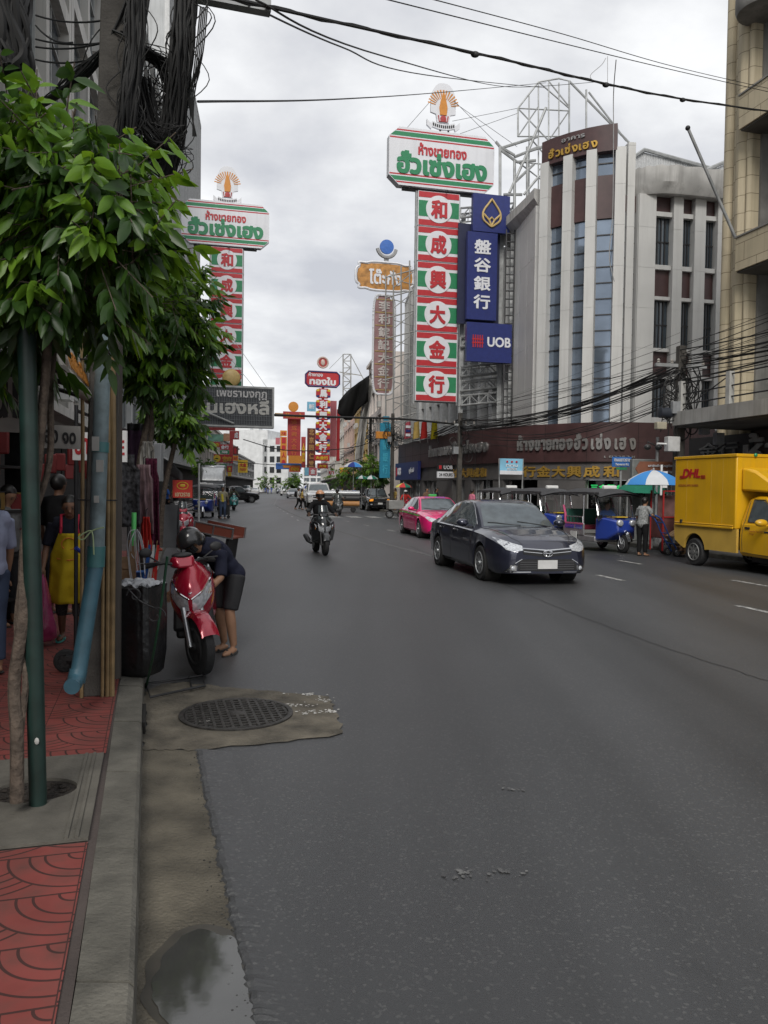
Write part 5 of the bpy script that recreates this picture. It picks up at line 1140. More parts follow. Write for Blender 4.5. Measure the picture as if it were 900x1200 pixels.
# pickups
PICK = dict(r=.36, ra=.43, xw=(1.55, -1.5),
    w=[(-2.6, .84), (-2.4, .88), (-1, .90), (1.2, .90), (2., .88), (2.3, .84), (2.42, .78)], zb=[(-2.6, .45), (0, .36), (2.1, .34), (2.42, .38)],
    zs=[(-2.6, 1.08), (0, 1.1), (1., 1.08), (1.8, 1.0), (2.42, .92)], zt=[(-2.6, 1.09), (0, 1.12), (1., 1.16), (1.8, 1.1), (2.3, 1.0), (2.42, .94)],
    zr=[(-.95, 1.1), (-.85, 1.6), (-.5, 1.74), (.2, 1.76), (.5, 1.70), (1.15, 1.14)], wr=[(-.95, .68), (.3, .66), (1.15, .78)])
def pickup(label, loc, rz, mat, group=None, lit=False, bed=True, sc=1., name='pickup_truck', cat='pickup', spec=PICK):
    t = thing(name, label, cat, loc, rz, group); t.scale = (sc,) * 3; b = car_body(t, spec, mat)
    for xw in spec['xw']:
        for s in (1, -1): wheel(t, (xw, s * .78, spec['r']), spec['r'], .22, ALLOY, 6)
    for s in (1, -1):
        d = (0, -s, 0); q = lambda x, z: (x, s * 1.5, z)
        patch(t, 'side_window', CGL, b, [q(-.05, 1.66), q(.45, 1.62), q(.85, 1.3)], [q(-.05, 1.17), q(.4, 1.16), q(.95, 1.15)], d, .006); patch(t, 'side_window', CGL, b, [q(-.72, 1.58), q(-.12, 1.66)], [q(-.78, 1.18), q(-.12, 1.17)], d, .006)
        mb = MB(); mb.ell((.85, s * 1.03, 1.25), (.08, .13, .11)); mb.build('mirror', mat, t)
        f = lambda y, z: (3.2, s * y, z); patch(t, 'headlight', AMB if lit else LAMP, b, [f(.52, .92), f(.82, .95)], [f(.55, .76), f(.82, .74)], (-1, 0, 0), .01)
        patch(t, 'fog_lamp', LAMP, b, [f(.6, .55), f(.74, .55)], [f(.6, .47), f(.74, .47)], (-1, 0, 0), .01); f2 = lambda y, z: (-3.2, s * y, z); patch(t, 'tail_light', REDL, b, [f2(.7, 1.02), f2(.83, 1.02)], [f2(.7, .72), f2(.83, .72)], (1, 0, 0), .01)
    f = lambda y, z: (3.2, y, z); patch(t, 'windshield', CGL, b, [(.48, -.58, 3), (.44, 0, 3), (.48, .58, 3)], [(1.08, -.72, 3), (1.12, 0, 3), (1.08, .72, 3)], (0, 0, -1), .006, 10, 6)
    g = patch(t, 'grille', BPL, b, [f(-.5, .90), f(0, .91), f(.5, .90)], [f(-.46, .70), f(0, .69), f(.46, .70)], (-1, 0, 0), .008); seam(g, 'chrome_bar', CHROME, b, [f(-.5, .81), f(.5, .81)], (-1, 0, 0), .025, .012)
    patch(t, 'bumper_intake', BPL, b, [f(-.5, .6), f(.5, .6)], [f(-.5, .46), f(.5, .46)], (-1, 0, 0), .008); mb = MB(); mb.box(project(b, f(0, .58), (-1, 0, 0)) + V((.02, 0, 0)), (.02, .36, .14)); mb.build('number_plate', PLATE, t)
    if bed: mb = MB(); mb.box((-1.75, 0, 1.05), (1.5, 1.5, .12)); mb.build('cargo_bed', VOID, t)
    return t
BLACKP = paint('black_paint', (.012, .012, .014), .2, .25); SILVP = paint('silver_paint', (.36, .37, .38), .6, .3); WHITEP = paint('white_car_paint', (.60, .60, .60), 0, .3)
p = G(437, 599); pickup('black pickup with lit amber lamps coming past the vendor umbrellas', (p.x + .1, p.y + 2.4, 0), heading(57), BLACKP, lit=True)
p = G(279, 589); pickup('black pickup parked on the left near the goods trolley man', (p.x - .3, p.y, 0), R(25), BLACKP)
# suv / van bodies for the far traffic
SUV = dict(PICK); SUV['zr'] = [(-2.5, 1.1), (-2.35, 1.6), (-1.9, 1.75), (.2, 1.78), (.5, 1.70), (1.2, 1.14)]; SUV['wr'] = [(-2.5, .74), (.3, .68), (1.2, .80)]
p = G(370, 595); pickup('white boxy off road car right behind the helmeted scooter rider', (p.x, p.y + 2, 0), heading(66), WHITEP, bed=False, spec=SUV, name='white_jeep', cat='car', sc=1.2)
REDCAR = paint('car_red', (.30, .02, .02), .1, .3)
FAR = [('silver sedan in the right lane beyond the crossing walkers', (361, 587), SILVP, 1), ('pale silver sedan farther back in the right lane', (341, 584), SILVP, 1), ('white sedan driving away far down the left lane', (297, 579.5), WHITEP, 0), ('silver sedan parked between the black pickup and the trees', (411, 589), SILVP, 1), ('black sedan queueing behind the white boxy car far up the right lane', (353, 582.5), BLACKP, 1), ('dark blue sedan small in the distance beside the white van', (327, 578.5), SLATE, 1), ('red sedan parked at the right kerb beyond the umbrellas', (387, 584.5), REDCAR, 1), ('white sedan parked at the right kerb under the ochre building', (396, 586.5), WHITEP, 1)]
for lb, pp_, m_, tw_ in FAR:
    p = G(*pp_); sedan('sedan', lb, (p.x, p.y + 2.2, 0), heading(p.y, bool(tw_)), m_, det=1)
for lb, pp_ in (('white van beyond the silver sedans far up the road', (333, 581)), ('white van standing far off below the yellow sign', (287, 579))):
    p = G(*pp_); pickup(lb, (p.x, p.y + 2, 0), heading(p.y), WHITEP, bed=False, spec=SUV, name='van', cat='van', sc=1.1)
def bus(label, px, py, w_, h_, col, top):
    p = G(px, py); t = thing('bus', label, 'bus', (p.x, p.y, 0), R(14)); mb = MB(); mb.box((0, 4, h_ / 2 + .4), (w_, 8, h_)); mb.build('body', col, t, bevel=.15)
    mb = MB(); mb.box((0, -.03, h_ * .66 + .4), (w_ * .88, .1, h_ * .36)); mb.build('windshield', CGL, t); mb = MB(); mb.box((0, 4, h_ + .43), (w_ * .9, 7.8, .1)); mb.build('roof', top, t)
    for s in (1, -1):
        wheel(t, (s * w_ * .42, .8, .45), .45, .25); mb = MB(); mb.box((s * w_ * .36, -.06, .75), (.3, .08, .2)); mb.build('headlight', LAMP, t)
    return t
bus('dark red and grey bus far ahead under the pale low block', 323, 575.5, 2.5, 2.6, M('bus_red', (.20, .05, .05), .4), M('bus_roof', (.4, .4, .4), .5)); bus('blue canvas topped truck far ahead beside the grey bus', 315, 576, 2.3, 2.2, M('bus_blue', (.04, .05, .2), .5), M('bus_roof', (.4, .4, .4), .5)); bus('long grey bus parked at the far bend of the road', 330, 575.2, 3.2, 2.7, M('bus_grey', (.28, .28, .27), .5), M('bus_roof', (.4, .4, .4), .5))
# silver truck head behind the blue three wheelers
p = G(252, 596); t = thing('box_truck', 'big silver fronted box truck behind the blue three wheelers on the left', 'truck', (p.x - .2, p.y, 0), heading(55) + .0)
mb = MB(); mb.box((-2.4, 0, 2.2), (4, 1.9, 2.3)); mb.build('cargo_box', SILVP, t, bevel=.15)
mb = MB(); mb.loft([[(-.4, -.95, .5), (-.4, .95, .5), (-.4, .95, 1.95), (-.4, -.95, 1.95)], [(.6, -.92, .5), (.6, .92, .5), (.5, .88, 1.9), (.5, -.88, 1.9)], [(.75, -.85, .55), (.75, .85, .55), (.68, .8, 1.3), (.68, -.8, 1.3)]]); mb.build('cab', SILVP, t, bevel=.05)
mb = MB(); mb.loft([[(-.4, -.95, 2.2), (-.4, .95, 2.2), (-.4, .9, 3.2), (-.4, -.9, 3.2)], [(.5, -.85, 2.1), (.5, .85, 2.1), (.1, .75, 2.9), (.1, -.75, 2.9)]]); mb.build('wind_deflector', M('silver_bright', (.62, .63, .63), .3, metal=.5), t, bevel=.08)
mb = MB(); mb.box((.62, 0, 1.6), (.1, 1.6, .5)); mb.build('windshield', CGL, t)
for s in (1, -1):
    wheel(t, (.1, s * .85, .38), .38, .24); wheel(t, (-3.2, s * .85, .38), .38, .24); mb = MB(); mb.box((.75, s * .68, .8), (.06, .3, .18)); mb.build('headlight', LAMP, t)
# ---- yellow delivery truck
YP = M('delivery_yellow', (.66, .36, .005), .4, var=.08, sc=1.5, coat=.4, streak=.35, dirt=(.40, .25, .04)); YD = M('dusty_yellow', (.52, .33, .06), .5, var=.12, sc=2)
dh = V((.26, -.9656, 0)); t = thing('delivery_truck', 'yellow pickup based box truck with red DHL letters parked at the right kerb', 'delivery truck', (8.5, 18.5, 0), hd(dh)); t['label'] = 'yellow pickup based box truck with red letters parked at the right kerb'
mb = MB(); mb.box((-.42, 0, 1.76), (2.22, 1.84, 1.62)); bx = mb.build('cargo_box', YP, t, bevel=.03)
mb = MB(); mb.box((-.42, 0, 2.59), (2.26, 1.88, .07)); mb.box((-.42, -.93, .97), (2.1, .03, .05)); mb.box((-.42, -.93, 1.02), (2.1, .025, .025)); mb.build('edge_trim', YP, bx, bevel=.01)
mb = MB(); [mb.box((x, -.9205, 1.8), (.008, .004, 1.5)) for x in (-1.05, -.15, .25)]; mb.build('panel_seam', YD, bx)
for x in (.45, .0, -.45): mb = MB(); mb.ell((.72, x, 2.60), (.03, .045, .045)); mb.build('marker_lamp', M('green_lamp', (.02, .25, .1), .2), bx)
mb = MB(); mb.box((-1.2, -.945, 1.05), (.05, .04, .08)); mb.build('latch', DSTEEL, bx)
# bed below the box with a wheel arch
def bed(s):
    mb = MB(); y = s * .90; pts = [(-1.55, .95), (.72, .95), (.72, .42)]
    arch = [(-.75 + .40 * math.cos(a), .36 + .42 * math.sin(a)) for a in np.linspace(.1, PI - .1, 16)]
    pts += [(-.30, .42)] + arch + [(-1.2, .42), (-1.5, .58)]
    mb.prism(pts, (0, y, 0), (1, 0, 0), (0, 0, 1), (0, -s * .06, 0)); return mb
for s in (1, -1): bed(s).build('bed_side', YD, t)
mb = MB(); mb.box((-.5, 0, .62), (2.1, 1.3, .3)); mb.build('chassis', BPL, t); mb = MB(); mb.box((-1.6, 0, .55), (.1, 1.7, .14)); mb.build('rear_bumper', CHROME, t)
CABS = dict(r=.34, ra=.41, xw=(2.25,), w=[(.74, .86), (1.2, .88), (2.0, .88), (2.7, .86), (3.0, .80), (3.12, .72)], zb=[(.74, .38), (2, .36), (3.12, .38)], zs=[(.74, 1.08), (1.7, 1.08), (2.5, 1.0), (3.12, .9)], zt=[(.74, 1.1), (1.8, 1.14), (2.5, 1.08), (3., .98), (3.12, .9)],
    zr=[(.74, 1.5), (.85, 1.66), (1.05, 1.71), (1.35, 1.69), (2.05, 1.13)], wr=[(.74, .66), (1.3, .66), (2.05, .80)])
cb = car_body(t, CABS, YP, 'cab')
for s in (1, -1):
    d = (0, -s, 0); q = lambda x, z: (x, s * 1.5, z)
    patch(t, 'side_window', CGL, cb, [q(.99, 1.60), q(1.3, 1.59), q(1.68, 1.33)], [q(.96, 1.13), q(1.4, 1.10), q(1.8, 1.11)], d, .006)
    seam(t, 'door_seam', BPL, cb, [q(.88, 1.62), q(.84, 1.0), q(.86, .45), q(1.75, .42), q(1.88, .7), q(1.86, 1.08)], d, .006); seam(t, 'window_rim', BPL, cb, [q(.99, 1.61), q(.95, 1.12), q(1.82, 1.10), q(1.69, 1.34), q(1.32, 1.605), q(.99, 1.61)], d, .010, .004)
    mb = MB(); p = project(cb, q(1.0, .99), d); mb.box(p, (.14, .05, .04)); mb.build('door_handle', BPL, t)
    mb = MB(); mb.ell((1.66, s * 1.06, 1.13), (.09, .15, .08)); mb.box((1.68, s * .93, 1.08), (.05, .18, .04)); mb.build('mirror', YP, t, bevel=.01)
    mb = MB(); p = project(cb, q(1.62, .93), d); mb.box(p, (.16, .03, .03)); mb.build('side_badge', CHROME, t)
    wheel(t, (-.75, s * .80, .33), .33, .21, M('steel_rim', (.22, .22, .215), .5, metal=.5), 8); wheel(t, (2.25, s * .78, .33), .33, .21, M('steel_rim', (.22, .22, .215)), 8)
    f = lambda y, z: (3.6, s * y, z); patch(t, 'headlight', LAMP, cb, [f(.5, .92), f(.78, .95)], [f(.5, .75), f(.78, .75)], (-1, 0, 0), .01)
    ub = MB(); ub.box((-.35 if 0 else .1, s * .7, .5), (.6, .2, .15)); ub.build('side_tank', BPL, t)
patch(t, 'windshield', CGL, cb, [(1.40, -.58, 3), (1.36, 0, 3), (1.40, .58, 3)], [(1.98, -.74, 3), (2.02, 0, 3), (1.98, .74, 3)], (0, 0, -1), .006, 10, 6)
patch(t, 'grille', BPL, cb, [(3.6, -.45, .88), (3.6, .45, .88)], [(3.6, -.42, .72), (3.6, .42, .72)], (-1, 0, 0), .01)
mb = MB(); mb.loft([[(.70, -.80, 1.80), (.70, .80, 1.80), (.70, .80, 2.33), (.70, -.80, 2.33)], [(1.1, -.72, 1.78), (1.1, .72, 1.78), (1.0, .70, 2.25), (1.0, -.70, 2.25)], [(1.55, -.58, 1.77), (1.55, .58, 1.77), (1.5, .55, 1.90), (1.5, -.55, 1.90)]]); mb.build('wind_deflector', YP, t, bevel=.05)
mb = MB(); mb.text('DHL', (-.86, -.925, 2.21), (1, 0, .0), (.22, 0, 1), .66, .235, .006, .05)
for y in (-.06, -.03, .0):
    for x0, x1 in ((-1.32, -1.16), (-.52, -.36)): mb.box(((x0 + x1) / 2, -.927, 2.15 + y), (x1 - x0, .008, .014))
mb.build('lettering', M('delivery_red', (.42, .012, .02), .45), bx)
mb = MB(); mb.text('EXCELLENCE. SIMPLY DELIVERED.', (-.98, -.924, 1.92), (1, 0, 0), (0, 0, 1), .76, .05, .003, .0); mb.build('slogan', M('delivery_dull_red', (.3, .08, .02), .5), bx)
mb = MB(); mb.text('Deutsche Post DHL', (1.3, -.887, .93), (1, 0, 0), (0, 0, 1), .42, .045, .003, .0); mb.text('Group', (1.17, -.887, .87), (1, 0, 0), (0, 0, 1), .14, .045, .003, .0); mb.build('door_lettering', M('delivery_dull_red', (.3, .08, .02)), t)
# ---- three wheeler taxis
TBL = paint('tuk_blue', (.02, .05, .30), .1, .3); CANV = M('canopy_grey', (.045, .045, .048), .6, var=.25, sc=3); SEATR = M('seat_red', (.30, .03, .06), .6); PNKP = M('pink_pipe', (.55, .10, .22), .4); TYEL = M('tuk_yellow', (.6, .4, .04), .45)
def tuktuk(label, loc, rz, group, col=TBL, driver=False):
    t = thing('three_wheeler', label, 'three-wheeler', loc, rz, group)
    wheel(t, (1.15, 0, .27), .27, .12, ALLOY, 8)
    for s in (1, -1): wheel(t, (-.85, s * .52, .27), .27, .13, ALLOY, 8)
    mb = MB(); mb.tube([(1.15 + .36 * math.cos(a), 0, .27 + .36 * math.sin(a)) for a in np.linspace(.2, 2.9, 12)], .07, 6); mb.build('front_mudguard', CHROME, t)
    mb = MB(); [mb.cyl((1.15, s * .09, .27), (.98, s * .09, .85), .025) for s in (1, -1)]; mb.build('fork', CHROME, t)
    mb = MB(); mb.loft([[(1.30, -.26, .62), (1.30, .26, .62), (1.25, .26, .92), (1.25, -.26, .92)], [(1.0, -.45, .38), (1.0, .45, .38), (.95, .52, 1.0), (.95, -.52, 1.0)], [(.55, -.58, .32), (.55, .58, .32), (.6, .58, .98), (.6, -.58, .98)]]); mb.build('nose', col, t, bevel=.05)
    mb = MB(); mb.box((-.35, 0, .36), (1.9, 1.2, .16)); mb.build('floor', M('tuk_steel', (.35, .35, .36), .4, metal=.6), t, bevel=.02)
    for s in (1, -1):
        mb = MB(); mb.box((-.62, s * .60, .62), (1.25, .04, .36)); sp_ = mb.build('side_panel', M('tuk_steel', (.35, .35, .36)), t, bevel=.01)
        mb = MB(); mb.box((-.85, s * .625, .68), (.55, .012, .12)); mb.box((-.28, s * .625, .68), (.38, .012, .12)); mb.build('blue_panel', col, sp_)
        mb = MB(); mb.box((-.62, s * .627, .78), (1.2, .01, .04)); mb.build('pink_trim', PNKP, sp_)
        mb = MB(); mb.tube([(-.05, s * .6, .75), (-.1, s * .6, .98), (-1.1, s * .6, .98), (-1.2, s * .6, .8)], .016, 6)
        for x in (-.3, -.5, -.7, -.9): mb.tube([(x, s * .6, .8), (x, s * .6, .98)], .010, 5)
        mb.build('side_rail', CHROME, t)
        mb = MB(); mb.tube([(-1.15, s * .60, .8), (-1.12, s * .62, 1.05), (-1.28, s * .6, 1.3)], .035, 6); mb.build('pink_arm', PNKP, t)
        for x, n_ in ((.72, 'a'), (-.1, 'b'), (-1.28, 'c')): mb = MB(); mb.cyl((x - (0 if x < .5 else -.05), s * .57, .9 if x > .5 else .7), (x - (.18 if x > .5 else 0), s * .57, 1.66), .022, n=8); mb.build('roof_post', CHROME, t)
        mb = MB(); mb.lathe([(.001, 0), (.09, .01), (.095, .05), (.06, .13)], (1.30, s * .2, .86), 14, Matrix.Rotation(-PI / 2, 3, 'Y') @ Matrix.Identity(3)); mb.ell((1.32, s * .2, .86), (.03, .088, .088)); mb.build('headlight', LAMP, t)
        mb = MB(); mb.box((.9, s * .62, 1.02), (.02, .16, .1)); mb.tube([(.8, s * .5, 1.0), (.9, s * .62, 1.02)], .01, 5); mb.build('mirror', CHROME, t)
    mb = MB(); mb.tube([(.78, -.55, 1.0), (.58, -.53, 1.62), (.58, .53, 1.62), (.78, .55, 1.0)], .03, 6, closed=True); mb.build('windscreen_frame', CHROME, t)
    mb = MB(); mb.poly([(.77, -.52, 1.03), (.77, .52, 1.03), (.59, .5, 1.6), (.59, -.5, 1.6)]); mb.build('windscreen', M('thin_glass', (.5, .55, .56), .05, trans=.9, alpha=.25), t)
    mb = MB(); mb.box((.95, 0, 1.02), (.25, .35, .03)); mb.build('yellow_plate', TYEL, t)
    mb = MB(); mb.grid(lambda u, v: (-1.5 + u * 2.55, (v - .5) * 1.42, 1.72 + .12 * math.sin(PI * v) - .22 * max(0, u - .72) ** 2 * 8 - .10 * max(0, .12 - u) * 5), 14, 10); mb.grid(lambda u, v: (-1.5 + u * 2.55, (v - .5) * 1.40, 1.68 + .10 * math.sin(PI * v) - .22 * max(0, u - .72) ** 2 * 8 - .10 * max(0, .12 - u) * 5), 14, 10); c_ = mb.build('canopy', CANV, t)
    mb = MB()
    for s in (1, -1):
        for k in range(10): mb.poly([(-1.4 + k * .24, s * .705, 1.715), (-1.18 + k * .24, s * .705, 1.715), (-1.18 + k * .24, s * .71, 1.62 + .03 * (k % 2)), (-1.4 + k * .24, s * .71, 1.62 + .03 * (k % 2))])
    mb.build('valance', CANV, c_)
    mb = MB(); mb.box((.35, 0, 1.86), (.16, .42, .12)); mb.build('roof_lamp', WHITE, t, bevel=.03)
    mb = MB(); mb.box((-.95, 0, .64), (.5, 1.0, .14)); mb.build('rear_seat', SEATR, t, bevel=.03); mb = MB(); mb.box((-1.24, 0, .95), (.1, 1.05, .5)); mb.build('seat_back', M('seat_green', (.03, .12, .09), .6), t, bevel=.03)
    mb = MB(); mb.box((.2, 0, .58), (.42, .42, .12)); mb.box((.0, 0, .8), (.08, .42, .35)); mb.build('driver_seat', SEATR, t, bevel=.03)
    mb = MB(); mb.box((-.55, -.645 if 1 else 0, .44), (.36, .02, .2)); mb.build('number_plate', PLATE, t)
    mb = MB(); mb.tube([(.62, -.3, 1.05), (.66, 0, 1.0), (.62, .3, 1.05)], .018, 6); mb.build('handlebar', BPL, t)
    return t
g_ = 'three-wheelers parked at the right kerb'
hA = hd((.262, -.965)); T0 = tuktuk('blue three wheeler with a grey canopy waiting behind the woman with the hand truck', (6.5, 23.6, 0), hA, g_)
dup(T0, (5.6, 27.3, 0), hA, 'three wheeler with grey canopy between the dark sedan and the front three wheeler'); dup(T0, (4.75, 30.6, 0), hA, 'farthest grey roofed three wheeler whose canopy shows over the dark sedan roof')
p = G(232, 607); dup(T0, (p.x, p.y + 1.2, 0), heading(41, True, -1), 'nearer blue three wheeler parked on the left facing the camera', group='three-wheelers on the left'); p = G(246, 599); dup(T0, (p.x - .2, p.y + 1., 0), heading(50, True, -1), 'second blue three wheeler tucked behind the nearer one on the left', group='three-wheelers on the left')
# ---- scooters
def scooter(label, loc, rz, mat, steer=0., lean=0., kind=0, group=None, sc=1.):
    t = thing('scooter', label, 'scooter', loc, rz, group); t.scale = (sc,) * 3; t.rotation_euler = (lean, 0, rz)
    SM = Matrix.Translation((.52, 0, .55)) @ Matrix.Rotation(steer, 4, 'Z') @ Matrix.Translation((-.52, 0, -.55))
    wr = wheel(t, (-.62, 0, .26), .26, .12, BPL if not kind else ALLOY, 5)
    wf = wheel(t, (.66, 0, .27), .27, .10, BPL, 5)
    for o in [wf] + list(wf.children): o.data.transform(SM)
    mb = MB(SM)
    for s in (1, -1): mb.cyl((.66, s * .085, .27), (.53, s * .085, .62), .026, n=10)
    mb.build('fork', DSTEEL if kind else ALLOY, t)
    mb = MB(SM); pr = []
    for a in np.linspace(.42, 2.4, 12): pr.append([V((.66 + .31 * math.cos(a), y, .27 + (.31 + h) * math.sin(a))) for y, h in ((-.085, -.03), (-.06, .015), (0, .03), (.06, .015), (.085, -.03))])
    mb.loft(pr, False, False); mb.build('front_fender', mat, t)
    # front apron with its beak
    def apron():
        mb = MB(); R_ = []
        for z, xf, wd, dp in ((.40, .50, .10, .10), (.50, .54, .16, .14), (.62, .60, .20, .20), (.72, .61, .215, .24), (.82, .56, .21, .24), (.92, .48, .165, .18), (1.0, .42, .09, .10), (1.03, .40, .05, .06)):
            R_.append([V((xf - dp * (1 - math.cos(a)) * .9 - (abs(math.sin(a)) ** 1.5) * .10, wd * (1.3 if kind else 1) * math.sin(a), z + .03 * math.cos(a))) for a in np.linspace(-PI * .62, PI * .62, 17)])
        mb.loft(R_, False, False); return mb
    mb = apron(); bv = BVHTree.FromPolygons([V(v) for v in mb.v], mb.f); ap = mb.build('front_apron', mat, t)
    mb = MB(); mb.loft([[(.42, -.19, .38), (.42, .19, .38), (.30, .17, .95), (.30, -.17, .95)], [(.33, -.2, .36), (.33, .2, .36), (.24, .15, .97), (.24, -.15, .97)]]); mb.build('leg_shield', BPL, t, bevel=.03)
    f = lambda y, z: (1.5, y, z)
    for s in (1, -1):
        patch(t, 'headlight', LAMP, bv, [f(s * .02, .69), f(s * .12, .755), f(s * (.24 if kind else .185), .88)], [f(s * .015, .585), f(s * .10, .60), f(s * .19, .72)], (-1, 0, 0), .010, 8, 4)
        seam(ap, 'lamp_trim', CHROME, bv, [f(s * .012, .70), f(s * .12, .77), f(s * .19, .885)], (-1, 0, 0), .008, .008)
        mb = MB(SM); mb.tube([(.40, 0, 1.0), (.36, s * .18, 1.04), (.28, s * .33, 1.02)], .016, 8); mb.tube([(.32, s * .25, 1.03), (.26, s * .36, 1.01)], .024, 8); mb.tube([(.35, s * .22, 1.05), (.36, s * .36, 1.05)], .008, 5); mb.build('handlebar', BPL, t)
        mb = MB(SM); mb.tube([(.34, s * .22, 1.05), (.36, s * .32, 1.12)], .008, 5); mb.ell((.36, s * .345, 1.15), (.022, .062, .045)); mr_ = mb.build('mirror', BPL, t); mb = MB(SM); mb.ell((.344, s * .345, 1.15), (.012, .052, .036)); mb.build('mirror_glass', CGL, mr_)
        patch(t, 'turn_signal', M('orange_lens', (.5, .2, .05), .2), bv, [f(s * .195, .70), f(s * .205, .78)], [f(s * .17, .60), f(s * .2, .66)], (-1, 0, 0), .006, 5, 3)
        mb = MB(); mb.grid(lambda u, v: (.02 - u * .95, s * (.10 + .09 * math.sin(PI * min(1, u * .9 + .12)) ** .7 * (1 - .3 * v)), .40 + u * .22 + v * (.34 - .12 * u)), 12, 6); mb.build('side_fairing', mat, t)
    mb = MB(SM); mb.loft([[(.47, -.08, .98), (.47, .08, .98), (.40, .11, 1.10), (.40, -.11, 1.10)], [(.34, -.13, .98), (.34, .13, .98), (.33, .12, 1.08), (.33, -.12, 1.08)]]); mb.build('handlebar_cover', mat, t, bevel=.03); mb = MB(SM); mb.ell((.36, 0, 1.095), (.07, .10, .03)); mb.build('instrument_panel', BPL, t)
    if kind:
        t.scale = (sc, sc * 1.15, sc)
        for s in (1, -1): mb = MB(); mb.loft([[(.56, s * .10, .40), (.30, s * .24, .36), (.26, s * .20, .36)], [(.60, s * .13, .62), (.34, s * .28, .62), (.30, s * .23, .62)], [(.56, s * .15, .85), (.36, s * .25, .88), (.32, s * .2, .88)]]); mb.build('leg_guard', mat, t, bevel=.02)
        mb = MB(); mb.grid(lambda u, v: (.52 - .20 * v - .06 * (2 * u - 1) ** 2, (u - .5) * (.26 - .06 * v), .86 + .42 * v), 8, 6); mb.build('windscreen', M('smoke_screen', (.05, .06, .065), .08, var=.2, spec=.9), t)
    mb = MB(); mb.loft([[(.05, -.10, .74), (.05, .10, .74), (.05, .08, .78), (.05, -.08, .78)], [(-.3, -.15, .74), (-.3, .15, .74), (-.3, .13, .82), (-.3, -.13, .82)], [(-.55, -.15, .79), (-.55, .15, .79), (-.55, .13, .88), (-.55, -.13, .88)], [(-.85, -.08, .82), (-.85, .08, .82), (-.85, .06, .88), (-.85, -.06, .88)]]); mb.build('seat', M('vinyl_black', (.014, .014, .015), .5, bump=.2), t, bevel=.02)
    mb = MB(); mb.box((.14, 0, .36), (.5, .34, .12)); mb.build('footboard', BPL, t, bevel=.03); mb = MB(); mb.box((-.5, .02, .38), (.6, .22, .26)); mb.build('engine', M('engine_grey', (.06, .06, .06), .5, metal=.4), t, bevel=.04)
    mb = MB(); mb.tube([(-.25, -.17, .26), (-.45, -.19, .28), (-.55, -.2, .33), (-.95, -.2, .42)], [.03, .035, .065, .06], 10); mb.build('exhaust', DSTEEL, t)
    mb = MB(); mb.tube([(-.55, .1, .86), (-.8, .12, .93), (-.95, 0, .95), (-.8, -.12, .93), (-.55, -.1, .86)], .014, 6); mb.build('grab_rail', ALLOY, t); mb = MB(); mb.ell((-.9, 0, .76), (.05, .12, .06)); mb.build('tail_light', REDL, t)
    mb = MB(SM); mb.lathe([(.105, -.004), (.105, .004)], (.66, .06, .27), 18, Matrix.Rotation(PI / 2, 3, 'X')); mb.build('brake_disc', ALLOY, t)
    return t
REDP = paint('scooter_red', (.36, .008, .03), .25, .22); BLKP = paint('scooter_black', (.012, .013, .014), .2, .22)
w0 = G(228, 792); hs = V((.16, -.987, 0)); SC1 = V((w0.x, w0.y, 0)) - hs * .66
scooter('glossy red scooter parked nose to the camera by the kerb', SC1, hd(hs), REDP, steer=R(26), lean=R(4), sc=1.0); w0 = G(206, 641); scooter('smaller red scooter parked on the left beyond the helmeted man', V((w0.x, w0.y + .66, 0)), hd((.3, -.95)), REDP, kind=1)
hr = V((.27, -.963, 0)); w0 = G(381, 651); SC3 = V((w0.x, w0.y, 0)) - hr * .66; scooter('black scooter with smoked screen ridden towards the camera', SC3, hd(hr), BLKP, kind=1)
w0 = G(398, 604); SC4 = V((w0.x, w0.y, 0)) - hr * .66; scooter('dark grey motorbike ridden in front of the striped rolls', SC4, hd(hr), M('bike_grey', (.05, .055, .055), .4), kind=1)
w0 = G(272, 598); SC5 = V((w0.x, w0.y + .6, 0)); scooter('teal fronted motorbike with a lit lamp near the trolley man', SC5, hd((.25, -.97)), paint('bike_teal', (.03, .25, .24), .1, .3), kind=1)
w0 = G(339, 582); SC6 = V((w0.x, w0.y + .6, 0)); scooter('tiny red motorbike far up the road left of the walkers', SC6, hd((.1, -1)), REDP)
for i, (px, py) in enumerate([(311, 578), (318, 578.5), (314, 579)]): p = G(px, py); scooter(['far blue motorbike leading the distant group', 'far motorbike at the right of the distant group', 'far motorbike nearest in the distant group'][i], (p.x, p.y, 0), heading(p.y), paint('bike_blue', (.02, .05, .3), .1, .3), group='distant motorbikes')
for i, (px, py, m_, lb) in enumerate([(196, 628, BLKP, 'black scooter parked at the left kerb beyond the small red scooter'), (212, 617, paint('scooter_white', (.4, .4, .4), .1, .3), 'pale scooter parked on the left under the trees before the blue three wheelers'), (256, 592, BLKP, 'dark scooter parked on the left past the second blue three wheeler'), (263, 587, REDP, 'far red scooter parked on the left near the silver truck')]): w0 = G(px, py); scooter(lb, (w0.x, w0.y, 0), heading(w0.y, True, -1) + .5 * (-1) ** i, m_)
w0 = G(470, 606); scooter('red food delivery motorbike by the multicolour umbrella', (w0.x + .3, w0.y + .5, 0), hd((.25, -.97)), REDP)
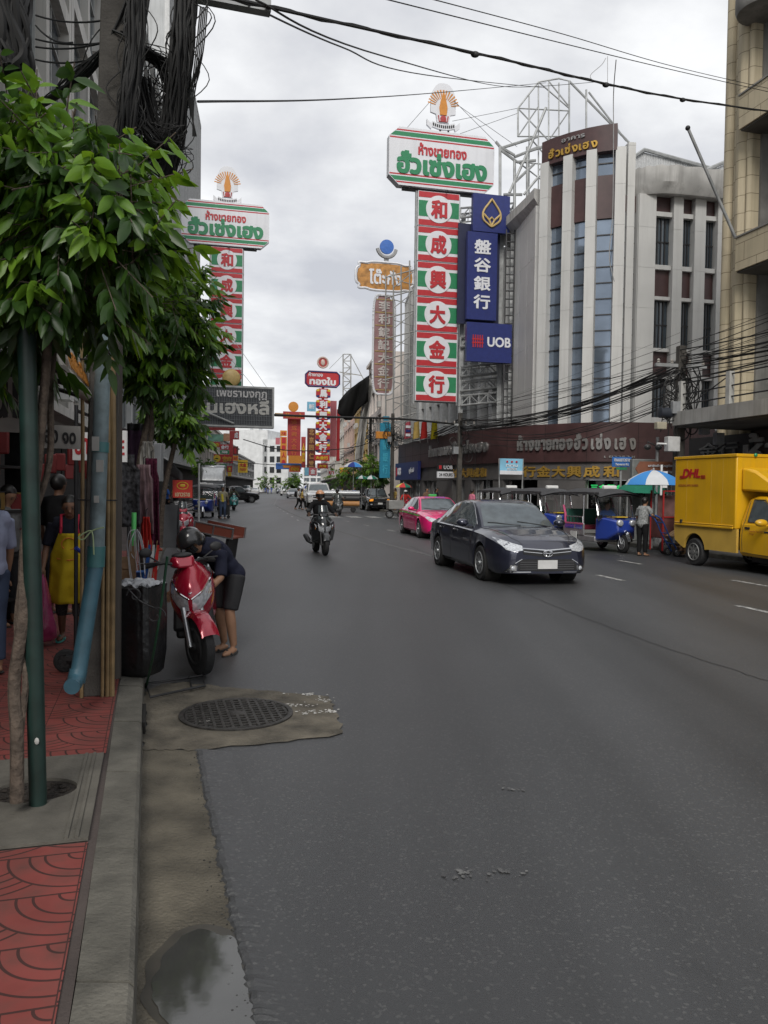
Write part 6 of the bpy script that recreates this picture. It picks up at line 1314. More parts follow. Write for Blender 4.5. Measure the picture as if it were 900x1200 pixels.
# ------------------------------------------------------------------ people
SKIN = M('skin', (.30, .165, .10), .55, var=.12, sc=9, spec=.4); SKIN2 = M('skin_dark', (.19, .10, .062), .55, var=.12, sc=9, spec=.4); EYE = M('eye_dark', (.012, .010, .010), .3); LIP = M('lip', (.20, .075, .06), .5)
HAIR = M('black_hair', (.010, .009, .008), .45, var=.4, sc=40); FLIP = M('sandal_dark', (.02, .019, .018), .7)
def cloth(n, c, var=.15, sc=5., bump=.35, bsc=9, rough=.85): return M(n, c, rough, var=var, sc=sc, bump=bump, bsc=bsc, spec=.2)
def remesh(mb, vox, it=4):
    me = bpy.data.meshes.new('form'); me.from_pydata(mb.v, [], mb.f); bm = bmesh.new(); bm.from_mesh(me); bmesh.ops.recalc_face_normals(bm, faces=bm.faces); bm.to_mesh(me); bm.free()
    o = bpy.data.objects.new('form', me); S.collection.objects.link(o)
    r = o.modifiers.new('r', 'REMESH'); r.mode = 'VOXEL'; r.voxel_size = vox; s = o.modifiers.new('s', 'SMOOTH'); s.factor = .5; s.iterations = it
    m2 = bpy.data.meshes.new_from_object(o.evaluated_get(C.evaluated_depsgraph_get())); bpy.data.objects.remove(o); bpy.data.meshes.remove(me)
    q = MB(); q.v = [v.co[:] for v in m2.vertices]; q.f = [tuple(p.vertices) for p in m2.polygons]; q.m = [0] * len(q.f); bpy.data.meshes.remove(m2); return q
def wrinkle(mb, amp, fr=7.):
    for i, v in enumerate(mb.v):
        n = noise.noise(V(v) * fr); k = noise.noise(V((v[0] * fr * 2.2, v[1] * fr * 2.2, v[2] * fr * .7)))
        mb.v[i] = (v[0] + amp * n, v[1] + amp * k, v[2])
STAND = dict(pel=(0, 0, .92), che=(.0, 0, 1.20), neck=(0, 0, 1.40), head=(.02, 0, 1.545), shL=(0, .175, 1.345), shR=(0, -.175, 1.345), elL=(-.02, .225, 1.07), elR=(-.02, -.225, 1.07), haL=(.06, .23, .83), haR=(.06, -.23, .83),
             hiL=(0, .09, .90), hiR=(0, -.09, .90), knL=(.02, .10, .49), knR=(.02, -.10, .49), anL=(0, .10, .085), anR=(0, -.10, .085), face=(1, 0, -.1), toeL=(1, .15, -.1), toeR=(1, -.15, -.1))
def person(label, loc, rz, J=None, h=1.66, shirt=None, sleeve=.6, pants=None, leg=1., skin=SKIN, hair=HAIR, long_hair=False, shoes=FLIP, helmet=None, vox=.022, group=None, girth=1., skirt=False):
    j = dict(STAND); j.update(J or {}); k = h / 1.66; j = {a: V(b) * (k if a not in ('face', 'toeL', 'toeR') else 1) for a, b in j.items()}
    t = thing('person', label, 'person', loc, rz, group); g = girth * k
    def torso(mb, e, low=True):
        up = (j['neck'] - j['pel']).normalized(); y = (j['shL'] - j['shR']).normalized(); x = y.cross(up).normalized(); up2 = x.cross(y); M3 = Matrix((x, y, up2)).transposed()
        mb.ell(j['che'], ((.105 + e) * g, (.155 + e) * g, (.20 + e) * g), M3); mb.ell(j['pel'].lerp(j['che'], .42), ((.10 + e) * g, (.135 + e) * g, (.17 + e) * g), M3)
        if low: mb.ell(j['pel'], ((.105 + e) * g, (.155 + e) * g, (.13 + e) * g), M3)
        mb.tube([j['shL'] * .97 + j['che'] * .03, j['neck'] - up * .05 * k, j['shR'] * .97 + j['che'] * .03], [(.062 + e) * g, (.07 + e) * g, (.062 + e) * g], 10)
        return M3
    mb = MB(); M3 = torso(mb, 0); f = j['face'].normalized(); ly = V((0, 0, 1)).cross(f)
    ly = (j['shL'] - j['shR']).normalized() if ly.length < .1 else ly.normalized(); hu = f.cross(ly).normalized(); H3 = Matrix((f, ly, hu)).transposed(); hc = j['head']; s = k
    mb.tube([j['neck'] - V((0, 0, .04 * k)), j['neck'].lerp(hc, .6)], [.058 * g, .05 * g], 10)
    mb.ell(hc + hu * .02 * s, (.098 * s, .077 * s, .10 * s), H3); mb.ell(hc + f * .018 * s - hu * .045 * s, (.072 * s, .060 * s, .078 * s), H3)
    mb.tube([hc + f * .088 * s + hu * .01 * s, hc + f * .112 * s - hu * .03 * s], [.010 * s, .017 * s], 7)
    for sg in (1, -1): mb.ell(hc + ly * .077 * s * sg - hu * .005 * s - f * .01 * s, (.02 * s, .012 * s, .032 * s), H3)
    for a in 'LR':
        mb.tube([j['sh' + a], j['sh' + a].lerp(j['el' + a], .5), j['el' + a], j['el' + a].lerp(j['ha' + a], .35), j['ha' + a]], [.050 * g, .044 * g, .038 * g, .038 * g, .026 * g], 10)
        d = (j['ha' + a] - j['el' + a]).normalized(); mb.ell(j['ha' + a] + d * .045 * k, (.034 * k, .036 * k, .048 * k), d.to_track_quat('Z', 'Y').to_matrix())
        mb.tube([j['hi' + a], j['hi' + a].lerp(j['kn' + a], .4), j['kn' + a], j['kn' + a].lerp(j['an' + a], .3), j['an' + a]], [.088 * g, .075 * g, .053 * g, .055 * g, .036 * g], 12)
        td = j['toe' + a].normalized(); mb.ell(j['an' + a] + td * .07 * k - V((0, 0, .045 * k)), (.125 * k, .043 * k, .034 * k), Matrix((td, V((0, 0, 1)).cross(td).normalized(), td.cross(V((0, 0, 1)).cross(td).normalized()))).transposed())
    b = remesh(mb, vox)
    for a, sg in (('L', 1), ('R', -1)):
        d = (j['ha' + a] - j['el' + a]).normalized(); q = d.to_track_quat('Z', 'Y').to_matrix(); base = j['ha' + a] + d * .07 * k
        sd_ = V((0, 0, 1)).cross(d); sd_ = sd_.normalized() if sd_.length > .3 else V((1, 0, 0)) * 1.; pn = d.cross(sd_).normalized()
        if pn.z > 0: pn = -pn
        for i, ln in enumerate((.064, .074, .070, .056)):
            o = base + sd_ * (i - 1.5) * .017 * k; m1 = o + d * ln * .5 * k + pn * .008 * k; e1 = m1 + d * ln * .38 * k + pn * ln * .42 * k
            b.tube([o - d * .03 * k, o + d * .012 * k, m1, e1], [.0095 * k, .0095 * k, .0085 * k, .0065 * k], 6)
        o = base - d * .05 * k - sd_ * .028 * k * 1; b.tube([o + d * .0, o - sd_ * .025 * k + d * .022 * k + pn * .006, o - sd_ * .028 * k + d * .052 * k + pn * .02 * k], [.012 * k, .0105 * k, .008 * k], 6)
    b.k = 1
    for sg in (1, -1): b.ell(hc + f * .090 * s + ly * .032 * s * sg + hu * .016 * s, (.008 * s, .013 * s, .006 * s), H3, 8, 5); b.ell(hc + f * .092 * s + ly * .033 * s * sg + hu * .04 * s, (.007 * s, .020 * s, .0035 * s), H3, 8, 5)
    b.k = 2; b.ell(hc + f * .089 * s - hu * .062 * s, (.006 * s, .024 * s, .006 * s), H3, 8, 5)
    b.build('body', [skin, EYE, LIP], t, 60)
    if shirt:
        mb = MB(); torso(mb, .020, True)
        for a in 'LR':
            if sleeve <= 1: e_ = j['sh' + a].lerp(j['el' + a], sleeve); pts = [j['sh' + a], j['sh' + a].lerp(e_, .6), e_]; rr = [.066 * g, .064 * g, .062 * g]
            else: e_ = j['el' + a].lerp(j['ha' + a], sleeve - 1); pts = [j['sh' + a], j['el' + a], e_]; rr = [.066 * g, .057 * g, .043 * g]
            mb.tube(pts, rr, 10)
        q = remesh(mb, vox, 3); wrinkle(q, .006); q.build('shirt', shirt, t, 60)
    if pants:
        mb = MB(); mb.ell(j['pel'] - V((0, 0, .02)), (.122 * g, .168 * g, .125 * g))
        if skirt: mb.loft([[V((j['pel'].x + r_ * .8 * math.cos(a), r_ * math.sin(a), z)) * 1 for a in np.linspace(0, 2 * PI, 17)[:-1]] for r_, z in ((.15 * g, j['pel'].z + .05), (.19 * g, j['pel'].z - .12), (.20 * g, .40 * k))])
        for a in 'LR':
            if leg <= 1: pts = [j['hi' + a], j['hi' + a].lerp(j['kn' + a], leg)]; rr = [.106 * g, .092 * g - .01 * leg]
            else: pts = [j['hi' + a], j['kn' + a], j['kn' + a].lerp(j['an' + a], leg - 1)]; rr = [.106 * g, .073 * g, .060 * g]
            if not skirt: mb.tube(pts, rr, 12)
        q = remesh(mb, vox, 3); wrinkle(q, .006); q.build('skirt' if skirt else 'trousers', pants, t, 60)
    for a in 'LR':
        td = j['toe' + a].normalized(); yy = V((0, 0, 1)).cross(td).normalized(); X3 = Matrix((td, yy, td.cross(yy))).transposed(); mb = MB(); c_ = j['an' + a] + td * .07 * k - V((0, 0, .07 * k)); mb.ell(c_, (.14 * k, .05 * k, .018 * k), X3)
        mb.tube([c_ + yy * .045 * k + V((0, 0, .01)) + td * .02, c_ + td * .045 * k + V((0, 0, .055 * k)), c_ - yy * .045 * k + V((0, 0, .01)) + td * .02], .012 * k, 6); mb.build('sandal', shoes, t)
    if helmet:
        hm, vis, full = helmet; mb = MB(); R_ = []
        for i in range(13):
            a = PI * .62 * i / 12 + .03; R_.append([hc + H3 @ V(((.132 * math.sin(a) * math.cos(p_) - .008 - (.0 if math.cos(p_) < .3 else .10 * max(0, i - 8.2) / 4)) * s, .118 * math.sin(a) * math.sin(p_) * s, (.128 * math.cos(a) + .025) * s)) for p_ in np.linspace(0, 2 * PI, 25)[:-1]])
        mb.loft(R_, True, False); mb.ell(hc - f * .06 * s - hu * .05 * s, (.075 * s, .10 * s, .06 * s), H3); hl = mb.build('helmet', hm, t, 60)
        mb = MB(); mb.grid(lambda u, v: hc + H3 @ V(((.145 * math.cos((u - .5) * 2.4) + .004) * s, .128 * math.sin((u - .5) * 2.4) * s, (.055 - .085 * v * (1 if full else .35)) * s)), 10, 4); mb.build('visor', vis, hl, 60)
    else:
        mb = MB(); mb.ell(hc + hu * .032 * s - f * .018 * s, (.108 * s, .090 * s, .105 * s), H3)
        if long_hair: mb.ell(hc - f * .075 * s - hu * .06 * s, (.05 * s, .075 * s, .13 * s), H3)
        # trim the cap at the hair line
        for i, v in enumerate(mb.v):
            q = V(v) - hc; fx, uz = q.dot(f), q.dot(hu)
            if fx > .03 * s and uz < .055 * s: mb.v[i] = tuple(hc + (q - f * (fx - .03 * s)) * .92)
        mb.build('hair', hair, t, 60)
    return t, j, H3
def onbike(sx, z=.0): return dict(pel=(-.26, 0, .88), che=(-.20, 0, 1.14), neck=(-.14, 0, 1.35), head=(-.10, 0, 1.49), shL=(-.15, .185, 1.30), shR=(-.15, -.185, 1.30), elL=(.02, .32, 1.08), elR=(.02, -.32, 1.08), haL=(.21, .34, 1.04), haR=(.21, -.34, 1.04),
    hiL=(-.22, .09, .86), hiR=(-.22, -.09, .86), knL=(.17, .17, .74), knR=(.17, -.17, .74), anL=(.10, .15, .49), anR=(.10, -.15, .49), face=(1, 0, -.06))
NAVYC = cloth('navy_cloth', (.016, .018, .034)); BLACKC = cloth('black_cloth', (.010, .010, .011)); CHARC = cloth('charcoal_cloth', (.03, .03, .032)); REDC = cloth('red_cloth', (.42, .03, .025)); WHITEC = cloth('white_cloth', (.5, .5, .49)); GREYC = cloth('grey_cloth', (.17, .17, .17)); LAV = cloth('lavender_cloth', (.30, .33, .46)); JEAN = cloth('denim', (.05, .07, .12)); BEIGEC = cloth('beige_cloth', (.27, .25, .18)); BLUEC = cloth('blue_cloth', (.03, .09, .30)); PINKC = cloth('pink_cloth', (.5, .15, .22)); YELC = cloth('mustard_cloth', (.45, .32, .10)); TEALS = M('teal_sandal', (.05, .30, .27), .6); PATT = cloth('patterned_skirt', (.045, .04, .04), .6, 60)
HBLK = M('helmet_black', (.02, .02, .021), .28, var=.15, coat=.6); HORG = M('helmet_peach', (.55, .27, .14), .35, coat=.6); HWHT = M('helmet_white', (.6, .6, .6), .3); VIS = M('visor_dark', (.012, .013, .014), .1, spec=.8)
# main rider, second rider
person('scooter rider in black jacket with peach helmet and dark visor added over the face', SC3, hd(hr), onbike(0), 1.70, BLACKC, 1.9, BLACKC, 1.95, SKIN2, helmet=(HORG, VIS, True), vox=.016, shoes=FLIP)  # full dark visor added to stand in for the dark face
o_, j_, _ = person('motorbike rider in grey camouflage shirt and black helmet ahead of the striped rolls', SC4, hd(hr), onbike(0), 1.70, cloth('camo_cloth', (.11, .12, .115), .5, 14), 1.2, BLACKC, 1.95, SKIN2, helmet=(HBLK, VIS, True), vox=.024)
person('rider on the teal motorbike in olive clothes', SC5, hd((.25, -.97)), onbike(0), 1.68, cloth('olive_cloth', (.06, .065, .04)), 1.8, BLACKC, 1.95, SKIN2, helmet=(HBLK, VIS, True), vox=.03)
person('far rider in red jacket on the tiny red motorbike', SC6, hd((.1, -1)), onbike(0), 1.68, REDC, 1.9, BLACKC, 1.95, SKIN2, helmet=(HWHT, VIS, True), vox=.035)
w0 = G(470, 606); person('delivery rider in red jacket with white helmet by the umbrella', (w0.x + .3, w0.y + .5, 0), hd((.25, -.97)), onbike(0), 1.68, REDC, 1.9, BLACKC, 1.95, SKIN2, helmet=(HWHT, VIS, True), vox=.03)
p = G(316, 578.5)
for i, q in enumerate([(311, 578), (318, 578.5), (314, 579)]):
    g_ = G(*q); person('distant rider in blue in the far motorbike group' if i < 2 else 'distant rider in black in the far motorbike group', (g_.x, g_.y, 0), heading(g_.y), onbike(0), 1.68, BLUEC if i < 2 else BLACKC, 1.9, BLACKC, 1.95, SKIN2, helmet=(HBLK, VIS, True), vox=.05, group='riders in the far group')
# man in a helmet stooping beside the red scooter
g_ = G(259, 766); bend = dict(pel=(-.04, 0, .82), che=(.17, 0, 1.04), neck=(.36, 0, 1.12), head=(.48, 0, 1.16), shL=(.27, .19, 1.07), shR=(.27, -.19, 1.07), elL=(.34, .27, .82), elR=(.36, -.25, .82), haL=(.52, .20, .66), haR=(.54, -.18, .68), hiL=(-.03, .09, .80), hiR=(-.03, -.09, .80), knL=(.06, .10, .44), knR=(.02, -.10, .44), anL=(.0, .10, .085), anR=(-.06, -.10, .085), face=(.55, 0, -.83), toeL=(1, .2, -.12), toeR=(1, -.2, -.12))
person('man in black helmet and navy shirt stooping over the red scooter', (g_.x + .05, g_.y + .05, 0), hd((-.58, -.81)), bend, 1.70, NAVYC, .95, CHARC, .95, SKIN, helmet=(HBLK, VIS, True), vox=.013, shoes=FLIP)
# woman in a yellow apron
g_ = G(82, 752, KZ); fw = V((.30, -.95, 0)).normalized()
AJ = dict(head=(.06, 0, 1.53), face=(1, .05, -.35), elR=(.0, -.25, 1.07), haR=(.13, -.27, .86), elL=(-.02, .23, 1.07), haL=(.10, .20, .86), knL=(.10, .09, .49), anL=(.10, .09, .085), knR=(.0, -.09, .48), anR=(-.10, -.09, .10))
wt, j, _ = person('woman in yellow apron over navy shirt carrying a pink plastic bag', (g_.x, g_.y, KZ), hd(fw), AJ, 1.50, cloth('navy_dark_cloth', (.014, .015, .024)), .9, PATT, 1.45, SKIN2, long_hair=False, shoes=TEALS, vox=.013)
k = 1.5 / 1.66; APR = cloth('apron_yellow', (.50, .36, .018), .12, 4, .6, 7)
mb = MB()
def apr(u, v):
    z = 1.24 - v * .78; hw = .10 + .07 * min(1, v * 3.2) + .03 * v; y = (u - .5) * 2 * hw; x = .148 - .75 * y * y / max(hw, .1) * .9 + .02 * math.sin(u * 17 + v * 3) * v + .05 * v + .02 * noise.noise(V((u * 5, v * 6, 1)))
    return V((x * k * 1.1, y * k * 1.1, z * k))
mb.grid(apr, 22, 26); ap_ = mb.build('apron', APR, wt, 60); so_ = ap_.modifiers.new('s', 'SOLIDIFY'); so_.thickness = .006
mb = MB()
for s in (1, -1): mb.tube([apr(.5 + s * .42, 0) + V((.006, 0, 0)), V((.13, s * .085, 1.31)) * k, V((.05, s * .09, 1.44)) * k, V((-.06, s * .05, 1.44)) * k], .014, 6)
mb.build('strap', cloth('strap_red', (.45, .03, .06)), ap_)
mb = MB(); mb.tube([apr(.5, .12) + V((.014, .07 * math.cos(a), .06 * math.sin(a) - .02)) for a in np.linspace(0, 2 * PI, 20)[:-1]], .006, 5, closed=True); mb.tube([apr(.18, .36) + V((.012, 0, 0)), apr(.5, .38) + V((.014, 0, 0)), apr(.85, .35) + V((.014, 0, 0))], .008, 5); mb.build('printed_emblem', M('apron_print', (.5, .16, .02), .8), ap_)
Tw = Matrix.Translation((g_.x, g_.y, KZ)) @ Matrix.Rotation(hd(fw), 4, 'Z'); hand = Tw @ (j['haR'] + V((.03, 0, -.08)))
t = thing('plastic_bag', 'translucent pink plastic bag hanging from the apron woman hand', 'plastic bag', hand); t.scale = (1.3,) * 3
mb = MB(); R_ = []
for z, r_ in ((.02, .016), (-.04, .028), (-.16, .06), (-.30, .088), (-.40, .105), (-.47, .10), (-.50, .06)): R_.append([V((r_ * math.cos(a) * (1 + .12 * math.sin(3 * a + z * 9)), r_ * .75 * math.sin(a) * (1 + .1 * math.cos(4 * a + z * 14)), z)) for a in np.linspace(0, 2 * PI, 25)[:-1]])
mb.loft(R_); mb.build('bag', M('pink_film', (.50, .06, .20), .25, var=.3, sc=9, bump=.6, bsc=22, trans=.35), t, 60)
mb = MB(); mb.ell((0, 0, -.40), (.085, .065, .085)); mb.build('red_contents', M('bag_red', (.40, .04, .05), .6, var=.4, sc=14), t)
# people at the left stalls
g_ = P(-14, 700, 6.6); person('person in lavender shirt cut by the left edge of the view', (g_.x, g_.y, KZ), R(150), dict(elR=(.05, -.24, 1.06), haR=(.10, -.24, .82)), 1.62, LAV, .9, JEAN, 1.9, SKIN, long_hair=True, vox=.016)
g_ = P(68, 640, 9.8); person('shopper in black seen from behind past the apron woman', (g_.x, g_.y, KZ), R(75), None, 1.72, BLACKC, 1.0, CHARC, 1.9, SKIN2, vox=.022)
g_ = P(8, 640, 9.0); person('stall keeper in grey with bowed head in the dark shop', (g_.x, g_.y, KZ), R(-20), dict(face=(1, 0, -.6)), 1.58, GREYC, .9, CHARC, 1.9, SKIN, vox=.022)
# goods trolley man on the left
g_ = G(261, 608); MANT = V((g_.x, g_.y, 0)); person('man in beige shirt with yellow sash pulling a black goods trolley', MANT, hd((.2, -1)), dict(elL=(-.12, .26, 1.08), haL=(-.20, .27, .86), elR=(-.12, -.26, 1.08), haR=(-.20, -.27, .86), knL=(.1, .1, .49)), 1.70, BEIGEC, 1.3, JEAN, 1.95, SKIN2, vox=.026)
for o in list(S.objects):
    if o.get('label', '').startswith('man in beige'):
        mb = MB(); mb.grid(lambda u, v: (.145 - .03 * abs(u - .5), -.02 + (u - .5) * .11 - .05 * (v - .5), .92 + v * .40), 4, 8); mb.build('sash', M('sash_yellow', (.5, .42, .03), .7), o)
def walk(a): return dict(knL=(.20, .09, .52), anL=(.26, .09, .10), knR=(-.06, -.09, .48), anR=(-.26, -.09, .13), elL=(-.12, .22, 1.09), haL=(-.10, .23, .85), elR=(.08, -.22, 1.08), haR=(.20, -.22, .88))
g_ = G(354, 597); person('walker in mustard top and black trousers crossing the road', (g_.x, g_.y, 0), R(5), walk(1), 1.62, YELC, .8, BLACKC, 1.9, SKIN, vox=.028, long_hair=True)
g_ = G(349, 597.5); pw, jw, _ = person('walker with black backpack and white top crossing the road', (g_.x, g_.y + .3, 0), R(5), walk(1), 1.66, WHITEC, .8, BLACKC, 1.9, SKIN, vox=.028)
t = thing('backpack', 'black backpack on the back of the crossing walker in white', 'backpack', (g_.x, g_.y + .3, 0), R(5)); mb = MB(); mb.ell((-.2, 0, 1.2), (.12, .16, .24)); mb.build('pack', BLACKC, t); mb = MB(); [mb.tube([(-.12, s * .1, 1.38), (.02, s * .12, 1.43), (.13, s * .1, 1.2), (-.1, s * .14, 1.0)], .02, 6) for s in (1, -1)]; mb.build('strap', BLACKC, t)
# woman with the blue hand truck, right
g_ = G(752, 651.5); HTW = V((g_.x, g_.y, 0)); person('woman in grey checked shirt and black trousers leaning on the blue hand truck', HTW, R(38), dict(elR=(.02, -.30, 1.16), haR=(.26, -.26, 1.08), elL=(.10, .26, 1.10), haL=(.30, .18, 1.08), che=(.05, 0, 1.2), neck=(.08, 0, 1.39), head=(.11, 0, 1.53), shL=(.07, .17, 1.34), shR=(.07, -.17, 1.34), face=(1, 0, -.25)), 1.60, cloth('check_cloth', (.24, .25, .25), .5, 22), .85, BLACKC, 1.95, SKIN, long_hair=False, vox=.02)
SEATP = dict(pel=(0, 0, .60), che=(.02, 0, .88), neck=(.06, 0, 1.08), head=(.10, 0, 1.22), shL=(.05, .18, 1.03), shR=(.05, -.18, 1.03), elL=(.16, .24, .82), elR=(.16, -.24, .82), haL=(.36, .22, .84), haR=(.36, -.22, .84), hiL=(.04, .09, .60), hiR=(.04, -.09, .60), knL=(.42, .12, .62), knR=(.42, -.12, .62), anL=(.44, .12, .42), anR=(.44, -.12, .42))
dr = V((.262, -.965, 0)); person('three wheeler driver in blue shirt sitting under the grey canopy', V((6.5, 23.6, .10)) + dr * .16, hA, SEATP, 1.66, BLUEC, 1.1, BLACKC, 1.9, SKIN2, vox=.024)
# people by the right hand shops and pavement
ST = [(463, 598, .3, 'vendor in tan clothes standing at the cart under the multicolour umbrella', YELC, BEIGEC), (480, 600, 1.0, 'helper in red jacket behind the delivery rider', REDC, BLACKC), (500, 596, 2.2, 'shopper in brown by the shop front above the taxi roof', cloth('brown_cloth', (.14, .09, .06)), BLACKC), (511, 595, 2.4, 'shopper in dark clothes at the shop front above the taxi roof', CHARC, BLACKC),
      (553, 600, 1.6, 'shopper in pink top before the dark shop doorway', PINKC, CHARC), (441, 586, .2, 'pedestrian in white at the umbrella stalls', WHITEC, CHARC), (445, 587, .8, 'pedestrian in mauve at the umbrella stalls', cloth('mauve_cloth', (.25, .16, .25)), JEAN), (449, 587, .1, 'pedestrian in blue top right of the umbrella stalls', BLUEC, JEAN), (453, 588, .7, 'pedestrian in dark red right of the umbrella stalls', cloth('dark_red_cloth', (.2, .03, .04)), CHARC), (457, 590, .9, 'pedestrian in black nearest the grey pole on the right pavement', BLACKC, BLACKC), (415, 593, .0, 'person in bright blue shirt beside the striped rolls', BLUEC, CHARC), (401, 588, -.5, 'pedestrian in yellow by the far trees', YELC, JEAN)]
for i, (px, py, dx, lb, s_, p_) in enumerate(ST):
    g_ = G(px, py, KZ); y = g_.y; x = max(g_.x, kr(y) + .35) if i not in (10, 11) else g_.x; g2 = V((x, y, KZ))
    if i in (2, 3, 4): yy = {2: 45., 3: 43.5, 4: 38.6}[i]; xx = (px - 450) / FPX * yy; g2 = V((xx, yy, KZ)); 
    person(lb, g2, R(200 + i * 47), None, 1.62 + .02 * (i % 4), s_, .8, p_, 1.9, SKIN2 if i % 2 else SKIN, vox=.032, long_hair=i % 3 == 0)
for i, (x, y, lb, s_) in enumerate([(-7.2, 24, 'left pavement walker in white shirt beyond the red scooters', WHITEC), (-8.6, 29, 'left pavement walker in dark red beyond the grey awning', cloth('dark_red_cloth', (.2, .03, .04))), (-11.2, 41, 'left pavement walker in blue beside the three wheelers', BLUEC), (-12.6, 48, 'left pavement walker in mustard past the three wheelers', YELC)]): person(lb, (x, y, KZ), R(70 + 60 * i), walk(1), 1.64, s_, .8, BLACKC, 1.9, SKIN2, vox=.032)
g_ = P(795, 600, 21.6); person('seller in maroon behind the red cart by the truck', (g_.x + .1, g_.y, KZ), R(180), None, 1.6, cloth('maroon_cloth', (.16, .04, .05)), .8, BLACKC, 1.9, SKIN2, vox=.028)
# ------------------------------------------------------------------ trees
def leafmat(name, c1, c2, tr):
    m = bpy.data.materials.new(name); m.use_nodes = True; nt = m.node_tree; N = nt.nodes; L = nt.links; b = N['Principled BSDF']; o = N['Material Output']
    tc = N.new('ShaderNodeTexCoord'); nz = N.new('ShaderNodeTexNoise'); nz.inputs['Scale'].default_value = 5; nz.inputs['Detail'].default_value = 3; L.new(tc.outputs['Object'], nz.inputs['Vector'])
    mr = N.new('ShaderNodeMapRange'); mr.inputs[1].default_value = .35; mr.inputs[2].default_value = .65; L.new(nz.outputs[0], mr.inputs[0])
    mx = N.new('ShaderNodeMix'); mx.data_type = 'RGBA'; L.new(mr.outputs[0], mx.inputs[0]); mx.inputs[6].default_value = c1 + (1,); mx.inputs[7].default_value = c2 + (1,)
    L.new(mx.outputs[2], b.inputs['Base Color']); b.inputs['Roughness'].default_value = .36; b.inputs['Specular IOR Level'].default_value = .45
    t = N.new('ShaderNodeBsdfTranslucent'); t.inputs[0].default_value = tr + (1,); ms = N.new('ShaderNodeMixShader'); ms.inputs[0].default_value = .38; L.new(b.outputs[0], ms.inputs[1]); L.new(t.outputs[0], ms.inputs[2]); L.new(ms.outputs[0], o.inputs[0]); return m
LEAF1 = leafmat('leaf_old_shaded', (.022, .058, .012), (.045, .10, .018), (.07, .15, .012)); LEAF2 = leafmat('leaf_young_lit', (.09, .20, .02), (.16, .29, .03), (.22, .38, .02)); LEAF3 = leafmat('leaf_far', (.035, .08, .022), (.075, .14, .03), (.08, .16, .03))  # old leaf darkened for crown shade, young leaf kept bright for the lit top
BARK = M('bark', (.085, .065, .05), .9, var=.4, sc=20, bump=.8, bsc=40)
def crown(root, blobs, ntw, ll, seed, per=11, mats=(LEAF1, LEAF2), young_lit=.42, droop=.55, wid=.37):
    rg = random.Random(seed); mb = MB(); vol = [b[1] ** 2 for b in blobs]
    for _ in range(ntw):
        c, r = rg.choices(blobs, vol)[0]; c = V(c)
        d = V((rg.gauss(0, 1), rg.gauss(0, 1), rg.gauss(0, 1))).normalized(); rad = r * (rg.random() ** .38) * rg.uniform(.75, 1.06)
        p = c + V((d.x, d.y, d.z * .9)) * rad
        ax = (d * .9 + V((rg.gauss(0, .35), rg.gauss(0, .35), -.15 + rg.gauss(0, .3)))).normalized(); tl = ll * rg.uniform(1.2, 2.2)
        fresh_lit = rg.random() < young_lit * (1.5 if d.z > -.1 else .5)  # young leaves vary at random but favour the top, painting in light from above
        mb.k = 2; mb.tube([p - ax * tl * .6, p + ax * tl], ll * .022, 4); mb.k = 1 if fresh_lit else 0
        for i in range(per):
            s = i / per; q = p + ax * tl * s * .9; up = V((0, 0, 1)); sd = ax.cross(up); sd = sd.normalized() if sd.length > .05 else V((1, 0, 0))
            g = i * 2.4 + rg.random(); ld = (ax * (.35 + .5 * s) + sd * math.cos(g) * .9 + up * (math.sin(g) * .45 - droop)).normalized(); l_ = ll * rg.uniform(.6, 1.15)
            n = ld.cross(sd if abs(ld.dot(sd)) < .9 else up); n = (n + V((rg.gauss(0, .3), rg.gauss(0, .3), .5))).normalized(); w_ = ld.cross(n).normalized() * l_ * wid * .5; n = w_.cross(ld).normalized()
            dr = -up * l_ * droop * .4; rows = []
            for sv, wv in ((.0, .06), (.12, .56), (.36, 1.), (.64, .84), (.87, .36), (1., .0)):
                c_ = q + ld * l_ * (sv * .95 + .05) + dr * sv * sv; e_ = n * l_ * .055 * wv; rows.append((mb.V(c_ + w_ * wv + e_), mb.V(c_), mb.V(c_ - w_ * wv + e_)) if 0 < sv < 1 else (mb.V(c_),) * 3)
            for a, b in zip(rows, rows[1:]):
                for u in (0, 1):
                    f_ = list(dict.fromkeys((a[u], a[u + 1], b[u + 1], b[u]))); mb.F(f_)
    return mb.build('crown', [mats[0], mats[1], BARK], root, 75)
def rel(p, o): return V(p) - V(o)
tb_ = G(20, 938, KZ); t = thing('street_tree', 'nearest leafy tree with a thin twisted trunk beside the green post', 'tree', tb_)
mb = MB(); path = [rel(P(a, b, y), tb_) for a, b, y in [(20, 940, 3.80), (20, 860, 3.82), (17, 800, 3.85), (27, 720, 3.85), (30, 640, 3.9), (42, 560, 3.9), (50, 480, 3.9), (56, 400, 3.9), (58, 300, 3.85)]]
mb.tube(smooth_poly(path, 5), [.034 - .00035 * i for i in range(41)], 9)
mb.tube(smooth_poly([rel(P(a, b, y), tb_) for a, b, y in [(20, 900, 3.83), (26, 840, 3.85), (30, 790, 3.87), (20, 730, 3.9), (36, 620, 3.95), (58, 540, 3.98), (60, 440, 4.), (75, 330, 4.)]], 5), .017, 8)
for a in [((58, 300, 3.85), (20, 220, 3.9), (-10, 150, 3.9)), ((58, 310, 3.85), (105, 240, 3.7), (150, 200, 3.65)), ((58, 330, 3.85), (120, 310, 3.7), (180, 290, 3.6)), ((57, 320, 3.85), (70, 220, 3.8), (90, 120, 3.7))]: mb.tube(smooth_poly([rel(P(*q), tb_) for q in a], 5), [.014 - .0009 * i for i in range(11)], 6)
mb.build('trunk', BARK, t)
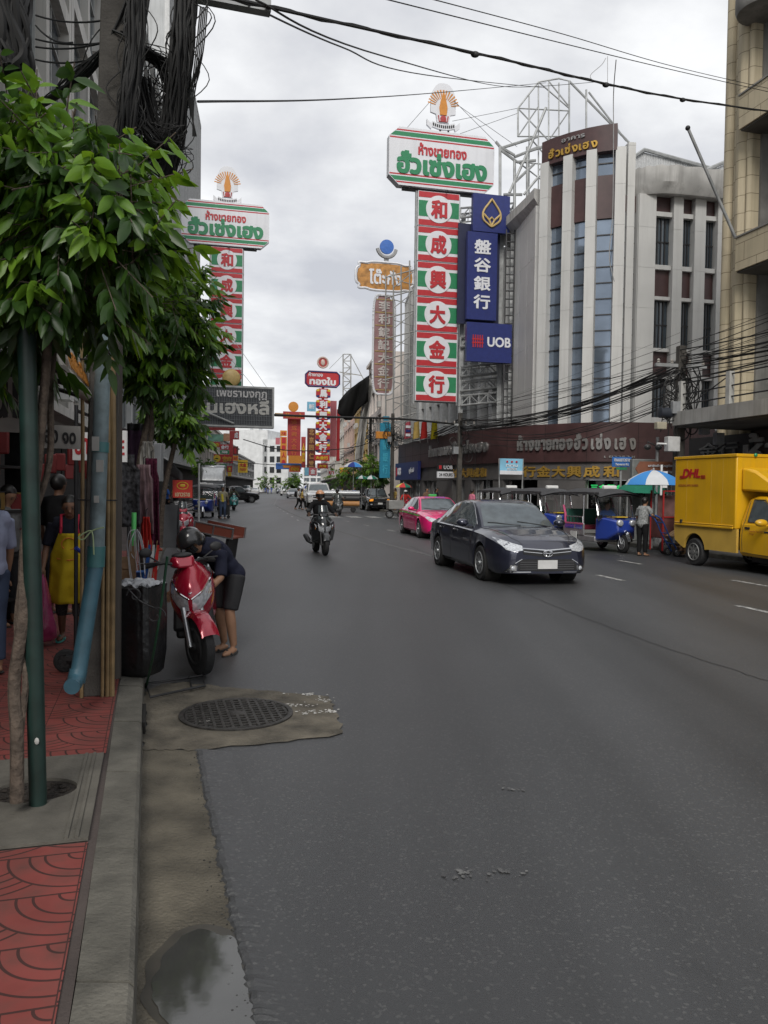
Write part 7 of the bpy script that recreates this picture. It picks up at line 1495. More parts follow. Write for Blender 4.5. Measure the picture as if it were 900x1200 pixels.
bl = [(rel(P(a, b, y), tb_), r) for a, b, y, r in [(10, 250, 3.95, .58), (100, 265, 3.75, .40), (145, 308, 3.6, .19), (85, 185, 3.75, .20), (70, 322, 3.85, .24), (20, 150, 3.7, .14), (125, 235, 3.65, .22), (110, 340, 3.8, .17), (-60, 300, 4.0, .7), (20, 340, 4.0, .24), (118, 195, 3.65, .18), (140, 235, 3.65, .15), (40, 352, 3.7, .14), (40, 190, 3.6, .2)]]
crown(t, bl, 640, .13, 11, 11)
t2 = G(166, 706, KZ); t = thing('street_tree', 'second leafy tree overhanging the stall under the left gold sign', 'tree', t2)
mb = MB(); mb.tube(smooth_poly([rel(P(a, b, y), t2) for a, b, y in [(166, 708, 9.2), (170, 620, 9.2), (163, 560, 9.2), (172, 500, 9.2), (185, 440, 9.1), (200, 380, 9.)]], 5), [.06 - .0014 * i for i in range(26)], 9); mb.tube(smooth_poly([rel(P(a, b, y), t2) for a, b, y in [(175, 700, 9.3), (160, 600, 9.3), (178, 500, 9.2), (160, 420, 9.)]], 5), .03, 8); mb.build('trunk', BARK, t)
bl = [(rel(P(a, b, y), t2), r) for a, b, y, r in [(200, 392, 9., .46), (175, 360, 8.6, .46), (160, 425, 9., .46), (214, 350, 9.3, .32), (225, 398, 9.1, .26), (208, 438, 9., .34), (140, 390, 9., .5), (228, 328, 9.3, .18)]]
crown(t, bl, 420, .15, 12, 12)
t3 = G(190, 640, KZ); t = thing('street_tree', 'third small leafy tree above the grey awning', 'tree', t3)
mb = MB(); mb.tube(smooth_poly([rel(P(a, b, y), t3) for a, b, y in [(188, 640, 14.5), (192, 580, 14.5), (205, 520, 14.5)]], 5), .045, 7); mb.build('trunk', BARK, t)
crown(t, [(rel(P(a, b, 14.5), t3), r) for a, b, r in [(205, 500, .36), (218, 512, .22), (195, 485, .4), (220, 492, .22)]], 130, .2, 13, 11)
for i, (px, py, Y_, bl_, lb) in enumerate([(408, 590, 78, [(404, 555, 1.2), (415, 552, 1.4), (425, 556, 1.2), (412, 562, 1.2), (393, 560, 1.)], 'bushy green street tree before the ochre columned building'), (437, 588, 66, [(437, 545, 1.0), (441, 556, 1.1), (434, 560, .9)], 'sparse tall tree by the teal vertical sign'), (341, 580, 150, [(341, 565, 1.2), (345, 562, 1.)], 'small far tree left of the maroon vertical sign'),
                                           (312, 576, 230, [(305, 566, 2.2), (316, 563, 2.6), (325, 567, 2.)], 'dark tree clump in front of the white block'), (241, 590, 62, [(241, 549, .7), (246, 552, .6)], 'small bright shrub tree behind the left awnings')]):
    b0 = P(px, py, Y_); b0.z = KZ; t = thing('street_tree', lb, 'tree', b0); mb = MB(); top = rel(P(bl_[0][0], bl_[0][1], Y_), b0); mb.tube([V((0, 0, 0)), V((.1, 0, top.z * .5)), top], [.14, .11, .06], 7)
    for a, b, r in bl_[1:]: mb.tube([V((.1, 0, top.z * .5)), rel(P(a, b, Y_), b0)], [.08, .03], 5)
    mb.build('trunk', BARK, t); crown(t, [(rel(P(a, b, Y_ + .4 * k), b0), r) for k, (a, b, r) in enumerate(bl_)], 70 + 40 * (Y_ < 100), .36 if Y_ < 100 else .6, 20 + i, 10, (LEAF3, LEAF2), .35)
# ------------------------------------------------------------------ left pavement
POSTG = M('post_green', (.010, .030, .025), .45, var=.35, sc=8, streak=.4, dirt=(.03, .035, .03)); PVC = M('pvc_blue', (.045, .115, .155), .45, var=.3, sc=6, streak=.4, dirt=(.05, .09, .1)); PVCG = M('pvc_weathered', (.15, .20, .215), .55, var=.35, sc=9, streak=.5); WOOD = M('wood_raw', (.23, .14, .075), .7, var=.3, sc=9); COND = M('conduit_tan', (.22, .15, .07), .6, var=.3, sc=8, streak=.4)
p0 = G(45, 945, KZ); t = thing('steel_post', 'dark green steel post rising from the tree pit into the leaves', 'post', p0); mb = MB(); p1 = P(29, 300, 3.80); mb.tube([V((0, 0, -.05)), rel(p1, p0)], .042, 16); mb.build('shaft', POSTG, t); mb = MB(); mb.lathe([(.062, 0), (.062, .02), (.05, .03)], (0, 0, -.05), 16); mb.build('base_collar', POSTG, t)
mb = MB(); u_ = rel(p1, p0)
for k in (.13,): q = u_ * k + V((.02, -.045, 0)); mb.ell(q, (.012, .006, .018), n=7, m=4)
mb.build('sticker_scrap', M('paper_scrap', (.4, .4, .38), .8), t)
up = G(113, 812, KZ); t = thing('utility_pole', 'square concrete utility pole strapped with tan conduits by the blue pipe', 'utility pole', up, .3)
mb = MB(); mb.loft([[(-.115, -.115, 0), (.115, -.115, 0), (.115, .115, 0), (-.115, .115, 0)], [(.115, -.075, 9), (.265, -.075, 9), (.265, .075, 9), (.115, .075, 9)]]); mb.build('shaft', M('pole_concrete', (.065, .06, .053), .9, var=.35, sc=5, streak=.5, bump=.4), t, bevel=.012)
for x, y, r in ((.085, -.135, .016), (.118, -.13, .020), (-.10, -.13, .014), (.05, -.135, .013)): mb = MB(); mb.tube([(x, y, 0), (x + .004, y, 2.0), (x - .01, y + .01, 3.3)], r, 8); mb.build('conduit', COND, t)
mb = MB()
for z in (1.5, 2.55, 3.6): mb.tube([(-.13, -.15, z), (.15, -.15, z), (.13, .13, z), (-.13, .13, z)], .006, 5, closed=True)
mb.build('strap', DSTEEL, t)
mb = MB(); mb.box((.35, 0, 5.46), (1.9, .09, .09)); mb.build('crossarm', STEEL, t, 0)
for x in (-.4, .75, 1.2): mb = MB(); mb.lathe([(.02, 0), (.04, .03), (.025, .06), (.04, .09), (.02, .13)], (x, 0, 5.51), 10); mb.build('insulator', M('porcelain', (.3, .28, .25), .3), t)
dp = P(119, 560, 5.62); t = thing('drain_pipe', 'blue plastic drain pipe with grey upper length bending out at the foot of the pole', 'pipe', (dp.x, dp.y, KZ)); o_ = V((dp.x, dp.y, KZ))
mb = MB(); mb.tube([rel(P(122, 385, 5.62), o_), rel(P(113, 648, 5.62), o_)], .054, 14); mb.build('upper_pipe', PVCG, t); mb = MB(); mb.tube([rel(P(113, 640, 5.62), o_), rel(P(112, 664, 5.62), o_)], .062, 14); mb.tube([rel(P(118, 518, 5.62), o_), rel(P(117.5, 530, 5.62), o_)], .058, 14); mb.build('coupling', M('pvc_teal', (.05, .16, .165), .4), t)
mb = MB(); mb.tube(smooth_poly([rel(P(112, 664, 5.62), o_), rel(P(106, 700, 5.6), o_), rel(P(95, 770, 5.55), o_), rel(P(90, 795, 5.5), o_), rel(P(84, 805, 5.38), o_)], 5), .055, 14); mb.build('lower_pipe', PVC, t); mb = MB(); mb.tube([rel(P(92, 785, 5.53), o_), rel(P(89, 800, 5.5), o_)], .061, 12); mb.build('elbow', PVC, t)
mb = MB()
for (a, b, w_, h_, y) in [(112, 520, .05, .10, 5.55), (117, 546, .05, .085, 5.55), (113, 585, .035, .05, 5.55)]: q = rel(P(a, b, y), o_); mb.box(q, (w_, .004, h_))
mb.build('torn_sticker', M('paper_scrap', (.4, .4, .38)), t)
mb = MB(); mb.tube(smooth_poly([rel(P(a, b, 5.53), o_) for a, b in [(122, 618), (108, 622), (98, 632), (92, 630), (100, 624), (108, 624), (110, 650)]], 5), .005, 5); mb.build('twine', M('twine_green', (.35, .45, .25), .8), t)
# rubbish bin and iron stand
bp_ = G(164, 812, 0.02); b0 = V((bp_.x - .10, bp_.y + .24, KZ)); BAGM = M('bin_liner', (.013, .013, .014), .32, var=.3, sc=12, bump=.7, bsc=14, spec=.6)
t = thing('rubbish_bin', 'black liner covered rubbish bin with crumpled clear plastic on top at the kerb', 'bin', b0, -.28)
mb = MB(); R_ = []
for z, sx, sy in ((.0, .165, .15), (.03, .19, .17), (.2, .205, .185), (.5, .205, .19), (.72, .20, .185), (.76, .205, .19), (.74, .17, .16)):
    ring = []
    for i in range(64):
        a = 2 * PI * i / 64; ca, sa = math.cos(a), math.sin(a); e_ = .35; f_ = 1 + .018 * math.sin(a * 13 + 2 * z) * min(1, z * 5) + .012 * noise.noise(V((ca * 3, sa * 3, z * 2))); ring.append((sx * math.copysign(abs(ca) ** e_, ca) * f_, sy * math.copysign(abs(sa) ** e_, sa) * f_, z + .012 * math.sin(a * 5) * (z > .7)))
    R_.append(ring)
mb.loft(R_); mb.build('bin', BAGM, t, 60)
mb = MB(); rr = random.Random(4)
mb.grid(lambda u, v: ((u - .5) * .36 + .01 * noise.noise(V((u * 9, v * 9, 3))), (v - .5) * .32, .77 + .045 * noise.noise(V((u * 6, v * 6, 0))) + .04 * math.sin(PI * u) * math.sin(PI * v)), 26, 22); mb.build('plastic_wrap', M('clear_plastic', (.42, .43, .45), .18, var=.25, sc=14, bump=.9, bsc=16, spec=.9, alpha=.8), t, 0)
sg_ = G(196, 806, 0); s0 = V((sg_.x - .03, sg_.y - .05, .014)); IRONG = M('iron_green', (.012, .06, .03), .5, var=.3, sc=9)
t = thing('iron_stand', 'leaning green wrought iron stand with scrolls and a black floor frame beside the bin', 'stand', s0); L_ = lambda a, b, y: rel(P(a, b, y), s0)
mb = MB(); mb.tube(smooth_poly([L_(196, 652, 5.8), L_(190, 700, 5.85), L_(181, 760, 6.0), rel(G(171, 806), s0)], 4), .010, 8); mb.build('post', IRONG, t)
mb = MB()
for c_, r0, sgn in (((182, 722), .075, 1), ((158, 698), .06, -1)): mb.tube([L_(c_[0], c_[1], 5.74) + V((sgn * r_ * math.cos(a), 0, r_ * math.sin(a))) for a, r_ in [(q, r0 * (1 - q / 9)) for q in np.linspace(0, 7, 30)]], .006, 6)
mb.tube(smooth_poly([L_(150, 690, 5.74), L_(165, 705, 5.74), L_(185, 714, 5.74)], 5), .006, 6); mb.build('scroll', DSTEEL, t)
mb = MB(); fr_ = [rel(G(*q), s0) for q in ((171, 806), (176, 822), (240, 808), (238, 796))]
for q in fr_: q.z = .02
mb.tube(fr_, .011, 7, closed=True); q2 = [q + V((0, 0, .035)) for q in fr_]; mb.tube([fr_[0].lerp(fr_[3], .75), fr_[1].lerp(fr_[2], .75)], .008, 6); mb.build('floor_frame', DSTEEL, t)
# ---- stalls: awnings, boards and goods
CANW = M('awning_white', (.42, .40, .36), .75, var=.2, sc=4, streak=.5); CANG = M('awning_green', (.04, .16, .11), .7, var=.25, sc=4); TARPG = M('awning_grey', (.085, .085, .09), .75, var=.25, sc=4)
t = thing('stall_awning', 'rolled white awning with orange Thai letters and green canvas behind the twisted trunk', 'awning', (0, 0, 0))
a0, a1, b0_, b1 = P(58, 383, 4.9), P(103, 430, 6.3), P(73, 436, 4.9), P(106, 468, 6.3)
mb = MB(); mb.grid(lambda u, v: V(b0_).lerp(V(b1), u).lerp(V(a0).lerp(V(a1), u), v) + V((0, 0, .02 * math.sin(u * 14) * (1 - v))), 14, 5); v_ = mb.build('valance', CANW, t, 60); so_ = v_.modifiers.new('s', 'SOLIDIFY'); so_.thickness = .012
mb = MB(); xx = (V(b1) - V(b0_)).normalized(); yy = (V(a0) - V(b0_)).normalized(); mid = (V(a0) + V(a1) + V(b0_) + V(b1)) / 4; nn_ = xx.cross(yy).normalized(); mb.text('โกโก้เย็น', mid + nn_ * .02, xx, yy, 1.0, .16, .008, .03); mb.build('lettering', ORNG, v_)
mb = MB(); mb.tube([b0_, b1], .045, 10); mb.build('roller', CANW, t)
i0, i1 = V((-4.6, 4.0, 3.5)), V((-5.0, 6.6, 3.5)); mb = MB(); mb.poly([a0 + V((0, 0, .01)), a1 + V((0, 0, .01)), i1, i0]); ca_ = mb.build('canvas', CANG, t, 0); so_ = ca_.modifiers.new('s', 'SOLIDIFY'); so_.thickness = .012
mb = MB(); mb.tube([b0_, i0 - V((0, 0, .3))], .018, 6); mb.tube([b1, i1 - V((0, 0, .3))], .018, 6); mb.tube([i0 - V((0, 0, .3)), i1 - V((0, 0, .3))], .018, 6); mb.tube([b0_.lerp(b1, .5), i0.lerp(i1, .5) - V((0, 0, .3))], .018, 6); mb.build('frame_arm', DSTEEL, t)
t = thing('stall_awning', 'sagging brown canvas awning at the left edge, lengthened unseen to shade the dark shop', 'awning', (0, 0, 0)); mb = MB(); mb.grid(lambda u, v: V((-2.2 - 2.4 * u - .22 * (3 + (v * 15 - 6)) - (.5 if v < .3 else 0), -4 + v * 15, 3.05 + .75 * u - .10 * math.sin(u * PI) + .05 * math.sin(v * 12))), 10, 18); c_ = mb.build('canvas', M('awning_brown', (.085, .075, .065), .8, var=.3, sc=3), t, 60); so_ = c_.modifiers.new('s', 'SOLIDIFY'); so_.thickness = .01  # stretch behind the camera added to keep sun off the shop
t = thing('stall_awning', 'grey scalloped canvas awning over the red banner', 'awning', (0, 0, 0)); A_, B_ = P(184, 537, 15.5), P(228, 556, 15.0)
mb = MB()
def awn(u, v): p = V((A_.x - u * 1.0, 15.2 + u * 3.6, A_.z + .05)).lerp(V((A_.x + .62 - u * 1.0, 15.0 + u * 3.4, A_.z - .30)), v); return p + V((0, 0, .07 * math.sin(v * PI)))
mb.grid(awn, 10, 8); mb.grid(lambda u, v: awn(u, 1) - V((0, 0, v * (.20 + .03 * math.cos(u * 40)))), 20, 2); mb.grid(lambda u, v: awn(0, u) - V((0, 0, v * (.15 + .25 * (1 - u)))), 8, 3); c_ = mb.build('canvas', TARPG, t, 60); so_ = c_.modifiers.new('s', 'SOLIDIFY'); so_.thickness = .008
mb = MB(); [mb.cyl((A_.x + .1, y, KZ), (A_.x + .1, y, A_.z), .025, n=8) for y in (15.2, 18.6)]; mb.build('pole', STEEL, t)
bn = P(214, 573, 14.9); t = thing('banner', 'red hanging banner with a gold ring of dots and pale letters under the grey awning', 'banner', bn, .2); w_, h_ = .36, .33
mb = MB(); mb.box((0, 0, 0), (w_, .012, h_)); b_ = mb.build('cloth', M('banner_red', (.55, .04, .025), .6), t, 0)
mb = MB(); mb.text('เยาวราช', (0, -.008, -.105), (1, 0, 0), (0, 0, 1), .27, .075, .004, .03); mb.build('lettering', M('banner_cream', (.6, .5, .3), .6), b_, 0); mb = MB(); mb.tube([(.10 * math.cos(a), -.008, .06 + .065 * math.sin(a)) for a in np.linspace(0, 2 * PI, 20)[:-1]], .009, 5, closed=True); mb.ell((0, -.008, .065), (.05, .006, .03)); mb.build('gold_ring', YEL, b_)
def hboard(label, px, py, Y_, w_, h_, txt, rz, col=WHITE, tc=BLK):
    c = P(px, py, Y_); t = thing('price_board', label, 'sign', c, rz); mb = MB(); mb.box((0, 0, 0), (w_, .03, h_)); b = mb.build('board', col, t, 0); mb = MB(); mb.text(txt, (0, -.017, 0), (1, 0, 0), (0, 0, 1), w_ * .75, h_ * .6, .004, .03); mb.build('lettering', tc, b, 0); return t
hboard('wide white menu board with black strokes hung in the dark shop by the trunk', 66, 512, 6.9, .42, .2, 'ทอง ๑๐', .45, M('board_white_shaded', (.3, .29, .27), .7)); hboard('tall white menu board with black letters at the left edge of the shop', 12, 470, 6.4, .42, .50, 'นม', .4, M('board_white_shaded', (.3, .29, .27), .7)); hboard('small white sheet with red marks behind the utility pole', 96, 523, 7.4, .16, .26, 'ยา', .2, WHITE, RED)  # white menu boards coloured greyer to carry the shade of the shop
hboard('white plate with red Chinese strokes sticking out right of the utility pole', 139, 523, 7.6, .16, .30, '是生', .1, WHITE, RED)
t = thing('meter_box', 'grey white meter box on a thin pole above the traffic cone', 'meter box', P(183, 542, 13)); mb = MB(); mb.box((0, 0, 0), (.2, .16, .62)); mb.build('box', M('box_grey', (.25, .26, .27), .5, streak=.4), t, bevel=.01); mb = MB(); mb.cyl((-.04, .1, -1.65), (-.04, .1, .35), .025); mb.build('pole', STEEL, t)
# hanging goods
GO = [('black_shirt', 'black flower print shirt hanging beside the utility pole', 139, 575, 8.2, .42, .75, cloth('flower_print', (.02, .02, .022), 2.5, 22)), ('scarf', 'grey pink scarf hanging from the stall rail', 168, 585, 8.6, .20, .75, cloth('scarf_greypink', (.18, .12, .13), .5, 8)), ('cloth_length', 'maroon lace cloth hanging at the kerb side of the stall', 177, 590, 8.8, .17, 1.0, cloth('maroon_lace', (.08, .014, .035), .6, 40)),
      ('dress', 'dark plum dress hanging behind the black shirt', 152, 560, 9.2, .35, 1.1, cloth('plum_cloth', (.03, .015, .03), .4)), ('dress', 'charcoal dress hanging deepest on the stall rail', 162, 545, 9.6, .35, 1.0, CHARC), ('red_cloth', 'strip of red cloth hanging behind the pole', 136, 545, 9.8, .16, .5, REDC), ('white_bag', 'white cloth bag hooked high on the teal pole', 173, 532, 8.9, .15, .28, M('bag_white', (.26, .25, .23), .8, var=.3)), ('flag', 'red scarf end hanging low beside the teal pole', 171, 625, 8.4, .10, .35, REDC)]
for nm, lb, px, py, Y_, w_, h_, m_ in GO:
    c = P(px, py, Y_); t = thing(nm, lb, 'hanging cloth', c, .3); mb = MB(); mb.grid(lambda u, v: ((u - .5) * w_ * (1 - .25 * (v > .85)), .035 * math.sin(u * 17 + v * 2) + .02 * noise.noise(V((u * 4, v * 4, px))), (v - .5) * h_), 18, 14); b_ = mb.build('cloth', m_, t, 60); so_ = b_.modifiers.new('s', 'SOLIDIFY'); so_.thickness = .01
    mb = MB(); mb.tube([(0, 0, h_ / 2), (0, 0, h_ / 2 + .07), (.02, 0, h_ / 2 + .09)], .005, 5); mb.build('hook', DSTEEL, t)
t = thing('stall_rail', 'dark steel clothes rail carrying the hanging goods', 'clothes rail', (0, 0, 0)); mb = MB()
for z in (2.0, 2.45): mb.tube([P(128, 0, 7.8) * 0 + V((-2.95, 7.6, z)), V((-3.35, 10.4, z))], .018, 8)
mb.build('rail', DSTEEL, t)
for x, y in ((-2.95, 7.6), (-3.35, 10.4)): mb = MB(); mb.cyl((x, y, KZ), (x, y, 2.5), .02, n=8); mb.build('upright', DSTEEL, t)
q = G(181, 692, KZ); t = thing('teal_pole', 'teal painted pole standing at the kerb by the maroon cloth', 'pole', q); mb = MB(); mb.cyl((0, 0, 0), (.02, 0, 1.75), .03, n=10); mb.build('shaft', M('pole_teal', (.02, .10, .12), .5), t); mb = MB(); mb.lathe([(.07, 0), (.07, .03), (.035, .08)], n=14); mb.build('foot', DSTEEL, t)
q = P(150, 700, 7.9); TT = V((q.x, q.y, KZ)); t = thing('stall_table', 'low wooden stall table behind the rubbish bin', 'table', TT, .3); mb = MB(); mb.box((0, 0, .55), (.62, .6, .04)); mb.build('top', WOOD, t)
for x in (-.27, .27):
    for y in (-.26, .26): mb = MB(); mb.box((x, y, .27), (.04, .04, .53)); mb.build('leg', WOOD, t)
t = thing('wooden_crate', 'plank crate standing on the stall table by the pole', 'crate', TT + V((-.12, -.12, .57)), .3)
for y in (-.13, .13):
    for z in (.06, .17, .28): mb = MB(); mb.box((0, y, z), (.34, .015, .095)); mb.build('side_board', WOOD, t)
for x in (-.165, .165): mb = MB(); mb.box((x, 0, .17), (.015, .245, .32)); mb.build('end_board', WOOD, t)
t = thing('juice_bottle', 'clear bottle of orange juice with a green cap on the stall table', 'bottle', TT + V((-.14, -.29, .57))); mb = MB(); mb.lathe([(.03, 0), (.034, .01), (.034, .10), (.015, .14), (.015, .16)], n=16); mb.build('bottle', M('juice_clear', (.45, .42, .35), .15), t); mb = MB(); mb.lathe([(.018, .15), (.018, .18)], n=12); mb.build('cap', GRN, t)
t = thing('orange_tub', 'orange plastic tub on the stall table beside the bottle', 'tub', TT + V((-.02, -.28, .57))); mb = MB(); mb.lathe([(.07, 0), (.085, .11), (.075, .11), (.06, .02)], n=20); mb.build('tub', M('plastic_orange', (.6, .2, .03), .4), t)
t = thing('blue_bucket', 'blue plastic bucket standing on the stall table edge by the kerb', 'bucket', TT + V((.22, -.22, .57))); mb = MB(); mb.lathe([(.08, 0), (.10, .20), (.105, .21), (.09, .2), (.07, .01)], n=20); mb.build('bucket', M('plastic_blue', (.02, .10, .32), .4), t); mb = MB(); mb.tube([(.10 * math.cos(a), 0, .2 + .09 * math.sin(a)) for a in np.linspace(0, PI, 12)], .004, 5); mb.build('handle', STEEL, t)
q = P(155, 660, 7.4); t = thing('wooden_stake', 'wooden stake topped with a bright green tube behind the bin', 'stake', (q.x, q.y, KZ)); mb = MB(); mb.box((0, 0, .55), (.06, .04, 1.1)); mb.build('stake', WOOD, t); mb = MB(); mb.cyl((.01, 0, 1.05), (.015, 0, 1.36), .022); mb.build('green_tube', M('tube_green', (.12, .60, .16), .3), t)
t = thing('plastic_strips', 'bunch of white plastic strips tied to the wooden stake', 'plastic strips', (q.x + .04, q.y - .02, KZ)); mb = MB(); rr = random.Random(9)
for k in range(9): a = rr.uniform(-.10, .10); mb.tube(smooth_poly([(0, 0, 1.2), (a * .6, rr.uniform(-.05, 0), 1.18 + rr.uniform(-.1, .05)), (a, rr.uniform(-.06, .02), 1.05 + rr.uniform(-.1, .1)), (a * .8 + .03, -.03, .82 + rr.uniform(-.15, .15))], 4), .004, 4)
mb.build('strips', M('strip_white', (.45, .46, .48), .3), t)
for i, (m_, lb, dx) in enumerate([(BLUEC, 'small blue pennant leaning at the stall table', .12), (WHITEC, 'small white pennant between the blue and the red pennant', .16), (REDC, 'small red pennant nearest the kerb on the stall table', .2)]):
    t = thing('pennant', lb, 'pennant', (q.x + dx, q.y, .85), .2, 'pennants on the stall table'); mb = MB(); mb.grid(lambda u, v: ((u - .5) * .05 * (1 - v * .6) + .04 * v, .01 * math.sin(v * 9), v * .34), 3, 8); mb.build('cloth', m_, t); mb = MB(); mb.cyl((-.02, .01, -.15), (.03, .01, .38), .004, n=6); mb.build('stick', WOOD, t)
# dark stock at the back of the shop
rr = random.Random(21); CM = [M('stock_red', (.16, .015, .015), .6), M('stock_gold', (.2, .12, .03), .5), M('stock_dark', (.03, .03, .035), .6), M('stock_pale', (.16, .16, .15), .6)]; CN = ['red', 'gold', 'dark', 'pale']
sh = thing('shop_shelf', 'tall dark shelf unit at the back of the open stall', 'shelf', (-4.75, 7.6, KZ), R(75)); mb = MB()
for z in (.3, .8, 1.3, 1.8, 2.25): mb.box((0, 0, z), (3.6, .4, .03))
for x in (-1.8, 0, 1.8): mb.box((x, 0, 1.15), (.04, .4, 2.3))
mb.build('frame', DSTEEL, sh)
for i in range(22):
    k = rr.randrange(4); s_ = i % 11; z = (.8, 1.3)[i // 11]; a = -1.62 + s_ * .32; hgt = rr.uniform(.16, .34); o2 = V((-4.75, 7.6, KZ)) + Matrix.Rotation(R(75), 3, 'Z') @ V((a, -.05, z + .016))
    t = thing('goods_box', CN[k] + ' goods box lined up on the dark stall shelf', 'box', o2, R(75), CN[k] + ' boxes on the stall shelf'); mb = MB(); mb.box((0, 0, hgt / 2), (.22, .22, hgt)); mb.build('carton', CM[k], t, bevel=.01); mb = MB(); mb.box((0, 0, hgt + .006), (.225, .225, .012)); mb.build('lid', CM[(k + 1) % 4], t)
for i in range(12):
    c = V((-3.0 - .9 * rr.random(), 7.2 + i * .55, 1.95 + rr.uniform(-.15, .25))); c.x -= (c.y - 7) * .25; t = thing('red_packet', 'small red packet hanging in a row under the stall awning', 'packet', c, rr.uniform(0, 1), 'red packets hanging under the awning'); mb = MB(); mb.box((0, 0, 0), (.14, .05, .24)); mb.build('packet', CM[0], t, bevel=.015); mb = MB(); mb.cyl((0, 0, .12), (0, 0, .3), .004, n=5); mb.build('string', DSTEEL, t)
# hand cart handles behind the apron
q = P(90, 770, 6.8); c = V((q.x, q.y, KZ)); t = thing('hand_cart', 'two wheeled hand cart with blue tube handles beside the apron woman', 'hand cart', c, .2)
for s in (0, .19): mb = MB(); mb.tube(smooth_poly([rel(P(92 + s * 50, 642 + s * 8, 6.9), c), rel(P(78, 650 - 10 + s * 20, 6.6), c) * 0 + rel(P(106 + s * 40, 662, 7.0), c), V((.05 + s, .1, .25))], 5), .018, 8); mb.build('handle', M('tube_blue', (.02, .05, .32), .4), t)
for x in (-.09, .12): wheel(t, (x, 0, .10), .10, .05, BPL, 6)
mb = MB(); mb.box((.05, .02, .14), (.26, .30, .03)); mb.build('deck', BPL, t)
# cone, board, small things by the kerb
q = G(181, 645, KZ); t = thing('traffic_cone', 'orange traffic cone with a pale reflective band at the left kerb', 'traffic cone', (q.x, q.y, KZ), .3); mb = MB(); mb.box((0, 0, .02), (.38, .38, .04)); mb.build('base', M('cone_orange', (.50, .08, .035), .6, var=.2, sc=7), t, bevel=.015); mb = MB(); mb.lathe([(.15, .04), (.032, .74), (.02, .75)], n=24); c_ = mb.build('cone', M('cone_orange', (.5, .08, .035)), t); mb = MB(); mb.lathe([(.099, .38), (.080, .50)], n=24, cap=False); mb.build('band', M('band_grey', (.35, .33, .33), .5), c_)
q = G(188, 648, KZ); t = thing('sign_board', 'blank dark grey folding board standing behind the orange cone', 'board', (q.x, q.y + .5, KZ), .25); mb = MB(); mb.box((0, 0, .62), (.62, .03, 1.05), M3=Matrix.Rotation(-.12, 3, 'X')); mb.build('panel', M('board_grey', (.06, .062, .066), .5), t); mb = MB(); [mb.tube([(s * .28, .06, 1.15), (s * .28, -.16 - .0, 0)], .014, 6) for s in (-1, 1)]; [mb.tube([(s * .28, .06, 1.15), (s * .28, .3, 0)], .014, 6) for s in (-1, 1)]; mb.build('leg', DSTEEL, t)
c = P(243, 624, 10.6); t = thing('push_cart', 'two wheeled push cart with a brown tray edged in bare metal behind the helmeted man', 'push cart', (c.x, c.y, 0), R(-16)); TZ = c.z; t.rotation_euler = (0, R(9), R(-16))
mb = MB(); mb.box((0, 0, TZ), (.55, .34, .02)); mb.build('tray_floor', M('tray_brown', (.20, .055, .035), .55), t)
for y in (-.17, .17): mb = MB(); mb.box((0, y, TZ + .06), (.55, .012, .13)); mb.build('tray_side', M('tray_brown', (.2, .055, .035)), t); 
mb = MB()
for y in (-.178, .178):
    for z in (-.005, .125): mb.box((0, y, TZ + z), (.58, .014, .018))
    for x in (-.28, .0, .28): mb.box((x, y, TZ + .06), (.018, .016, .13))
mb.build('metal_edge', ALLOY, t)
for x in (-.2, .2): mb = MB(); mb.box((x, 0, TZ / 2 + .1), (.04, .28, TZ - .25)); mb.build('leg', DSTEEL, t)
wheel(t, (-.2, 0, .16), .16, .05, BPL, 8); wheel(t, (.2, 0, .16), .16, .05, BPL, 8)
q = MANT + V((-.05, .55, 0)); t = thing('goods_trolley', 'black upright goods trolley pulled by the man in beige', 'trolley', q, .2); mb = MB(); mb.box((0, 0, .62), (.62, .32, .85)); mb.build('black_box', M('trolley_black', (.014, .014, .015), .5), t, bevel=.03); mb = MB(); mb.tube([(-.26, -.2, 1.0), (-.26, .2, .1), (.26, .2, .1), (.26, -.2, 1.0)], .018, 6); mb.build('frame', DSTEEL, t)
for s in (-.24, .24): wheel(t, (s, 0, .09), .09, .05, BPL, 6)
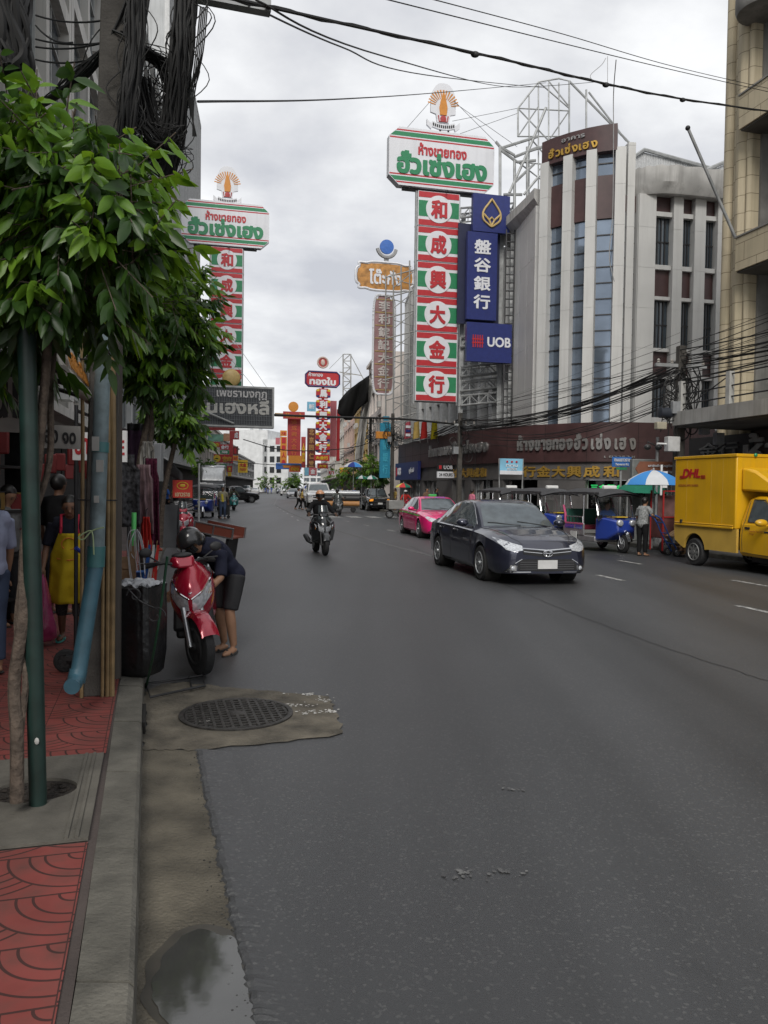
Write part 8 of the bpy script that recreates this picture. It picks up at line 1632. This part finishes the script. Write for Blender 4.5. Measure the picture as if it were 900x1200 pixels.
# ------------------------------------------------------------------ poles and cables
CAB = M('cable_black', (.012, .012, .012), .6, var=.2)
def cab(mb, a, b, s, r=.012, n=14): mb.tube(sag(a, b, s, n), r, 5)
PC_ = M('pole_concrete', (.10, .095, .085))
def upole(label, x, y, h, rz=.25, w_=.26, clutter=1):
    t = thing('utility_pole', label, 'utility pole', (x, y, 0), rz); mb = MB(); a = w_ / 2; mb.loft([[(-a, -a, 0), (a, -a, 0), (a, a, 0), (-a, a, 0)], [(-a * .8, -a * .8, h), (a * .8, -a * .8, h), (a * .8, a * .8, h), (-a * .8, a * .8, h)]]); mb.build('shaft', PC_, t, bevel=.015)
    mb = MB(); mb.box((0, 0, h - .6), (1.7, .1, .1)); mb.build('crossarm', STEEL, t, 0)
    for s in (-.75, -.3, .3, .75): mb = MB(); mb.lathe([(.02, 0), (.05, .03), (.03, .06), (.05, .09), (.02, .14)], (s, 0, h - .55), 10); mb.build('insulator', M('porcelain', (.3, .28, .25), .3), t)
    if clutter:
        mb = MB(); rr = random.Random(int(x * 10)); 
        for k in range(int(7 * clutter)): c = V((rr.uniform(-.5, .5), -.18, h - 1. - rr.random() * 1.6)); r_ = rr.uniform(.12, .28); mb.tube([c + V((r_ * math.cos(q), rr.uniform(-.02, .02), r_ * 1.2 * math.sin(q))) for q in np.linspace(0, 2 * PI, 18)[:-1]], .02, 5, closed=True)
        for k in range(int(16 * clutter)): p = V((rr.uniform(-.6, .6), -.1, h - .6 - rr.random())); mb.tube(smooth_poly([p, p + V((rr.uniform(-.3, .3), -.1, -.4)), p + V((rr.uniform(-.3, .3), 0, -rr.uniform(.5, 1.4)))], 4), .016, 4)
        mb.build('cable_coil', CAB, t)
        for k in range(int(2 * clutter)): mb = MB(); mb.box((-.3 + .5 * k, -.22, h - 1.9 - .3 * k), (.26, .2, .36)); mb.build('junction_box', M('box_grey', (.25, .26, .27)), t, 0)
    return t
PA = V((8.98, 24.3, 0)); tA = upole('cable choked concrete pole behind the yellow truck', PA.x, PA.y, 6.2, .2, .28, 2)
mb = MB(); mb.lathe([(.06, -.2), (.16, -.18), (.17, .18), (.06, .2)], (-.55, -.1, 4.15), 16, Matrix.Rotation(PI / 2, 3, 'Y')); mb.build('loudspeaker', M('speaker_dark', (.03, .035, .045), .4), tA); mb = MB(); mb.box((-.72, -.15, 3.75), (.32, .2, .22)); mb.build('flood_light', M('cream_box', (.35, .32, .24), .5), tA, bevel=.02); mb = MB(); mb.box((-.35, -.2, 3.2), (.4, .25, .45)); mb.build('camera_box', M('box_white', (.5, .5, .49), .5), tA, bevel=.02); mb = MB(); mb.cyl((-.55, -.2, 3.2), (-.9, -.3, 3.2), .03); mb.build('camera_arm', WHITE, tA)
PB = V((3.78, 40.2, 0)); upole('slim concrete pole standing in front of the maroon band near the bank branch', PB.x, PB.y, 5.6, .25, .24, .6)
PCc = V((.55, 58, 0)); upole('concrete pole with grey boxes beside the teal vertical sign', PCc.x, PCc.y, 7.2, .25, .26, 1.2); PD = V((-1.4, 76, 0)); upole('far dark pole rising over the bushy tree on the right', PD.x, PD.y, 8.5, .2, .3, 1)
def bundle(label, a, b, n, spread, sg, r=.016, seed=1):
    t = thing('cable_bundle', label, 'cables', (0, 0, 0)); mb = MB(); rr = random.Random(seed)
    for i in range(n):
        da, db = V((rr.uniform(-.1, .1), rr.uniform(-.1, .1), rr.uniform(-spread, spread))), V((rr.uniform(-.1, .1), rr.uniform(-.1, .1), rr.uniform(-spread, spread))); cab(mb, V(a) + da, V(b) + db, sg * rr.uniform(.75, 1.3), r * rr.uniform(.5, 1.3))
    mb.build('strand', CAB, t); return t
bundle('heavy black cable bundle sweeping across the shop band to the choked pole', PA + V((0, 0, 5.5)), PB + V((0, 0, 5.0)), 20, .35, .45, .017, 2)
bundle('slack cables hanging lower across the maroon band', PA + V((0, 0, 4.6)), PB + V((0, 0, 4.9)), 7, .4, .9, .012, 3)
bundle('cables running right from the choked pole past the cream building', PA + V((0, 0, 5.6)), V((13.2, 10., 6.3)), 14, .5, .35, .016, 4)
bundle('thin parallel wires running right above the balcony rail', PA + V((0, 0, 5.9)), V((13.0, 10., 7.4)), 7, .5, .2, .010, 5)
bundle('cable bundle between the slim pole and the far boxes pole', PB + V((0, 0, 5.1)), PCc + V((0, 0, 5.6)), 12, .35, .5, .02, 6); bundle('cables receding along the right side beyond the teal sign', PCc + V((0, 0, 6.)), PD + V((0, 0, 7)), 12, .5, .5, .02, 7); bundle('farthest cables along the right facades', PD + V((0, 0, 7)), V((-7, 125, 7)), 10, .6, .6, .03, 8)
bundle('thin wires fanning up over the grey pillars', PB + V((0, 0, 5.5)), PA + V((0, 0, 6.1)), 9, .5, .12, .007, 9)
def wire(label, pts, r, sp=0, n=10):
    t = thing('overhead_cable', label, 'cable', (0, 0, 0)); mb = MB(); p = smooth_poly(pts, n); mb.tube(p, r, 6)
    if sp: mb.tube([q + V((0, .012 * math.sin(i * 1.3), .014 * math.cos(i * 1.3))) for i, q in enumerate(p)], r * .7, 5)
    c = mb.build('cable', CAB, t)
    if sp:
        mb = MB()
        for k in (len(p) // 3, int(len(p) * .62), int(len(p) * .8)): mb.ell(p[k] - V((0, 0, .015)), (.05, .03, .035))
        mb.build('splice', CAB, c)
    return t
wire('thick twisted black cable slanting across the sky to the cream building', [P(262, -4, 6), P(430, 34, 7.6), P(600, 72, 9.6), P(700, 96, 11.), P(800, 116, 13), P(920, 133, 16)], .016, 1)
wire('thin cable sagging from the pole top across the open sky', [P(232, 119, 6), P(400, 116, 12), P(520, 108, 22), P(640, 97, 38)], .010)
wire('thin curved cable crossing high over the left gold sign', [P(280, 0, 6.2), P(400, 55, 9), P(500, 88, 14), P(640, 103, 30)], .009); wire('thin cable running to the lattice skeleton high in the sky', [P(300, 0, 6.2), P(450, 66, 9.5), P(600, 102, 24), P(700, 96, 30)], .009)
wire('upper thin parallel wire at the top right of the sky', [P(440, -4, 8), P(640, 46, 11), P(780, 80, 14), P(920, 112, 18)], .007); wire('second thin parallel wire at the top right of the sky', [P(495, -4, 8), P(660, 40, 11), P(790, 78, 14), P(920, 108, 18)], .006)
wire('thick cable crossing the street low behind the dark louvred sign', [P(312, 486, 33), P(400, 489, 36), P(470, 491, 38), P(532, 497, 40)], .05); wire('thinner cable dipping across the far street', [P(285, 515, 60), P(340, 528, 62), P(420, 523, 64), P(462, 500, 58)], .035); wire('lowest cable across the far street before the white block', [P(262, 540, 70), P(330, 545, 75), P(400, 543, 75), P(440, 530, 70)], .03)
t = thing('hanging_wire', 'pale loose wires dangling down the curved tower front', 'wire', (0, 0, 0)); mb = MB(); mb.tube(smooth_poly([P(722, 70, 33), P(719, 110, 34.5), P(719, 160, 34.8), P(718, 250, 34.8), P(714, 300, 34.8), P(720, 330, 34.8)], 6), .02, 5); mb.tube(smooth_poly([P(695, 95, 30), P(692, 88, 30), P(705, 76, 30), P(710, 68, 30)], 5), .012, 5); mb.tube(smooth_poly([P(712, 66, 33), P(712, 100, 33)], 3), .012, 5); mb.build('strand', M('wire_pale', (.3, .3, .3), .5), t)
# tangled bundles on the near left poles
def tangle(label, path, n, rad, seed, r=.011, loose=6):
    t = thing('cable_bundle', label, 'cables', (0, 0, 0)); mb = MB(); rr = random.Random(seed); pl = smooth_poly(path, 5)
    for i in range(n):
        a, k = rr.uniform(0, 2 * PI), rr.random() ** .6 * rad; ph = rr.uniform(0, 6); s = rr.uniform(.5, 1.6); mb.tube([q + V((math.cos(a + .5 * math.sin(j * .3 * s + ph)), math.sin(a + .5 * math.sin(j * .3 * s + ph)), 0)) * k * (1 + .25 * math.sin(j * .45 + ph)) for j, q in enumerate(pl)], r * rr.uniform(.6, 1.5), 5)
    for i in range(loose):
        j = rr.randrange(2, len(pl) - 6); q = pl[j]; q2 = pl[min(j + rr.randrange(4, 10), len(pl) - 1)]; m = q.lerp(q2, .5) + V((rr.uniform(-1, 1), rr.uniform(-.5, .5), 0)) * rad * rr.uniform(1.5, 3.2); mb.tube(smooth_poly([q, m, q2], 6), r * .6, 4)
    mb.build('strand', CAB, t); return t
tangle('thick black cable bundle hanging on the right of the near pole tops', [P(222, -60, 6.2), P(218, 0, 6.2), P(212, 60, 6.2), P(204, 130, 6.3), P(196, 190, 6.4), P(176, 240, 6.6)], 90, .085, 1, .008, 60)
tangle('black cable bundle hanging on the left of the near pole tops', [P(165, -60, 6.0), P(163, 0, 6.0), P(158, 60, 6.0), P(150, 120, 6.0), P(146, 180, 6.1), P(140, 230, 6.2)], 70, .06, 2, .008, 60)
tangle('drooping cables slung from the pole behind the tree top', [P(160, -20, 6.1), P(135, 40, 6.1), P(100, 85, 6.2), P(60, 115, 6.5), P(20, 135, 7)], 16, .035, 3, .008, 30); tangle('knot of cables bridging the two hanging bundles', [P(140, 40, 6.1), P(170, 62, 6.2), P(195, 80, 6.3), P(205, 130, 6.4), P(180, 150, 6.3), P(165, 90, 6.2)], 36, .08, 4, .006, 70)
tangle('fuzzy lower tangle of wires under the two hanging bundles', [P(150, 120, 6.2), P(165, 150, 6.2), P(185, 175, 6.3), P(200, 150, 6.3), P(175, 200, 6.4)], 34, .11, 5, .005, 80)
tangle('dark cable roll hanging at the top left corner', [P(14, -80, 4.2), P(14, -20, 4.2), P(13, 20, 4.2), P(14, 62, 4.2), P(16, 84, 4.2)], 70, .075, 6, .014, 2)
t = thing('hanging_wire', 'loose thin wires hanging from the crossarm end on the left', 'wire', (0, 0, 0)); mb = MB()
for k in range(5): mb.tube(smooth_poly([P(243 - k * 2, 8, 5.9), P(238 - k * 3, 60 + k * 8, 6), P(228 - k * 2, 110, 6.1), P(226 + k, 160, 6.2)], 5), .006, 4)
for y0, y1, x0, x1 in ((18, 20, 42, 140), (46, 44, 42, 150), (55, 42, 42, 145), (70, 62, 42, 130), (30, 50, 42, 85)): mb.tube(sag(P(x0, y0, 7), P(x1, y1, 6.2), .05), .008, 5)
mb.build('strand', CAB, t)
t = thing('support_pole', 'second brown steel pole half buried in the hanging cables', 'pole', (P(136, 300, 6.6).x, 6.6, KZ)); mb = MB(); mb.cyl((0, 0, 0), (.0, 0, 8), .055); mb.build('shaft', M('pole_brown', (.07, .06, .052), .8, streak=.4), t); mb = MB(); mb.box((.5, 0, 5.75), (1.3, .1, .12)); mb.build('crossarm', STEEL, t)
# ------------------------------------------------------------------ right side street things
def umbrella(label, x, y, z, r, cols, n=8, lean=0., group='vendor umbrellas on the right'):
    t = thing('umbrella', label, 'umbrella', (x, y, 0), 0, group); mb = MB(); mb.cyl((0, 0, KZ), (0, 0, z), .022, n=8); mb.build('pole', STEEL, t)
    rise = r * .42
    for i in range(n):
        a0, a1 = 2 * PI * i / n + .2, 2 * PI * (i + 1) / n + .2; mb = MB()
        def f(u, v, a0=a0, a1=a1): a = a0 + (a1 - a0) * u; rr_ = r * v * (1 - .06 * math.sin(PI * u) * v); return (rr_ * math.cos(a), rr_ * math.sin(a), z - rise * (v ** 1.7) - .10 * r * max(0, v - .88) / .12)
        mb.grid(f, 4, 8); g = mb.build('panel', cols[i % len(cols)], t, 60)
    mb = MB()
    for i in range(n): a = 2 * PI * i / n + .2; mb.tube([(0, 0, z - .06), (r * .5 * math.cos(a), r * .5 * math.sin(a), z - rise * .31 - .02), (r * .97 * math.cos(a), r * .97 * math.sin(a), z - rise - .05)], .008, 4)
    mb.build('rib', DSTEEL, t); mb = MB(); mb.ell((0, 0, z + .02), (.03, .03, .05)); mb.build('tip', STEEL, t); return t
UB, UW, UG, UR, UY, UN = cloth('umb_blue', (.06, .25, .60), .05), cloth('umb_white', (.58, .60, .62), .05), cloth('umb_green', (.02, .16, .10), .05), cloth('umb_red', (.50, .05, .05), .05), cloth('umb_yellow', (.55, .48, .12), .05), cloth('umb_navy', (.03, .05, .22), .05)
c = P(766, 551, 22.8); umbrella('blue and white vendor umbrella beside the yellow truck', c.x, c.y, c.z, .82, [UB, UW]); c = P(752, 562, 25.8); umbrella('dark green vendor umbrella behind the blue and white one', c.x, c.y, c.z, .85, [UG])
c = P(473, 566, 46.5); umbrella('multicolour red green yellow umbrella by the grey pole on the right', c.x, c.y, c.z, .5, [UY, UR, UG, UR]); c = P(419, 536, 60); umbrella('blue and white umbrella above the black pickup', c.x - .3, c.y, c.z - 0.35, .75, [UB, UW, UN]); c = P(424, 561, 62); umbrella('left of the two green and white umbrellas over the black pickup', c.x, c.y, c.z + .25, .5, [UG, UW]); c = P(435, 561, 61); umbrella('right one of the two green and white umbrellas over the black pickup', c.x, c.y, c.z + .25, .55, [UG, UW]); c = P(363, 567, 90); umbrella('red white and blue umbrella behind the silver sedans', c.x, c.y, c.z, 1., [UR, UW, UN])
BLUT = M('truck_blue', (.03, .10, .36), .4); CART = M('carton_tan', (.30, .19, .105), .8, var=.15, sc=3)
hb = HTW + V((.85, .1, 0)); t = thing('hand_truck', 'blue tube hand truck tilted under brown cartons by the woman in grey', 'hand truck', hb, R(10))
for y in (-.18, .18): mb = MB(); mb.tube(smooth_poly([(.10, y, .12), (-.18, y, .55), (-.42, y, 1.0), (-.62, y, 1.12)], 5), .02, 8); mb.build('rail', BLUT, t); wheel(t, (.02, y * 1.25, .11), .11, .06, ALLOY, 6)
mb = MB()
for q in ((-.05, .35), (-.22, .63), (-.38, .92)): mb.tube([(q[0], -.18, q[1]), (q[0], .18, q[1])], .014, 6)
mb.build('cross_bar', BLUT, t); mb = MB(); mb.box((.26, 0, .10), (.36, .4, .015)); mb.build('toe_plate', DSTEEL, t)
for i, (d, lb) in enumerate([((.26, 0, .24), 'brown taped carton resting on the hand truck toe plate'), ((.10, 0, .52), 'upper brown carton leaning on the hand truck rails')]):
    t = thing('carton', lb, 'carton', hb + V(d), R(10)); t.rotation_euler = (0, R(-32), R(10)); mb = MB(); mb.box((0, 0, 0), (.30, .42, .26)); mb.build('box', CART, t, bevel=.008); mb = MB(); mb.box((0, 0, .0), (.304, .05, .264)); mb.build('tape', M('tape_tan', (.38, .28, .16), .4), t)
q = P(786, 610, 22.6); t = thing('vendor_cart', 'maroon panelled vendor cart with a red frame under the blue umbrella', 'vendor cart', (q.x, q.y, 0), .25); mb = MB(); mb.box((0, 0, .75), (.9, .6, .6)); mb.build('body', M('cart_maroon', (.13, .05, .045), .6, var=.3, sc=4), t, bevel=.02); mb = MB(); mb.box((0, .0, 1.35), (.85, .04, .62)); mb.build('glass_case', M('case_brown', (.16, .09, .085), .3, var=.4, sc=3), t)
mb = MB()
for x in (-.45, .45): mb.box((x, -.3, .95), (.035, .035, 1.7)); mb.box((x, .3, .95), (.035, .035, 1.7))
mb.box((0, -.3, 1.05), (.9, .035, .035)); mb.box((0, -.3, 1.78), (.9, .035, .035)); mb.build('frame', M('frame_red', (.42, .03, .03), .5), t)
for x in (-.3, .3): wheel(t, (x, -.2, .2), .2, .05, ALLOY, 8)
t = thing('vendor_cart', 'motorbike side cart with racks parked under the multicolour umbrella', 'vendor cart', (P(463, 600, 46.).x, 46.2, 0), .2); mb = MB(); mb.box((0, 0, .8), (.9, .8, .5)); mb.build('body', M('cart_steel', (.3, .3, .29), .4, metal=.4), t, bevel=.02)
for x in (-.35, .35): wheel(t, (x, -.1, .25), .25, .07, ALLOY, 8)
c = P(770, 548, 25.0); t, w_, h_, b_ = board('direction_sign', 'brown arrow shaped direction sign on a lamp pole above the umbrella', (749, 541, 793, 558), 25.0, M('guide_brown', (.20, .075, .04), .5), [('เสาชิงช้า วัดสุทัศน์', .08, .2, .72, .22, SWH, .02), ('Giant Swing', .08, -.18, .6, .24, SWH, .015)], 'road sign', depth=.04, rz=.05)
mb = MB(); mb.prism([(-w_ / 2 - .14, 0), (-w_ / 2, -h_ / 2), (-w_ / 2, h_ / 2)], (0, .02, 0), (1, 0, 0), (0, 0, 1), (0, -.04, 0)); mb.build('arrow_point', M('guide_brown', (.2, .075, .04)), t, 0)
mb = MB(); o = .0; mb.cyl((.0, .08, -c.z + KZ), (0, .08, 1.0), .05, n=10); mb.build('pole', STEEL, t)
for s in (-.35, 0, .35): mb = MB(); mb.tube([(0, .08, .7), (s, .0, .85), (s, 0, .75)], .02, 6); mb.ell((s, 0, .68), (.11, .11, .09)); mb.build('lamp', M('lamp_dark', (.05, .05, .05), .4), t)
c = P(728.5, 541, 27); t, w_, h_, b_ = board('street_name_sign', 'blue street name sign on a slim pole in front of the gold characters', (717, 535.5, 740, 547), 27, M('street_blue', (.03, .13, .40), .4), [('ถนนเยาวราช', 0, .18, .8, .30, SWH, .02), ('Yaowarat Rd.', 0, -.25, .7, .24, SWH, .015)], 'road sign', depth=.04, rz=0.02)
mb = MB(); mb.cyl((0, .06, -c.z + KZ), (0, .06, .1), .035, n=8); mb.build('pole', STEEL, t); mb = MB(); mb.box((0, .02, -h_ / 2 - .06), (w_ * .55, .06, .08)); mb.build('green_foot', GRN, t)
c = P(750, 575, 26.2); t = thing('utility_cabinet', 'tall pale grey cabinet panel standing behind the green umbrella', 'cabinet', (P(754, 540, 26.4).x, 26.4, KZ), .1); mb = MB(); mb.box((0, 0, 1.35), (.85, .25, 2.7)); mb.build('case', M('cabinet_grey', (.20, .21, .205), .5, streak=.3), t, bevel=.02); mb = MB(); mb.box((0, -.13, 1.35), (.03, .02, 2.5)); mb.build('door_gap', DSTEEL, t)
t = thing('white_post', 'short white post with a small box beside the brown direction sign', 'post', (P(775, 560, 24.2).x, 24.2, KZ)); mb = MB(); mb.cyl((0, 0, 0), (0, 0, 2.45), .035); mb.build('shaft', WHITE, t); mb = MB(); mb.box((.1, 0, 2.0), (.14, .1, .5)); mb.build('box', WHITE, t)
# pole of the blue banner, flags on the facade
c = P(599, 556, 34.05); t = thing('banner_pole', 'thin grey frame pole holding the pale blue banner', 'pole', (c.x, c.y, 0)); mb = MB(); [mb.cyl((s * .45, .06, KZ), (s * .52, .06, 3.1), .025, n=8) for s in (-1, 1)]; mb.build('shaft', STEEL, t)
for i, (px, m_, lb) in enumerate([(478, M('flag_tricolour', (.35, .06, .08), .7), 'striped national flag leftmost above the bank branch'), (488, YELC, 'yellow flag left of the red flag above the bank branch'), (497, REDC, 'red flag between the two yellow flags'), (509, cloth('flag_yellow', (.55, .45, .03)), 'brighter yellow flag nearest the slim pole')]):
    c = P(px, 505, 49 - i * 1.2); t = thing('flag', lb, 'flag', c, .2, 'flags above the bank branch'); mb = MB(); mb.grid(lambda u, v: ((u - .5) * .45 * (1 - .3 * v), .05 * math.sin(u * 7), (v - .5) * 1.0 + .1 * u), 6, 8); f_ = mb.build('cloth', m_, t)
    if i == 0:
        for z, m2 in ((.25, SWH), (0, NAVY), (-.25, SWH)): mb = MB(); mb.box((0, -.06, z), (.3, .02, .16)); mb.build('stripe', m2, f_)
    mb = MB(); mb.tube([(.25, .02, -.7), (-.02, 0, .65)], .015, 5); mb.build('staff', STEEL, t)
# black and grey tarpaulin on the far building
t = thing('tarpaulin', 'black tarpaulin with a grey fold draped down the white and pink building', 'tarpaulin', (0, 0, 0))
TP = [((397, 470), (408, 458), (420, 448), (433, 440)), ((396, 484), (408, 478), (421, 468), (432, 455)), ((405, 492), (412, 492), (420, 480), (431, 470))]
def tarp(u, v):
    x = u * 3; i = min(int(x), 2); y = v * 2; k = min(int(y), 1); a = [V((TP[q][i][0], TP[q][i][1], 0)).lerp(V((TP[q][i + 1][0], TP[q][i + 1][1], 0)), x - i) for q in (k, k + 1)]; p = a[0].lerp(a[1], y - k); return P(p.x, p.y, 76 - 2.5 * u + .5 * math.sin(u * 9 + v * 4))
mb = MB(); mb.grid(tarp, 14, 8); o = mb.build('black_sheet', cloth('tarp_black', (.008, .008, .008), .2, 1, .3, 2), t, 60); so_ = o.modifiers.new('s', 'SOLIDIFY'); so_.thickness = .06
mb = MB(); mb.grid(lambda u, v: P(416 + 8 * u + (14 * v ** 1.5 + 0) * 1.0 - (1 - v) * 0, 548 - v * 106 + 6 * u, 74.5 - .4 * v + .5 * math.sin(u * 8 + v * 3)), 8, 16); o = mb.build('grey_fold', cloth('tarp_grey', (.40, .39, .37), .25, 2, .4, 3), t, 60); so_ = o.modifiers.new('s', 'SOLIDIFY'); so_.thickness = .06
# striped rolls behind the second rider
c = G(399, 601); t = thing('roll_cart', 'low cart carrying long white black and orange rolls behind the second rider', 'cart', (c.x, c.y + 1.5, 0), .12)
for z, r_, m_, nm in ((1.35, .20, SILVP, 'white_roll'), (1.0, .22, M('roll_black', (.03, .03, .032), .5), 'black_roll'), (.62, .20, M('roll_orange', (.45, .22, .08), .6), 'orange_roll')): mb = MB(); mb.tube([(-1.25, 0, z), (1.25, 0, z)], r_, 16); mb.build(nm, m_, t)
mb = MB(); mb.box((0, 0, .36), (2.3, .6, .08)); mb.build('deck', DSTEEL, t)
for x in (-.8, .8): wheel(t, (x, -.25, .2), .2, .08, BPL, 6)
